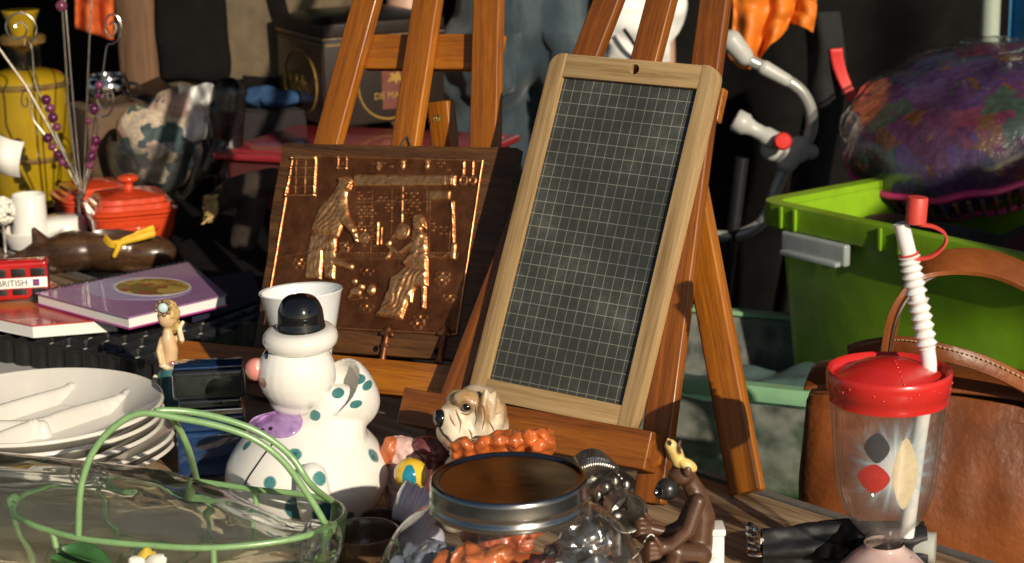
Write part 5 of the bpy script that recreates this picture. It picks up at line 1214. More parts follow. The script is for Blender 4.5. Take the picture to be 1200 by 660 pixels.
obj('front_window', box(.0009, BWd * .7, BHt * .22, (-.012 + BLn / 2 + .0003, 0, .004 + BHt * .72), .0004), BLACKPLASTIC, bus, bf)
sg = obj('side_banner', box(BLn * .98, .0012, BHt * .27, (-.012, -BWd / 2 - .0006, .004 + BHt * .45), .0003), basic('banner white', (.78, .77, .72), .4, .03, 50), bus, bf)
tx = text('BRITISH', BHt * .225, .0003); obj('banner_lettering', tx, basic('black print', (.01, .01, .01), .5), sg, bf @ Matrix(((1, 0, 0, (18 - 26) * bmm), (0, 0, -1, -BWd / 2 - .0014), (0, 1, 0, .004 + BHt * .45), (0, 0, 0, 1))), sm=False)
fx = (45 - 26) * bmm
obj('flag', box(.0075, .0006, BHt * .17, (fx, -BWd / 2 - .0015, .004 + BHt * .45)), basic('flag blue', (.02, .04, .25), .5), sg, bf, sm=False)
obj('flag_cross', join(box(.0075, .0006, .0010, (fx, -BWd / 2 - .0019, .004 + BHt * .45)), box(.0012, .00062, BHt * .17, (fx, -BWd / 2 - .0019, .004 + BHt * .45))), basic('flag red', (.5, .02, .03), .5), sg, bf, sm=False)
for k in (-1, 1):
    for s_ in (-1, 1):
        wl = obj('wheel', tf(lathe([(0, -.002), (.0045, -.002), (.0052, -.001), (.0052, .001), (.0045, .002), (0, .002)], 24), T((-.012 + k * BLn * .30, s_ * (BWd / 2 - .0006), .0052)) @ rotm(x=90)), BLACKPLASTIC, bus, bf)
# roof hatch strip
obj('roof_panel', box(BLn * .7, BWd * .5, .0012, (-.012, 0, .004 + BHt + .0004), .0005), BUSR, bus, bf)

# wooden clog with yellow ribbon
cl = thing('carved_clog', 'dark brown carved wooden clog with an upturned toe and a yellow ribbon', 'clog', PZ(115, 318, 0))
KY = PZ(115, 318, 0).y
def kp(x, y, dy=0): return PY(x, y, KY + dy)
km = mpp(kp(115, 290)); z_ = lambda y: kp(115, y).z
P = [ell(kp(170, 296), (38 * km, 24 * km, 20 * km)), ell(kp(130, 292), (44 * km, 27 * km, 26 * km)), ell(kp(88, 294), (40 * km, 28 * km, 24 * km)), ell(kp(60, 298), (34 * km, 22 * km, 18 * km)),
     cap(kp(52, 292), 15 * km, kp(40, 270), 4 * km), cap(kp(56, 300), 14 * km, kp(28, 302), 10 * km), cap(kp(120, 278), 17 * km, kp(180, 290), 15 * km), ell(kp(190, 298), (16 * km, 18 * km, 20 * km)),
     ell(kp(60, 312), (22 * km, 20 * km, 8 * km)), ell(kp(165, 312), (30 * km, 20 * km, 8 * km)), cap(kp(38, 303), 10 * km, kp(12, 306), 7 * km)]
me = fuse(P, .0022, 5)
me = cut(me, ell(kp(128, 268, .0), (36 * km, 17 * km, 22 * km), rotm(y=10)))
lo_ = min(v.co.z for v in me.vertices)
for v in me.vertices: v.co.z = max(v.co.z, .001)
obj('clog_body', me, wood('clog wood', (.022, .011, .006), (.055, .026, .012), (.10, .048, .02), sc=40, axis=0, stretch=.2, rough=.3, coat=.4), cl, ang=R(60))
P_ = [kp(118, 279, -.03), kp(128, 288, -.036), kp(136, 290, -.038), kp(140, 300, -.036)]
me = evald(tube([kp(122, 278, -.028), kp(130, 286, -.036), kp(139, 286, -.038), kp(150, 281, -.036), kp(165, 274, -.030), kp(181, 268, -.024)], .002, 6, sm=6, flat=(.011, .0012, (.1, -.1, 1))), [])
wobble(me, .0012, 120, 6)
obj('ribbon', me, basic('yellow ribbon', (.70, .42, .02), .6, .2, 90), cl, ang=R(60))
obj('ribbon_knot', fuse([ell(kp(139, 287, -.039), (.005, .004, .005)), cap(kp(139, 289, -.039), .004, kp(134, 300, -.038), .0032), cap(kp(141, 285, -.039), .004, kp(160, 279, -.034), .0055), cap(kp(160, 279, -.034), .0055, kp(178, 274, -.028), .006)], .0012, 1), basic('yellow ribbon', (.70, .42, .02), .6, .2, 90), cl, ang=None)

# red square casseroles
def casserole(x, y, wpx_, y_top, yaw, label, mat, lidangle=0, knob=True, k=1):
    c = PZ(x, y, 0); m_ = mpp(c); r = wpx_ * .5 * m_; hz_ = (y - y_top) * m_ * 1.02
    t_ = thing('red_casserole', label, 'casserole', c, 'red square casseroles')
    M_ = T(c) @ rotm(z=yaw)
    obj('pot', tf(lathe([(0, .001), (r * .72, 0), (r * .78, .004), (r * .94, hz_ * .30), (r * .96, hz_ * .50), (r * 1.0, hz_ * .52), (r * 1.0, hz_ * .56), (r * .9, hz_ * .56), (0, hz_ * .5)], 72, sq=5), M_), mat, t_, ang=R(50))
    lm_ = M_ @ T((0, 0, hz_ * .565)) @ rotm(x=lidangle)
    obj('lid', tf(lathe([(0, 0), (r * .98, 0), (r * 1.03, .002), (r * 1.03, hz_ * .07), (r * .92, hz_ * .09), (r * .90, hz_ * .16), (r * .80, hz_ * .18), (r * .78, hz_ * .25), (r * .62, hz_ * .28), (r * .3, hz_ * .33), (0, hz_ * .34)], 72, sq=5), lm_), mat, t_, ang=R(50))
    if knob: obj('lid_knob', tf(lathe(sprof([(0, 0), (r * .13, 0), (r * .10, r * .08), (r * .12, r * .14), (r * .23, r * .2), (r * .24, r * .27), (r * .15, r * .33), (0, r * .34)], 4), 32), lm_ @ T((0, 0, hz_ * .335))), mat, t_, ang=None)
    for s_ in (-1, 1):
        hp_ = [Vector((s_ * r * .30 * q, -r * (1.0 + .0 * abs(q)), hz_ * .36)) for q in (1,)]
    obj('side_handle', tube([M_ @ Vector((-r * .42, -r * .93, hz_ * .36)), M_ @ Vector((-r * .34, -r * 1.12, hz_ * .38)), M_ @ Vector((0, -r * 1.2, hz_ * .40)), M_ @ Vector((r * .34, -r * 1.12, hz_ * .38)), M_ @ Vector((r * .42, -r * .93, hz_ * .36))], r * .075, 12, sm=5), mat, t_)
    return t_
REDE = basic('red enamel', (.55, .055, .016), .12, .1, 40, coat=.8, coatr=.04)
casserole(155, 284, 100, 214, 20, 'shiny orange-red square casserole with a round lid knob, behind the clog', REDE)
casserole(112, 262, 88, 205, 28, 'orange-red casserole without a knob, half hidden behind the shiny red one', REDE, 0, False)

# white ceramic candle holder with saucer, white spoon and bead blossom
wc = thing('white_candle_holder', 'white china candle holder, an upright cylinder on a broad saucer', 'candle holder', PZ(40, 292, 0))
wb = PZ(40, 288, 0); wm = mpp(wb)
obj('saucer', tf(lathe(sprof([(0, .002), (26 * wm, 0), (30 * wm, .004), (36 * wm, .024), (35 * wm, .026), (26 * wm, .010), (0, .008)], 4), 56), T(wb)), CERAMIC, wc, ang=None)
obj('cylinder', tf(lathe([(0, .012), (20 * wm, .012), (19.5 * wm, 60 * wm), (18.5 * wm, 61 * wm), (17 * wm, 60 * wm), (17 * wm, 40 * wm), (0, 39 * wm)], 48), T(wb + Vector((-.004, .004, 0)))), CERAMIC, wc, ang=R(50))
ds = PZ(72, 285, 0)
ws = tf(lathe([(0, 0), (27 * wm, 0), (28 * wm, .004), (27 * wm, .03), (22 * wm, .036), (0, .037)], 48), T(ds + Vector((0, .03, 0))))
o_ = obj('white_soap_dish', ws, CERAMIC, ang=R(50)); tag(o_, 'low round white china dish with a flat top beside the candle holder', 'dish')
sc_ = thing('white_ladle', 'white china ladle hanging in from the left edge above the candle holder', 'ladle', PZ(-6, 260, 0))
o1 = PY(8, 186, wb.y - .02)
me = evald(grid(16, 12, lambda s, t: o1 + Vector(((s - .55) * .036, -.006 * math.sin(t * 3.1), (.5 - t) * .052)) + Vector((0, .012 * (2 * s - 1) ** 2 + .014 * (2 * t - 1) ** 2, 0)) - Vector((.010 * (t - .5), 0, .012 * (s - .5)))), [('SOLIDIFY', dict(thickness=.003)), ('SUBSURF', dict(levels=2))])
obj('ladle_bowl', me, CERAMIC, sc_, ang=None)
obj('ladle_handle', tube([o1 + Vector((-.014, .014, .0)), o1 + Vector((-.05, .02, -.02)), Vector((o1.x - .075, o1.y + .02, .04)), Vector((o1.x - .08, o1.y + .02, .005))], .005, 12, sm=5), CERAMIC, sc_)
bl_ = thing('bead_blossom', 'white beaded blossom ball at the left edge', 'bead flower', PZ(0, 285, 0))
bc = PY(2, 247, wb.y - .05)
P = [ell(bc + Vector((random.gauss(0, 1), random.gauss(0, 1), random.gauss(0, 1))).normalized() * .018, .0042, seg=10) for _ in range(110)]
obj('beads', join(*P), basic('pearl beads', (.72, .70, .60), .3, .1, 100, coat=.3), bl_)
obj('bead_stem', tube([bc, Vector((bc.x, bc.y, .002))], .0025, 8), STEEL, bl_)

# wire photo holder with spirals and purple beads
ph = thing('wire_photo_holder', 'bunch of wire photo clips with spiral ends and purple glass beads', 'photo holder', PZ(97, 276, 0))
hb_ = PZ(97, 276, 0); HY = hb_.y
def hp3(x, y, dy=0): return PY(x, y, HY + dy)
obj('stem_tube', tf(lathe([(0, .001), (.012, 0), (.012, .004), (.0055, .007), (.005, hp3(97, 228).z), (0, hp3(97, 226).z)], 20), T(hb_)), STEEL, ph)
def spiral(x, y, r0, turns, a0, n=50, asp=1.0): return [(x + r0 * (1 - .8 * k / n) * asp * math.cos(a0 + turns * 6.283 * k / n), y + r0 * (1 - .8 * k / n) * math.sin(a0 + turns * 6.283 * k / n)) for k in range(n + 1)]
def wire(pts, r=.0014, dy=0): obj('wire_stem', tube([hp3(x, y, dy * (1 - i / len(pts))) for i, (x, y) in enumerate(pts[::-1])][::-1], r, 8), STEEL, ph)
wire([(97, 232), (90, 210), (62, 150), (40, 95), (38, 62)] + spiral(22, 33, 22, -1.6, .9), dy=-.02)
wire([(97, 232), (86, 200), (66, 165), (30, 100), (-6, 50), (-20, 30)], .0022, -.03)
wire([(97, 232), (88, 195), (80, 120), (73, 10), (72, -20)], .0018, .0)
wire([(97, 232), (92, 190), (85, 110), (77, 10), (74, -20)], .0014, .015)
wire([(98, 232), (100, 180), (103, 90), (107, 0), (108, -20)], .0014, .02)
wire([(98, 232), (104, 190), (112, 130), (120, 90), (125, 55)] + spiral(131, 32, 20, -1.7, 1.8, asp=.65), dy=.01)
wire([(98, 232), (106, 200), (114, 150)] + spiral(122, 116, 22, -1.8, 2.4, asp=.6), dy=-.01)
wire([(97, 232), (78, 195), (58, 165), (40, 142)] + spiral(30, 118, 16, -1.3, .8, asp=.5), .0012, .01)
BEAD = basic('purple glass bead', (.075, .006, .040), .06, .25, 60, coat=.9, coatr=.02)
BEAD2 = basic('pink glass bead', (.15, .03, .075), .06, .25, 60, coat=.9, coatr=.02)
for i, (x, y, r) in enumerate(((54, 117, 6), (59, 127, 5.5), (62, 138, 6.2), (67, 149, 5), (56, 162, 6), (61, 172, 5), (68, 181, 5.5), (73, 190, 5), (79, 194, 4.5), (72, 7, 7), (110, 128, 6.5), (116, 100, 5), (112, 165, 6.3), (109, 174, 5.5), (107, 183, 6), (105, 194, 5), (115, 112, 4), (104, 142, 4))):
    obj('bead', ell(hp3(x, y, -.006), r * mpp(hp3(x, y)), seg=16), BEAD if i % 2 == 0 else BEAD2, ph)

# yellow decanter
yd = thing('yellow_decanter', 'glass decanter of yellow liquid with a matching stopper and gold-tinged bands', 'decanter', PZ(42, 236, 0))
db = PZ(42, 236, 0); dm = mpp(db)
dz = lambda y: PY(42, y, db.y).z
YG = basic('yellow glass', (.31, .20, .008), .12, .12, 18, coat=.9, coatr=.03)
GOLD = basic('amber glass band', (.30, .19, .06), .1, .3, 60, metal=.6)
GLT = glass_thin('decanter glass', (.9, .86, .72), (.3, .24, .12))
r_ = 47 * dm
obj('flask', tf(lathe(sprof([(0, .002), (r_ * .9, 0), (r_ * .98, .008), (r_, dz(190)), (r_, dz(120)), (r_ * .98, dz(96)), (r_ * .82, dz(86)), (r_ * .45, dz(80)), (0, dz(79))], 5), 64), T(db)), YG, yd, ang=None)
for y in (98, 182): obj('band', tf(lathe([(r_ * 1.0, -.005), (r_ * 1.035, -.004), (r_ * 1.045, 0), (r_ * 1.035, .004), (r_ * 1.0, .005)], 64), T((db.x, db.y, dz(y)))), GOLD, yd)
obj('neck', tf(lathe([(r_ * .40, dz(81)), (r_ * .38, dz(60)), (r_ * .42, dz(52))], 40), T(db)), GLT, yd, ang=None)
obj('collar', tf(lathe([(r_ * .42, dz(54)), (r_ * .55, dz(50)), (r_ * .56, dz(43)), (r_ * .48, dz(40)), (r_ * .3, dz(41))], 40), T(db)), GOLD, yd)
obj('stopper', tf(lathe(sprof([(0, dz(60)), (r_ * .22, dz(58)), (r_ * .26, dz(42)), (r_ * .36, dz(24)), (r_ * .45, dz(13)), (r_ * .40, dz(11)), (0, dz(11))], 5), 40), T(db)), YG, yd, ang=None)

# ------------------------------------------------------------------ things on the black-clothed table
# floral bundle in a glass bowl
fb0 = PZ(190, 236, 0); fmp = mpp(fb0); FY = fb0.y
def fp(x, y, dy=0): return PY(x, y, FY + dy)
gbw = obj('glass_bowl', evald(tf(lathe(sprof([(0, .003), (24 * fmp, .002), (30 * fmp, .006), (54 * fmp, .045), (60 * fmp, .085), (56 * fmp, .112)], 5), 56), T(fb0)), []), glass_thin('smoky glass', (.80, .82, .80), (.3, .3, .3), dust=.06), ang=None); tag(gbw, 'large clear glass bowl on the black cloth, holding a floral cloth bundle', 'bowl')
me = fuse([ell(fp(188, 160), (48 * fmp, 44 * fmp, 40 * fmp)), ell(fp(208, 125), (34 * fmp, 30 * fmp, 22 * fmp)), ell(fp(168, 150), (30 * fmp, 30 * fmp, 28 * fmp)), ell(fp(190, 195), (36 * fmp, 34 * fmp, 30 * fmp))], .004, 4); wobble(me, .006, 22, 3); wobble(me, .003, 60, 8)
fbd = obj('floral_cloth_bundle', me, patches('floral print', [(.50, .40, .30), (.42, .28, .22), (.05, .09, .09), (.46, .36, .22), (.04, .06, .07), (.48, .30, .26)], sc=34, bmp=.002), ang=None); tag(fbd, 'bundled floral cloth in cream, rose and dark green inside the glass bowl', 'cloth')
bm = grid(24, 30, lambda s, t: fp(208 + 42 * s + 10 * t * (1 - s) - 2 * t, 97 + 6 * s * s + 64 * t + 4 * math.sin(s * 5), -.055 + .022 * math.sin(s * 4 + t * 3) + .016 * n3(s * 4, t * 5) + .012 * abs(math.sin(t * 6 + s * 2))))
wp_ = obj('white_paper', evald(bm, [('SOLIDIFY', dict(thickness=.0012))]), basic('white tissue paper', (.62, .61, .58), .75, .05, 40), ang=R(30)); tag(wp_, 'crumpled white tissue paper sticking up between floral bundle and black boot', 'paper')
# glossy black boot-shaped vase
bt = thing('black_boot_vase', 'tall glossy black ceramic boot-shaped vase with a heel on its left', 'vase', PZ(268, 244, 0))
bb0 = PZ(268, 244, 0); BY2 = bb0.y; bm2 = mpp(bb0)
def bvp(x, y, dy=0): return PY(x, y, BY2 + dy)
P = chain([bvp(268, 110), bvp(267, 128), bvp(266, 150), bvp(268, 178), bvp(270, 205), Vector((bvp(272, 230).x, BY2, .016))], [19.5 * bm2, 21 * bm2, 20 * bm2, 17 * bm2, 20 * bm2, 19 * bm2], 24) + chain([bvp(262, 170, -.01), bvp(252, 188, -.015), bvp(243, 199, -.018)], [13 * bm2, 11 * bm2, 7 * bm2]) + [ell(bvp(254, 132, -.012), (10 * bm2, 10 * bm2, 16 * bm2)), cap(bvp(262, 104), 9 * bm2, bvp(281, 108), 9 * bm2)]
obj('boot_body', fuse(P, .0025, 4), basic('black satin glaze', (.008, .007, .007), .26, .3, 40, coat=.25, coatr=.2, bmp=.0012, bsc=60), bt, ang=None)
# dried straw whisk
sw = thing('straw_whisk', 'dark bound whisk of dried grass with pale straw tips pointing left', 'whisk', PZ(280, 292, 0))
WY = PZ(280, 292, 0).y
def wpp(x, y, dy=0): return PY(x, y, WY + dy)
obj('binding', fuse(chain([wpp(320, 212), wpp(296, 218), wpp(272, 226), wpp(256, 236)], [.020, .022, .022, .017]) + [cap(wpp(300, 235), .018, wpp(290, 262), .022), cap(wpp(290, 262), .022, Vector((wpp(285, 290).x, WY, .012)), .020)], .003, 3), basic('dark sacking', (.022, .013, .008), .9, .5, 60, bmp=.003, bsc=120), sw, ang=None)
sts = []
for k in range(130):
    a_ = random.uniform(-1, 1); b_ = random.uniform(-1, 1); q0 = wpp(258 + 3 * b_, 236 + 9 * a_, .012 * b_ - .006); q1 = wpp(238 + 9 * random.random() + 2 * b_, 244 + 17 * a_ + 2, .022 * b_ - .016); sts.append(tube([q0, (q0 + q1) / 2 + Vector((0, 0, .002 * b_)), q1], .0009, 5))
obj('straw_tips', join(*sts), basic('straw', (.46, .32, .12), .7, .3, 200), sw)
# translucent food container with red lid, tin standing on it
rc_ = PZ(432, 168, .10); rc_.z = 0
fc = thing('food_container', 'wide translucent plastic food container with a red lid, under the old tin', 'container', rc_)
rot_c = rotm(z=-22); CL, CWd, CHh = .40, .27, .088
fcm = T(rc_) @ rot_c
def tray_shell(L, W, Hh, tp=.92, th_=.002, bv=.012):
    bm = box(L, W, Hh, (0, 0, Hh / 2), 0)
    for v in bm.verts:
        if v.co.z < .001: v.co.x *= tp; v.co.y *= tp
    top = [f for f in bm.faces if f.normal.z > .9]; bmesh.ops.delete(bm, geom=top, context='FACES_ONLY')
    es = [e for e in bm.edges if len(e.link_faces) == 2]
    bmesh.ops.bevel(bm, geom=es, offset=bv, segments=3, profile=.5, affect='EDGES'); return evald(bm, [('SOLIDIFY', dict(thickness=th_, offset=-1))])
obj('container_body', tray_shell(CL, CWd, CHh), basic('milky rose plastic', (.16, .045, .045), .3, .1, 20, trans=.35, coat=.3), fc, fcm, ang=R(50))
obj('lid', join(box(CL + .02, CWd + .02, .012, (0, 0, CHh + .006), .004, 3), box(CL - .02, CWd - .02, .004, (0, 0, CHh + .013), .0015, 2)), basic('wine red lid', (.26, .018, .026), .22, .1, 20, coat=.5), fc, fcm)
tin = thing('biscuit_tin', 'old dark brown square tin with gold ring emblems and a rounded steel-edged lid', 'tin', PZ(452, 148, .1035))
tcn = PZ(383, 151, .1035); ta = .225; th2 = .155
tu = Vector((math.cos(R(14)), -math.sin(R(14)) * -1, 0)); tu = Vector((math.cos(R(27)), math.sin(R(27)), 0)); tv = Vector((-tu.y, tu.x, 0))
tcn = tcn
tmx = frame(tcn, tu, (0, 0, 1))
TINB = basic('dark brown tinplate', (.012, .0065, .0035), .5, .35, 12, coat=.05, coatr=.3, spec=.25)
TINS = basic('worn tin edge', (.34, .26, .18), .25, .3, 40, metal=1.0)
TINGOLD = basic('gold print', (.42, .26, .06), .35, .2, 60, metal=.5)
tin.matrix_basis = T((tcn.x + (tu.x + tv.x) * ta / 2, tcn.y + (tu.y + tv.y) * ta / 2, .1035))
obj('tin_body', box(ta, ta, th2, (ta / 2, ta / 2, th2 / 2 + .0002), .004, 2), TINB, tin, tmx)
obj('tin_lid', evald(join(box(ta + .004, ta + .004, .026, (ta / 2, ta / 2, th2 + .0095), .005, 3)), []), TINB, tin, tmx)
obj('lid_bead', tube([(0, 0, th2 - .004), (ta, 0, th2 - .004), (ta, ta, th2 - .004), (0, ta, th2 - .004)], .0022, 8, closed=True), TINS, tin, tmx)
obj('lid_crown', tf(lathe([(0, .012), (.05, .0115), (.085, .008), (.104, .002), (.108, 0)], 64, sq=6), T((ta / 2, ta / 2, th2 + .0222))), basic('brushed lid top', (.17, .15, .12), .34, .35, 30, metal=1.0, stretch=(1, 6, 1)), tin, tmx, ang=None)
def ring_on(M_, rx, rz, th_=.0018, n=60): return obj('gold_ring', tube([(rx * math.cos(a), 0, rz * math.sin(a)) for a in [k * 2 * math.pi / n for k in range(n)]], th_, 6, closed=True), TINGOLD, tin, M_)
Mf = tmx @ T((ta * .52, -.0006, th2 * .42))         # broad front face
Mlf = tmx @ T((-.0014, ta * .5, th2 * .44)) @ rotm(z=-90)    # narrow left face
ring_on(Mf, .056, .058); ring_on(Mlf, .078, .056)
TXT = Matrix(((1, 0, 0, 0), (0, 0, -1, 0), (0, 1, 0, 0), (0, 0, 0, 1)))
obj('lettering', text('Malakoff', .046), TINGOLD, tin, Mlf @ T((0, -.0006, -.004)) @ TXT, sm=False)
obj('lettering', text('DE MAATS', .016), TINGOLD, tin, Mf @ T((.010, -.0006, -.018)) @ TXT, sm=False)
obj('bird_emblem', tf(prism([(-.014, -.004), (-.006, .006), (-.010, .010), (-.004, .011), (.002, .008), (.006, .014), (.010, .007), (.015, -.008), (.006, -.001), (.003, -.010), (-.001, -.002)], .0008), TXT), TINGOLD, tin, Mf @ T((.012, -.0006, .010)))
obj('lit_side_panel', box(.0012, ta * .95, th2 * .86, (-.0002, ta / 2, th2 * .46)), basic('bronze lit side', (.11, .052, .020), .32, .5, 9, metal=.35, coat=.3, coatr=.15), tin, tmx)  # lighter panel paints the reflected light on the left face
obj('red_panel', box(.060, .0008, .098, (ta * .60, -.0003, th2 * .47)), basic('faded red panel', (.12, .035, .025), .35, .2, 40, coat=.3), tin, tmx)
obj('gold_line', join(box(ta * .96, .0008, .0016, (ta / 2, -.0004, th2 - .014)), box(.0008, ta * .96, .0016, (-.0004, ta / 2, th2 - .014))), TINGOLD, tin, tmx)

# black crate with canvas bag and blue cloth on it
kc = PZ(285, 160, .0); kc = Vector((PY(285, 110, 3.52).x, 3.52, 0)); kh = PY(285, 101, 3.52).z
ck = obj('black_crate', evald(box(.42, .26, kh, (0, 0, kh / 2 + .001), .006, 3), []), BLACKPLASTIC, None, T(kc) @ rotm(z=-8)); tag(ck, 'black plastic crate under the canvas bag', 'crate')
cbg = thing('canvas_bag', 'khaki canvas bag with black front panel and black webbing straps, behind the boot vase', 'bag', Vector((kc.x, kc.y, kh + .002)))
bmp_ = mpp(Vector((kc.x, 3.5, .2)))
me = fuse([box(.345, .17, .20, (0, 0, .102), .03, 4)], .006, 3); wobble(me, .010, 12, 2); lz2 = min(v.co.z for v in me.vertices)
for v in me.vertices: v.co.z -= lz2
kM = T((kc.x + .040, kc.y - .01, kh + .002)) @ rotm(z=-8)
obj('bag_body', me, basic('khaki canvas', (.115, .085, .050), .95, .3, 18, bmp=.003, bsc=60), cbg, kM, ang=None)
me = fuse([box(.135, .05, .17, (-.104, -.083, .105), .02, 4)], .005, 3); wobble(me, .004, 18, 5)
obj('front_panel', me, BLACKCLOTH, cbg, kM, ang=None)
obj('strap', tube([(.055, -.095, .205), (.07, -.102, .14), (.088, -.102, .07), (.095, -.095, .01)], .003, 6, sm=5, flat=(.026, .003, (1, 0, .2))), BLACKCLOTH, cbg, kM)
obj('strap', tube([(-.01, -.103, .022), (.05, -.103, .018), (.16, -.094, .012)], .003, 6, sm=5, flat=(.022, .003, (0, 0, 1))), BLACKCLOTH, cbg, kM)
obj('strap', tube([(-.18, -.09, .195), (0, -.098, .197), (.18, -.09, .192)], .003, 6, sm=5, flat=(.018, .003, (0, 0, 1))), basic('dark green webbing', (.015, .035, .022), .8, .2, 80), cbg, kM)
me = fuse([ell((0, 0, .02), (.045, .03, .018)), ell((.03, -.01, .016), (.04, .03, .014), rotm(z=25))], .004, 3); wobble(me, .006, 40, 3)
z0_ = min(v.co.z for v in me.vertices)
zb_l = PY(310, 126, 3.30)
bxs = obj('blue_box', box(.14, .10, zb_l.z - .002, (0, 0, (zb_l.z - .002) / 2 + .001), .003), basic('dark cardboard', (.012, .008, .010), .9, .2, 40), None, T((zb_l.x, 3.30, 0)) @ rotm(z=10)); bxs.name = 'cardboard_box'; tag(bxs, 'dark cardboard box under the crumpled blue cloth, left of the tin', 'box')
bc_ = obj('blue_cloth', me, basic('blue cloth', (.012, .045, .12), .8, .2, 40), None, T((zb_l.x, 3.30, zb_l.z - z0_ - .001)), ang=None); tag(bc_, 'crumpled bright blue cloth left of the old tin', 'cloth')
# cardboard box with a small steel pot at the far left
sp0 = PY(128, 122, 3.28)
cbx = obj('cardboard_box', box(.12, .12, sp0.z, (0, 0, sp0.z / 2 + .001), .002), basic('brown cardboard', (.10, .058, .032), .85, .1, 40), None, T((sp0.x, 3.28, 0)) @ rotm(z=30)); tag(cbx, 'brown cardboard box under the little steel pot at the back left', 'box')
stp_ = thing('steel_pot', 'little shiny steel pot on the cardboard box beside the wooden post', 'pot', Vector((sp0.x, 3.28, sp0.z + .002)))
obj('pot_body', tf(lathe(sprof([(0, .0005), (.026, 0), (.036, .012), (.038, .032), (.032, .046), (.034, .050), (.030, .050), (.028, .044), (.0, .040)], 4), 40), T(stp_.matrix_basis.translation)), CHROME, stp_, ang=None)
obj('handle', tube([stp_.matrix_basis.translation + Vector(p) for p in ((.034, -.01, .036), (.055, -.018, .034), (.058, -.018, .018), (.036, -.01, .012))], .003, 8, sm=5), BLACKPLASTIC, stp_)

# ------------------------------------------------------------------ beyond the tables
# wooden post
pp_ = PY(166, 60, 4.35); pg = Vector((pp_.x, 4.35, GROUND)); pmm = mpp(pp_)
po1 = thing('wooden_post', 'weathered brown square wooden post of a stall behind the decanter', 'post', pg)
ptop = 1.3 - GROUND
obj('post', box(.074, .074, ptop, (0, 0, ptop / 2), .003), WOOD_POST, po1, T(pg) @ rotm(z=-28))
obj('foot_brace', tf(prism([(0, 0), (.16, 0), (.10, .12), (.05, .28), (.03, .45), (0, .55)], .03, .002), rotm(x=90)), wood('red brace wood', (.07, .025, .014), (.13, .05, .026), (.18, .075, .04), sc=25, coat=0), po1, T(pg + Vector((.043, .0, PY(172, 145, 4.35).z - GROUND - .10))) @ rotm(z=0))
# black backdrop sheet, added to stand for the unlit dark behind
def backdrop(s, t):
    x = -4.2 + 8.6 * s; return (x, 6.2 + .09 * math.sin(x * 5 + 1.5 * math.sin(x * 1.7)) + .05 * n3(x * 2, t * 4), GROUND + .01 + 3.0 * t)
tw = obj('dark_backdrop', evald(grid(160, 24, backdrop), [('SOLIDIFY', dict(thickness=.01))]), basic('black backdrop', (.006, .005, .005), .95, .3, 4, bmp=.004, bsc=20, spec=.1), ang=None); tag(tw, 'black backdrop added to stand for the unlit dark behind the stalls', 'tarpaulin')

bm = grid(90, 20, lambda s, t: (.05 + 2.1 * s, 4.4 + .05 * math.sin(s * 38) + .03 * n3(s * 9, t * 3), GROUND + .004 + .95 * t))  # black sheet added to hide lit ground and keep that gap dark
cs = obj('added_dark_screen', evald(bm, [('SOLIDIFY', dict(thickness=.005))]), BLACKCLOTH, ang=None); tag(cs, 'low black cloth screen added for the dark behind the pushchair and lime bin', 'cloth screen')
# standing person in jeans
pe = PY(622, 40, 3.72); PX0 = Vector((pe.x, 3.72, GROUND))
pn = thing('person', 'person in blue jeans standing behind the easels with their back to us', 'person', PX0)
def pb3(x, y, z): return PX0 + Vector((x, y, z))
P = [ell(pb3(0, 0, 1.60), (.075, .095, .115)), cap(pb3(0, .01, 1.42), .055, pb3(0, .01, 1.52), .052), cap(pb3(-.14, 0, 1.36), .065, pb3(.14, 0, 1.36), .065), cap(pb3(0, 0, 1.02), .13, pb3(0, 0, 1.28), .15)]
for s_ in (-1, 1):
    P += chain([pb3(.19 * s_, 0, 1.37), pb3(.24 * s_, .02, 1.10), pb3(.25 * s_, -.04, .88), pb3(.25 * s_, -.06, .80)], [.055, .045, .034, .038]); P += chain([pb3(.09 * s_, 0, .90), pb3(.10 * s_, 0, .50), pb3(.10 * s_, .02, .09)], [.08, .055, .042])
    for k in range(4): P += chain([pb3(.25 * s_ + (k - 1.5) * .018 * .6, -.065 - .008 * (k - 1.5), .79), pb3(.25 * s_ + (k - 1.5) * .014, -.075, .735), pb3(.25 * s_ + (k - 1.5) * .013, -.062, .70)], [.0105, .0095, .008], 8)
    P += chain([pb3(.235 * s_, -.085, .81), pb3(.225 * s_, -.105, .775), pb3(.23 * s_, -.10, .745)], [.011, .010, .008], 8)
    P += [ell(pb3(.035 * s_, -.085 * -1, 1.60), .010), ell(pb3(.078 * s_, 0, 1.59), (.012, .02, .03))]
P += [ell(pb3(0, .10, 1.585), (.014, .02, .02)), ell(pb3(0, .088, 1.545), (.024, .012, .008))]
obj('body', fuse(P, .009, 3), basic('skin', (.42, .25, .17), .5, .08, 30), pn, ang=None)
P = [cap(pb3(0, 0, .98), .150, pb3(0, 0, 1.04), .142)]
for s_ in (-1, 1): P += chain([pb3(.085 * s_, -.01, .90), pb3(.098 * s_, -.005, .52), pb3(.10 * s_, .015, .07)], [.108, .082, .066], 24); P.append(ell(pb3(.075 * s_, -.085, .90), (.080, .07, .09)))
me = fuse(P, .009, 3)
for v in me.vertices:
    q = v.co - PX0; f = 1.0 - min(1, abs(q.z - .95) / .5) * .3; v.co += v.normal * (.005 * math.sin(q.z * 75 + 8 * n3(q.x * 9, q.z * 5, q.y * 9)) * max(.2, 1 - abs(q.z - .82) * 4) * f + .006 * n3(q.x * 12, q.y * 12, q.z * 14))
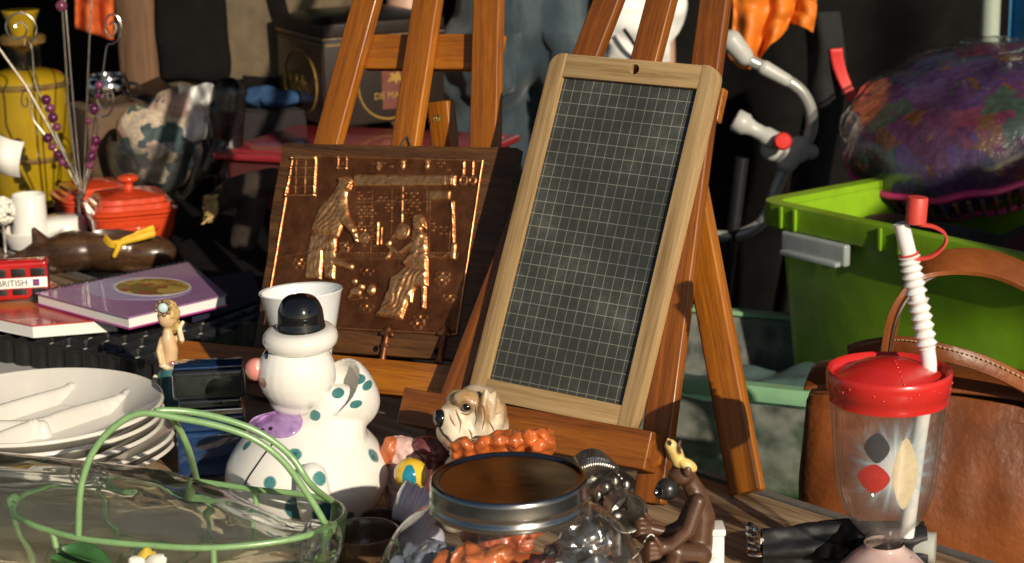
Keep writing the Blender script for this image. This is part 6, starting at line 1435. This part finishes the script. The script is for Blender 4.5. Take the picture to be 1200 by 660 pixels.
def denim():
    m, nt, b = mk('denim'); setp(b, rough=.85, sheen=.2); L = nt.links; co = coords(nt, (1, 1, .25)); n = nd(nt, 'ShaderNodeTexNoise', i_Scale=14.0, i_Detail=7.0, i_Roughness=.65); L.new(co, n.inputs['Vector']); f = nd(nt, 'ShaderNodeTexNoise', i_Scale=700.0, i_Detail=2.0); L.new(coords(nt), f.inputs['Vector'])
    a = nd(nt, 'ShaderNodeMath', operation='MULTIPLY_ADD'); L.new(f.outputs[0], a.inputs[0]); a.inputs[1].default_value = .4; L.new(n.outputs[0], a.inputs[2]); L.new(ramp(nt, a.outputs[0], [(.46, (.006, .014, .022)), (.66, (.017, .034, .047)), (.86, (.060, .085, .095))]), b.inputs['Base Color']); bump(nt, b, f.outputs[0], .001, .5); return m
DEN = denim(); jo = obj('jeans', me, DEN, pn, ang=None)
for s_ in (-1, 1):
    bm = grid(10, 12, lambda s, t: pb3(.085 * s_ + (s - .5) * .125 * (1 - .12 * t), -.16 - .006 + .03 * (abs(.085 * s_ + (s - .5) * .12) / .14) ** 2 * 1.0 + .012 * (t - .4) ** 2 * 4, .965 - .125 * t - (.014 * (1 - abs(2 * s - 1)) * (t > .95))))
    obj('back_pocket', evald(bm, [('SHRINKWRAP', dict(target=jo, offset=.004, wrap_method='NEAREST_SURFACEPOINT')), ('SOLIDIFY', dict(thickness=.004, offset=1))]), DEN, jo, ang=None)
P = [cap(pb3(-.13, 0, 1.36), .078, pb3(.13, 0, 1.36), .078), cap(pb3(0, 0, 1.10), .160, pb3(0, 0, 1.30), .168)]
for s_ in (-1, 1): P += chain([pb3(.18 * s_, 0, 1.37), pb3(.235 * s_, .02, 1.12)], [.070, .062])
obj('shirt', fuse(P, .010, 3), basic('grey shirt', (.10, .10, .11), .9, .2, 30), pn, ang=None)
obj('hair', fuse([ell(pb3(0, -.02, 1.63), (.088, .098, .105)), ell(pb3(0, -.045, 1.57), (.078, .06, .09))], .008, 3), basic('brown hair', (.05, .028, .015), .6, .3, 90), pn, ang=None)
for s_ in (-1, 1): obj('shoe', fuse([cap(pb3(.10 * s_, .0, .046), .044, pb3(.105 * s_, .13, .036), .034), box(.085, .25, .02, (PX0.x + .103 * s_, PX0.y + .06, GROUND + .011), .008)], .006, 3), BLACKLEATHER, pn, ang=None)
# white carrier bag held at the right
wb0 = pb3(.262, -.065, .70)
wtop = PY(752, -46, 3.60); wbt = PY(748, 72, 3.60)
me = evald(grid(40, 40, lambda s, t: Vector((wtop.x + (wbt.x - wtop.x) * t + .082 * (0.35 + .75 * math.sin(min(1, t * 1.1 + .1) * 2.6)) * math.cos(s * 6.283) , 3.60 + .030 * (0.35 + .65 * math.sin(t * 2.6)) * math.sin(s * 6.283) + .010 * n3(s * 6, t * 6), wtop.z + (wbt.z - wtop.z) * t + .006 * n3(math.cos(s * 6.28) * 2, math.sin(s * 6.28) * 2, t * 5)))), [])
wbg = thing('white_carrier_bag', 'white plastic carrier bag with a black strap, held by the person in jeans', 'carrier bag', Vector((wbt.x, 3.60, wbt.z)))
obj('bag_body', me, basic('white carrier plastic', (.74, .73, .70), .4, .04, 20), wbg, ang=None)
obj('handle', tube([wtop + Vector((-.02, 0, -.01)), PX0 + Vector((.245, -.07, .735)), wtop + Vector((.02, 0, -.01))], .006, 8, sm=5), basic('white carrier plastic', (.74, .73, .70), .4, .04, 20), wbg)
obj('strap', tube([PY(731, 34, 3.545), PY(742, 50, 3.54), PY(752, 66, 3.55)], .004, 8, sm=4), BLACKCLOTH, wbg)

# folded pushchair: bent grey tube, clamps, red button, dark seat fabric with a red strip
FYY = 2.95
def qp(x, y, dy=0): return PY(x, y, FYY + dy)
pu = thing('folding_pushchair', 'folded pushchair with bent grey tube, grey clamps, red button and black seat', 'pushchair', Vector((qp(900, 200).x, FYY + .1, GROUND)))
TUBE = basic('grey enamel tube', (.34, .34, .31), .25, .1, 40, metal=.3, coat=.4)
qm = mpp(qp(900, 150))
obj('frame_tube', tube([qp(850, 48), qp(870, 66), qp(893, 78), qp(915, 90), qp(938, 106), qp(950, 128), qp(951, 152), qp(942, 172), qp(926, 190), qp(912, 216), qp(900, 250), qp(884, 268), qp(858, 277), qp(832, 276)], 7.2 * qm, 14, sm=6), TUBE, pu)
for (xa, ya, xb, yb, r_) in ((857, 48, 872, 66, 13), (896, 80, 921, 94, 9), (905, 170, 950, 178, 11)): obj('clamp', join(cap(qp(xa, ya, -.004), r_ * qm, qp(xb, yb, -.004), r_ * .85 * qm)), GREYPL, pu, ang=None)
obj('cross_clamp', fuse([cap(qp(905, 176, -.008), 14 * qm, qp(938, 180, -.008), 11 * qm), cap(qp(922, 190, -.006), 13 * qm, qp(936, 172, -.006), 13 * qm)], .003, 2), GREYPL, pu, ang=None)
hv = obj('handle_grip', tf(lathe([(0, 0), (12 * qm, 0), (13.5 * qm, 2 * qm), (13.5 * qm, 14 * qm), (11 * qm, 17 * qm), (9 * qm, 24 * qm), (9 * qm, 36 * qm), (11 * qm, 40 * qm), (11 * qm, 54 * qm), (0, 54 * qm)], 28), frame(qp(861, 140, -.02), (0, 0, 1), qp(914, 168, -.03) - qp(861, 140, -.02))), GREYPL, pu)
obj('red_button', tf(lathe([(0, 0), (10.5 * qm, 0), (10.5 * qm, 5 * qm), (8 * qm, 8 * qm), (0, 8.5 * qm)], 28), frame(qp(917, 166, -.052), (1, 0, 0), (-.12, -.95, .2))), basic('red button', (.62, .03, .02), .3, .05, 50), pu)
LEGM = basic('black frame tube', (.012, .012, .013), .35, .2, 40)
for x_, dy in ((870, -.05), (946, .14)):
    t0_ = qp(x_, 185, dy * .5 + .03); obj('leg', tube([t0_, Vector((t0_.x - .05, FYY + dy + .05, -.35)), Vector((t0_.x - .08, FYY + dy + .12, GROUND + .09))], .011, 10, sm=5), LEGM, pu)
    wl = obj('wheel', tf(lathe([(.02, -.012), (.072, -.014), (.085, -.008), (.088, 0), (.085, .008), (.072, .014), (.02, .012)], 40, close=True), T((t0_.x - .08, FYY + dy + .12, GROUND + .0895)) @ rotm(y=90)), BLACKPLASTIC, pu)
bm = grid(24, 34, lambda s, t: qp(944 + 38 * s - 20 * (t - .3) ** 2 + 6 * math.sin(t * 5), 14 + 215 * t, .10 - .030 * math.sin(s * 3.14) + .012 * n3(s * 3, t * 6)))
obj('seat_fabric', evald(bm, [('SOLIDIFY', dict(thickness=.006))]), basic('charcoal fabric', (.010, .010, .011), .9, .25, 30, bmp=.001), pu, ang=None)
obj('red_strip', evald(grid(6, 20, lambda s, t: qp(972 + 15 * s + 26 * t ** 1.7 - 2 * s * t, 57 + 68 * t - 1 * s, .06 + .004 * math.sin(t * 4))), [('SOLIDIFY', dict(thickness=.005))]), basic('red webbing', (.62, .035, .03), .5, .06, 60), pu, ang=None)
# orange jacket thrown over the frame
bm = grid(46, 40, lambda s, t: qp(852 + 98 * s + 6 * math.sin(t * 3), -40 + (96 + 24 * math.sin(s * 6.0 + .4) ) * t + 10 * s * t - 26 * t * max(0, s - .62) * 3, .05 + .020 * math.sin(s * 17 + 2 * t) * t + .012 * n3(s * 7, t * 6)))
oj = obj('orange_jacket', evald(bm, [('SOLIDIFY', dict(thickness=.004)), ('SUBSURF', dict(levels=1))]), basic('orange nylon', (.66, .17, .012), .55, .12, 20, bmp=.0015, bsc=40), ang=None); tag(oj, 'bright orange jacket thrown over the pushchair frame', 'jacket')
bm = grid(30, 26, lambda s, t: PY(88 + 44 * s, -25 + (58 + 14 * s) * t, 4.15 + .02 * math.sin(s * 12) + .012 * n3(s * 5, t * 5)))
oc_ = obj('orange_cloth', evald(bm, [('SOLIDIFY', dict(thickness=.004))]), basic('orange cotton', (.55, .10, .015), .8, .1, 20), ang=None); tag(oc_, 'small orange cloth hanging in the dark beside the wooden post', 'cloth')

# lime green storage bin with a quilted cushion in it
bz1 = PY(897, 234, 2.55).z
bq = [PZ(885, 234, bz1), PZ(1104, 281, bz1)]
fu = (bq[1] - bq[0]); fl_ = fu.length; fu.normalize(); fn_ = Vector((-fu.y, fu.x, 0))
BL_, BW_, BHt_ = fl_ * 1.62, .40, .44
binM = frame(bq[0] + fu * (BL_ / 2) + fn_ * (BW_ / 2) - Vector((0, 0, BHt_)), fu, (0, 0, 1))
LIME = basic('lime plastic', (.20, .38, .010), .38, .25, 7, coat=.15, coatr=.3, bmp=.0008, bsc=30, dirt=(.10, .22, .012))
bn = thing('lime_storage_bin', 'large lime green plastic storage bin with a thick rim and clear grey handle clip', 'storage bin', binM.translation)
obj('bin_body', tray_shell(BL_ - .03, BW_ - .03, BHt_ - .01, .86, .004, .03), LIME, bn, binM, ang=R(50))
def rimring(L, W, wv, hv_, zc_):
    pts = rounded(-L / 2, -W / 2, L / 2, W / 2, dict(bl=.035, br=.035, tr=.035, tl=.035), 6); n = len(pts); bm = bmesh.new(); rr = []
    prof_ = [(-wv, 0), (0, 0), (0.002, -hv_ * .5), (0, -hv_), (-.006, -hv_), (-.006, -hv_ * .3), (-wv, -hv_ * .3)]
    for x, y in pts:
        cx_, cy_ = max(-L / 2 + .035, min(L / 2 - .035, x)), max(-W / 2 + .035, min(W / 2 - .035, y)); d_ = Vector((x - cx_, y - cy_, 0)); d_ = d_.normalized() if d_.length > 1e-6 else Vector((0, 0, 0))
        rr.append([bm.verts.new((x + d_.x * o, y + d_.y * o, zc_ + z)) for o, z in prof_])
    for i in range(n):
        a, b = rr[i], rr[(i + 1) % n]
        for k in range(len(prof_)): bm.faces.new((a[k], b[k], b[(k + 1) % len(prof_)], a[(k + 1) % len(prof_)]))
    return bm
obj('bin_rim', rimring(BL_, BW_, .022, .032, BHt_), LIME, bn, binM)
hx = -BL_ / 2 + fl_ * .36
obj('handle_clip', join(box(.12, .012, .030, (hx, -BW_ / 2 - .004, BHt_ - .048), .004, 3), box(.105, .020, .007, (hx, -BW_ / 2 - .010, BHt_ - .060), .003, 2)), basic('clear grey clip', (.28, .31, .31), .2, .1, 40, coat=.4), bn, binM)
for k in (.16, .24, .70, .80): obj('rim_rib', box(.006, .004, .030, (-BL_ / 2 + fl_ * k, -BW_ / 2 - .0035, BHt_ - .016), .001), LIME, bn, binM)
zcr = binM.translation.z - GROUND
cr1 = obj('grey_crate', box(.5, .30, zcr - .002, (0, 0, 0), .006), BLACKPLASTIC, None, T((binM.translation.x, binM.translation.y, GROUND + zcr / 2)) @ rotm(z=-40)); tag(cr1, 'dark plastic crate standing on the ground under the lime green bin', 'crate'); cr1.name = 'storage_crate'
pc_ = PY(1128, 150, bq[0].y + .16)
pfz = thing('patchwork_cushion', 'round purple patchwork cushion with pink piping, resting in the lime bin', 'cushion', Vector((pc_.x, pc_.y, bz1 - .02)))
pkm = mpp(pc_); prx = 145 * pkm
def cush(s, t):
    a = s * 2 * math.pi; ph_ = (t - .5) * math.pi; ce = abs(math.cos(ph_)) ** .72; se = math.copysign(abs(math.sin(ph_)) ** .85, math.sin(ph_))
    rr = prx * ce * (1 + .02 * math.sin(a * 14) * ce); hz_ = (74 if se > 0 else 52) * pkm
    z = se * hz_ + (.006 * math.sin(a * 40) * (1 - abs(se)) if se < 0 else 0)
    return Vector((rr * math.cos(a), rr * math.sin(a), z))
cM = T(pc_ + Vector((.02, .05, -.012))) @ rotm(x=17, y=-17)
bm = grid(121, 50, cush); bmesh.ops.remove_doubles(bm, verts=bm.verts[:], dist=1e-6)
me = D.meshes.new('c'); bmesh.ops.recalc_face_normals(bm, faces=bm.faces[:]); bm.to_mesh(me); bm.free(); wobble(me, .008, 16, 4)
obj('cushion_body', me, patches('patchwork', [(.060, .022, .085), (.11, .022, .05), (.055, .025, .10), (.035, .06, .045), (.08, .02, .085), (.04, .045, .10), (.11, .045, .02), (.07, .018, .06)], sc=15, rough=.34, bmp=.005, dist=.9, coat=.7, coatr=.14), pfz, cM, ang=None)
PINK = basic('pink piping', (.50, .03, .15), .5, .12, 60)
def pring(k, zf, r_, n=80): return tube([Vector((prx * k * (1 + .02 * math.sin(14 * a)) * math.cos(a), prx * k * (1 + .02 * math.sin(14 * a)) * math.sin(a), zf * 80 * pkm + .006 * n3(math.cos(a) * 2, math.sin(a) * 2))) for a in [i * 2 * math.pi / n for i in range(n)]], r_, 8, closed=True)
obj('piping', pring(1.005, -.04, .0055), PINK, pfz, cM); obj('piping', pring(.80, -.62, .005), PINK, pfz, cM)
bmw = grid(121, 50, lambda s_, t_: cush(s_, t_) * 1.02 + Vector((0, 0, .004))); bmesh.ops.remove_doubles(bmw, verts=bmw.verts[:], dist=1e-6)
mew = D.meshes.new('w'); bmesh.ops.recalc_face_normals(bmw, faces=bmw.faces[:]); bmw.to_mesh(mew); bmw.free(); wobble(mew, .008, 16, 4)
for v in mew.vertices: v.co += v.normal * (.0055 * abs(n3(v.co.x * 40, v.co.y * 17, v.co.z * 30)) + .004 * abs(n3(v.co.x * 14 + 3, v.co.y * 60, v.co.z * 20)))
obj('plastic_wrap', mew, glass_thin('clear wrap', (.97, .96, .97), (.6, .58, .6), rough=.05, dust=.02), pfz, cM, ang=None)
sml = []
for k in range(60):
    a = k / 60 * 6.283; sml.append(tube([Vector((prx * r__ * math.cos(a), prx * r__ * math.sin(a), z__ * 80 * pkm)) for r__, z__ in ((1.0, -.12), (.965, -.35), (.88, -.54))], .0035, 5))
obj('gathered_sides', join(*sml), patches('gathered print', [(.16, .06, .02), (.10, .09, .14), (.14, .10, .06), (.06, .02, .08), (.18, .08, .03)], sc=30, rough=.5), pfz, cM)
# clear green-tinged storage box lower down, with grass-green lid box beneath
g0 = PY(880, 500, 2.35)
gM = T((PY(885, 540, 2.42).x, 2.46, PY(885, 548, 2.42).z)) @ rotm(z=-24)
gz0 = gM.translation.z
bx = thing('clear_storage_box', 'cloudy clear plastic storage box with pale green rim, behind the easel foot', 'storage box', gM.translation)
CLR = glass_thin('cloudy plastic', (.62, .74, .66), (.35, .42, .36), rough=.2, dust=.22)
obj('box_body', tray_shell(.46, .34, .15, .9, .003, .02), CLR, bx, gM @ T((0, 0, .002)), ang=R(50))
obj('box_rim', rimring(.48, .36, .018, .02, .162), basic('pale green rim', (.22, .42, .24), .3, .1, 30, coat=.3), bx, gM)
me = fuse([ell((0, 0, .05), (.17, .11, .05)), ell((.08, .03, .06), (.10, .09, .05)), ell((-.1, -.02, .05), (.09, .1, .045))], .008, 3); wobble(me, .015, 18, 3); lz3 = min(v.co.z for v in me.vertices)
gt = obj('grey_cloth', me, basic('teal grey cloth', (.06, .11, .10), .9, .3, 30), None, gM @ T((0, 0, .006 - lz3)), ang=None); tag(gt, 'teal-grey cloth lying inside the cloudy storage box', 'cloth')
hb2 = gz0 - GROUND - .002
gb2 = thing('green_storage_box', 'bright grass-green plastic box with a flat lid under the cloudy storage box', 'storage box', Vector((gM.translation.x + .02, 2.44, GROUND)))
GRN = basic('grass green plastic', (.055, .25, .025), .4, .15, 14, coat=.2)
g2M = T((gM.translation.x + .03, 2.42, GROUND)) @ rotm(z=-24)
obj('box_body', box(.66, .54, hb2 - .022, (0, 0, (hb2 - .022) / 2 + .001), .02, 3), GRN, gb2, g2M); obj('lid', box(.70, .58, .02, (0, 0, hb2 - .0105), .006, 3), GRN, gb2, g2M)

# brown leather bag on a stool beside the table
LBY = 1.70
def lq(x, y, dy=0): return PY(x, y, LBY + dy)
lbm = mpp(lq(1080, 550)); bagw = 300 * lbm; cB = lq(1100, 560); btm = -.125; bth = lq(1100, 478).z - btm
lb_ = thing('leather_bag', 'brown leather shoulder bag with arched stitched handle, behind the tumbler', 'bag', Vector((cB.x, LBY + .02, btm)))
LEA = basic('tan leather', (.19, .052, .010), .46, .35, 9, dirt=(.10, .027, .007), bmp=.0018, bsc=120, coat=.15, coatr=.3)
LEAD = basic('dark leather edge', (.045, .018, .009), .5, .3, 40)
LM = T((cB.x + .012, LBY + .075, btm)) @ rotm(z=-20)
def bagshape(s, t):
    a = s * 2 * math.pi; c, sn2 = math.cos(a), math.sin(a); q = (abs(c) ** 5 + abs(sn2) ** 5) ** (-1 / 5); tt = t
    wk = 1 + .05 * math.sin(tt * 3.1); dk = (1.0 - .42 * tt ** 2.2) * (1 + .10 * math.sin(tt * 3.1))
    x = bagw / 2 * q * c * wk; y = .075 * q * sn2 * dk; z = bth * tt
    crease = .0045 * abs(n3(x * 26 + 3, z * 9, 2)) + .010 * n3(x * 7, z * 8, y * 6)
    return Vector((x * (1 + .02 * n3(z * 12, y * 9)), y + crease, z + (0.014 * (abs(x) / (bagw / 2)) ** 3 * -1 * (tt > .9))))
bm = grid(97, 40, bagshape); bmesh.ops.remove_doubles(bm, verts=bm.verts[:], dist=1e-6)
bmesh.ops.holes_fill(bm, edges=[e for e in bm.edges if e.is_boundary], sides=0)
me = evald(bm, [('BEVEL', dict(width=.012, segments=3, limit_method='ANGLE', angle_limit=R(60)))]); obj('bag_body', me, LEA, lb_, LM, ang=R(60))
# flap over the top
def flap(s, t):
    x = bagw * (s - .5) * 1.01; y = .050 - .092 * t; z = bth + .004 + .010 * math.sin(t * 3.14)
    return (x, y + .002 * n3(x * 20, t * 5), z - .010 * (abs(s - .5) * 2) ** 4)
obj('flap', evald(grid(50, 20, flap), [('SOLIDIFY', dict(thickness=.004)), ('SUBSURF', dict(levels=1))]), LEA, lb_, LM, ang=None)
def strap_bm(pts, wd_, th_, up): return tube(pts, th_, 6, sm=8, flat=(wd_, th_, up))
ha = [lq(1040, 432, .0), lq(1043, 396, .0), lq(1052, 358, .0), lq(1074, 326, .01), lq(1104, 310, .02), lq(1140, 307, .03), lq(1176, 314, .04), lq(1212, 332, .05), lq(1240, 362, .06), lq(1256, 400, .06), lq(1262, 440, .06)]
obj('handle', strap_bm(ha, .036, .0045, (.45, .80, .25)), LEA, lb_)
obj('handle_edge', tube([p + Vector((-.002, -.012, -.006)) for p in ha], .0021, 6, sm=8), LEAD, lb_)
sta = [lq(996, 414, .06), lq(1020, 407, .03), lq(1060, 404, -.0), lq(1110, 414, -.02), lq(1160, 430, -.02), lq(1210, 456, -.01), lq(1240, 484, .0)]
obj('shoulder_strap', strap_bm(sta, .016, .004, (0, .25, 1)), LEA, lb_)
sti = [p + Vector((0, -.004, .0055)) for p in spline(sta, 9)]
obj('stitching', join(*[tube([sti[i], sti[i] * .4 + sti[i + 1] * .6], .0007, 5) for i in range(0, len(sti) - 1)]), basic('pale thread', (.50, .32, .16), .7), lb_)
stz = btm - GROUND
so_ = thing('wooden_stool', 'plain wooden stool under the brown leather bag', 'stool', Vector((cB.x + .012, LBY + .075, GROUND)))
obj('seat', box(.36, .22, .025, (0, 0, stz - .0135), .004), WOOD_BOARD, so_, T((cB.x + .012, LBY + .075, GROUND)) @ rotm(z=-20))
for sx in (-1, 1):
    for sy in (-1, 1): obj('leg', box(.028, .028, stz - .027, (sx * .15, sy * .085, (stz - .027) / 2 + .0005), .002), WOOD_BOARD, so_, T((cB.x + .012, LBY + .075, GROUND)) @ rotm(z=-20))
# pale green pole and blue sheet at the far right
gp0 = PY(1160, 30, 3.35)
gpo = obj('green_pole', tf(lathe([(0, 0), (.017, 0), (.017, 2.2), (0, 2.2)], 24), T((gp0.x, 3.35, GROUND + .002))), basic('pale green paint', (.34, .40, .33), .4, .06, 30)); tag(gpo, 'pale green round metal pole rising behind the patchwork cushion', 'pole')
bm = grid(30, 40, lambda s, t: PY(1182 + 70 * s + 2 * math.sin(t * 9), -30, 3.45).xyz * 1 + Vector((0, .02 * math.sin(s * 14) + .01 * n3(s * 5, t * 5), .10 - 1.05 * t)))
bsh = obj('blue_sheet', evald(bm, [('SOLIDIFY', dict(thickness=.003))]), basic('blue tarpaulin', (.03, .16, .30), .5, .1, 20), ang=None); tag(bsh, 'blue plastic sheet hanging at the far right edge', 'sheet')

# parasol added out of frame to the right, to shade the bin and cushion
PAR = True
if PAR:
    pcn = Vector((2.27, .06, 1.20)); prr = .56
    pa_ = thing('added_parasol', 'unseen dark parasol added at the right to shade the bin and cushion', 'parasol', Vector((pcn.x, pcn.y, GROUND)))
    bm = bmesh.new(); top_ = bm.verts.new((0, 0, .22)); rg_ = [[bm.verts.new((prr * k * math.cos(a), prr * k * math.sin(a), .22 * (1 - k ** 1.3))) for a in [i * math.pi / 16 for i in range(32)]] for k in (.33, .66, 1.0)]
    for i in range(32):
        bm.faces.new((top_, rg_[0][i], rg_[0][(i + 1) % 32]))
        for a, b in zip(rg_[:-1], rg_[1:]): bm.faces.new((a[i], b[i], b[(i + 1) % 32], a[(i + 1) % 32]))
    obj('parasol_cloth', evald(bm, [('SOLIDIFY', dict(thickness=.003))]), basic('parasol cloth', (.05, .05, .06), .8), pa_, T(pcn), ang=None)
    obj('parasol_pole', tube([(pcn.x, pcn.y, GROUND + .04), (pcn.x, pcn.y, pcn.z + .21)], .018, 16), STEEL, pa_)
    obj('parasol_base', tf(lathe([(0, 0), (.22, 0), (.22, .03), (.05, .05), (0, .05)], 40), T((pcn.x, pcn.y, GROUND + .001))), BLACKPLASTIC, pa_)

# unseen awning, added to keep the deep background in shade
aw = thing('added_awning', 'unseen dark awning added to shade the background, on four steel posts', 'awning', Vector((-.6, 4.4, GROUND)))
obj('awning_cloth', evald(grid(60, 30, lambda s, t: (-4.6 + 7.8 * s, 2.3 + 4.3 * t, 1.36 + .22 * math.sin(t * 3.14) + .015 * math.sin(s * 40))), [('SOLIDIFY', dict(thickness=.004))]), basic('awning cloth', (.03, .03, .035), .85), aw, ang=None)
for x_, y_ in ((-4.5, 2.4), (3.1, 2.4), (-4.5, 6.5), (3.1, 6.5)): obj('awning_post', tube([(x_, y_, GROUND + .002), (x_, y_, 1.36)], .02, 14), STEEL, aw)
# dark red and black cloths filling the bin under the cushion
me = fuse([ell((-.14, -.04, .36), (.17, .12, .06)), ell((.10, .02, .37), (.18, .13, .07)), ell((-.02, .06, .33), (.22, .12, .06)), ell((0, 0, .20), (.24, .14, .17))], .010, 3); wobble(me, .016, 14, 3)
me2 = me
lz5 = min(v.co.z for v in me2.vertices)
bc5 = obj('dark_cloth', me2, patches('dark cloth', [(.03, .008, .012), (.012, .012, .012), (.06, .008, .02), (.02, .016, .012)], sc=9, rough=.9), None, binM @ T((0, .02, .008 - lz5 * 0 - (lz5 if lz5 < 0 else lz5) + .004)), ang=None); tag(bc5, 'dark red and black cloths heaped inside the lime green bin', 'cloth')

# ------------------------------------------------------------------ render settings
scene.render.engine = 'CYCLES'
cy = scene.cycles
cy.use_denoising = True
try: cy.denoiser = 'OPENIMAGEDENOISE'
except Exception: pass
cy.max_bounces = 14; cy.transparent_max_bounces = 24; cy.transmission_bounces = 12; cy.glossy_bounces = 6; cy.diffuse_bounces = 4
cy.sample_clamp_indirect = 4.0; cy.caustics_refractive = True; cy.caustics_reflective = False; cy.blur_glossy = .3
vs_ = scene.view_settings
vs_.view_transform = 'Standard'; vs_.look = 'None'; vs_.exposure = 0.0; vs_.gamma = 1.0; vs_.use_curve_mapping = False
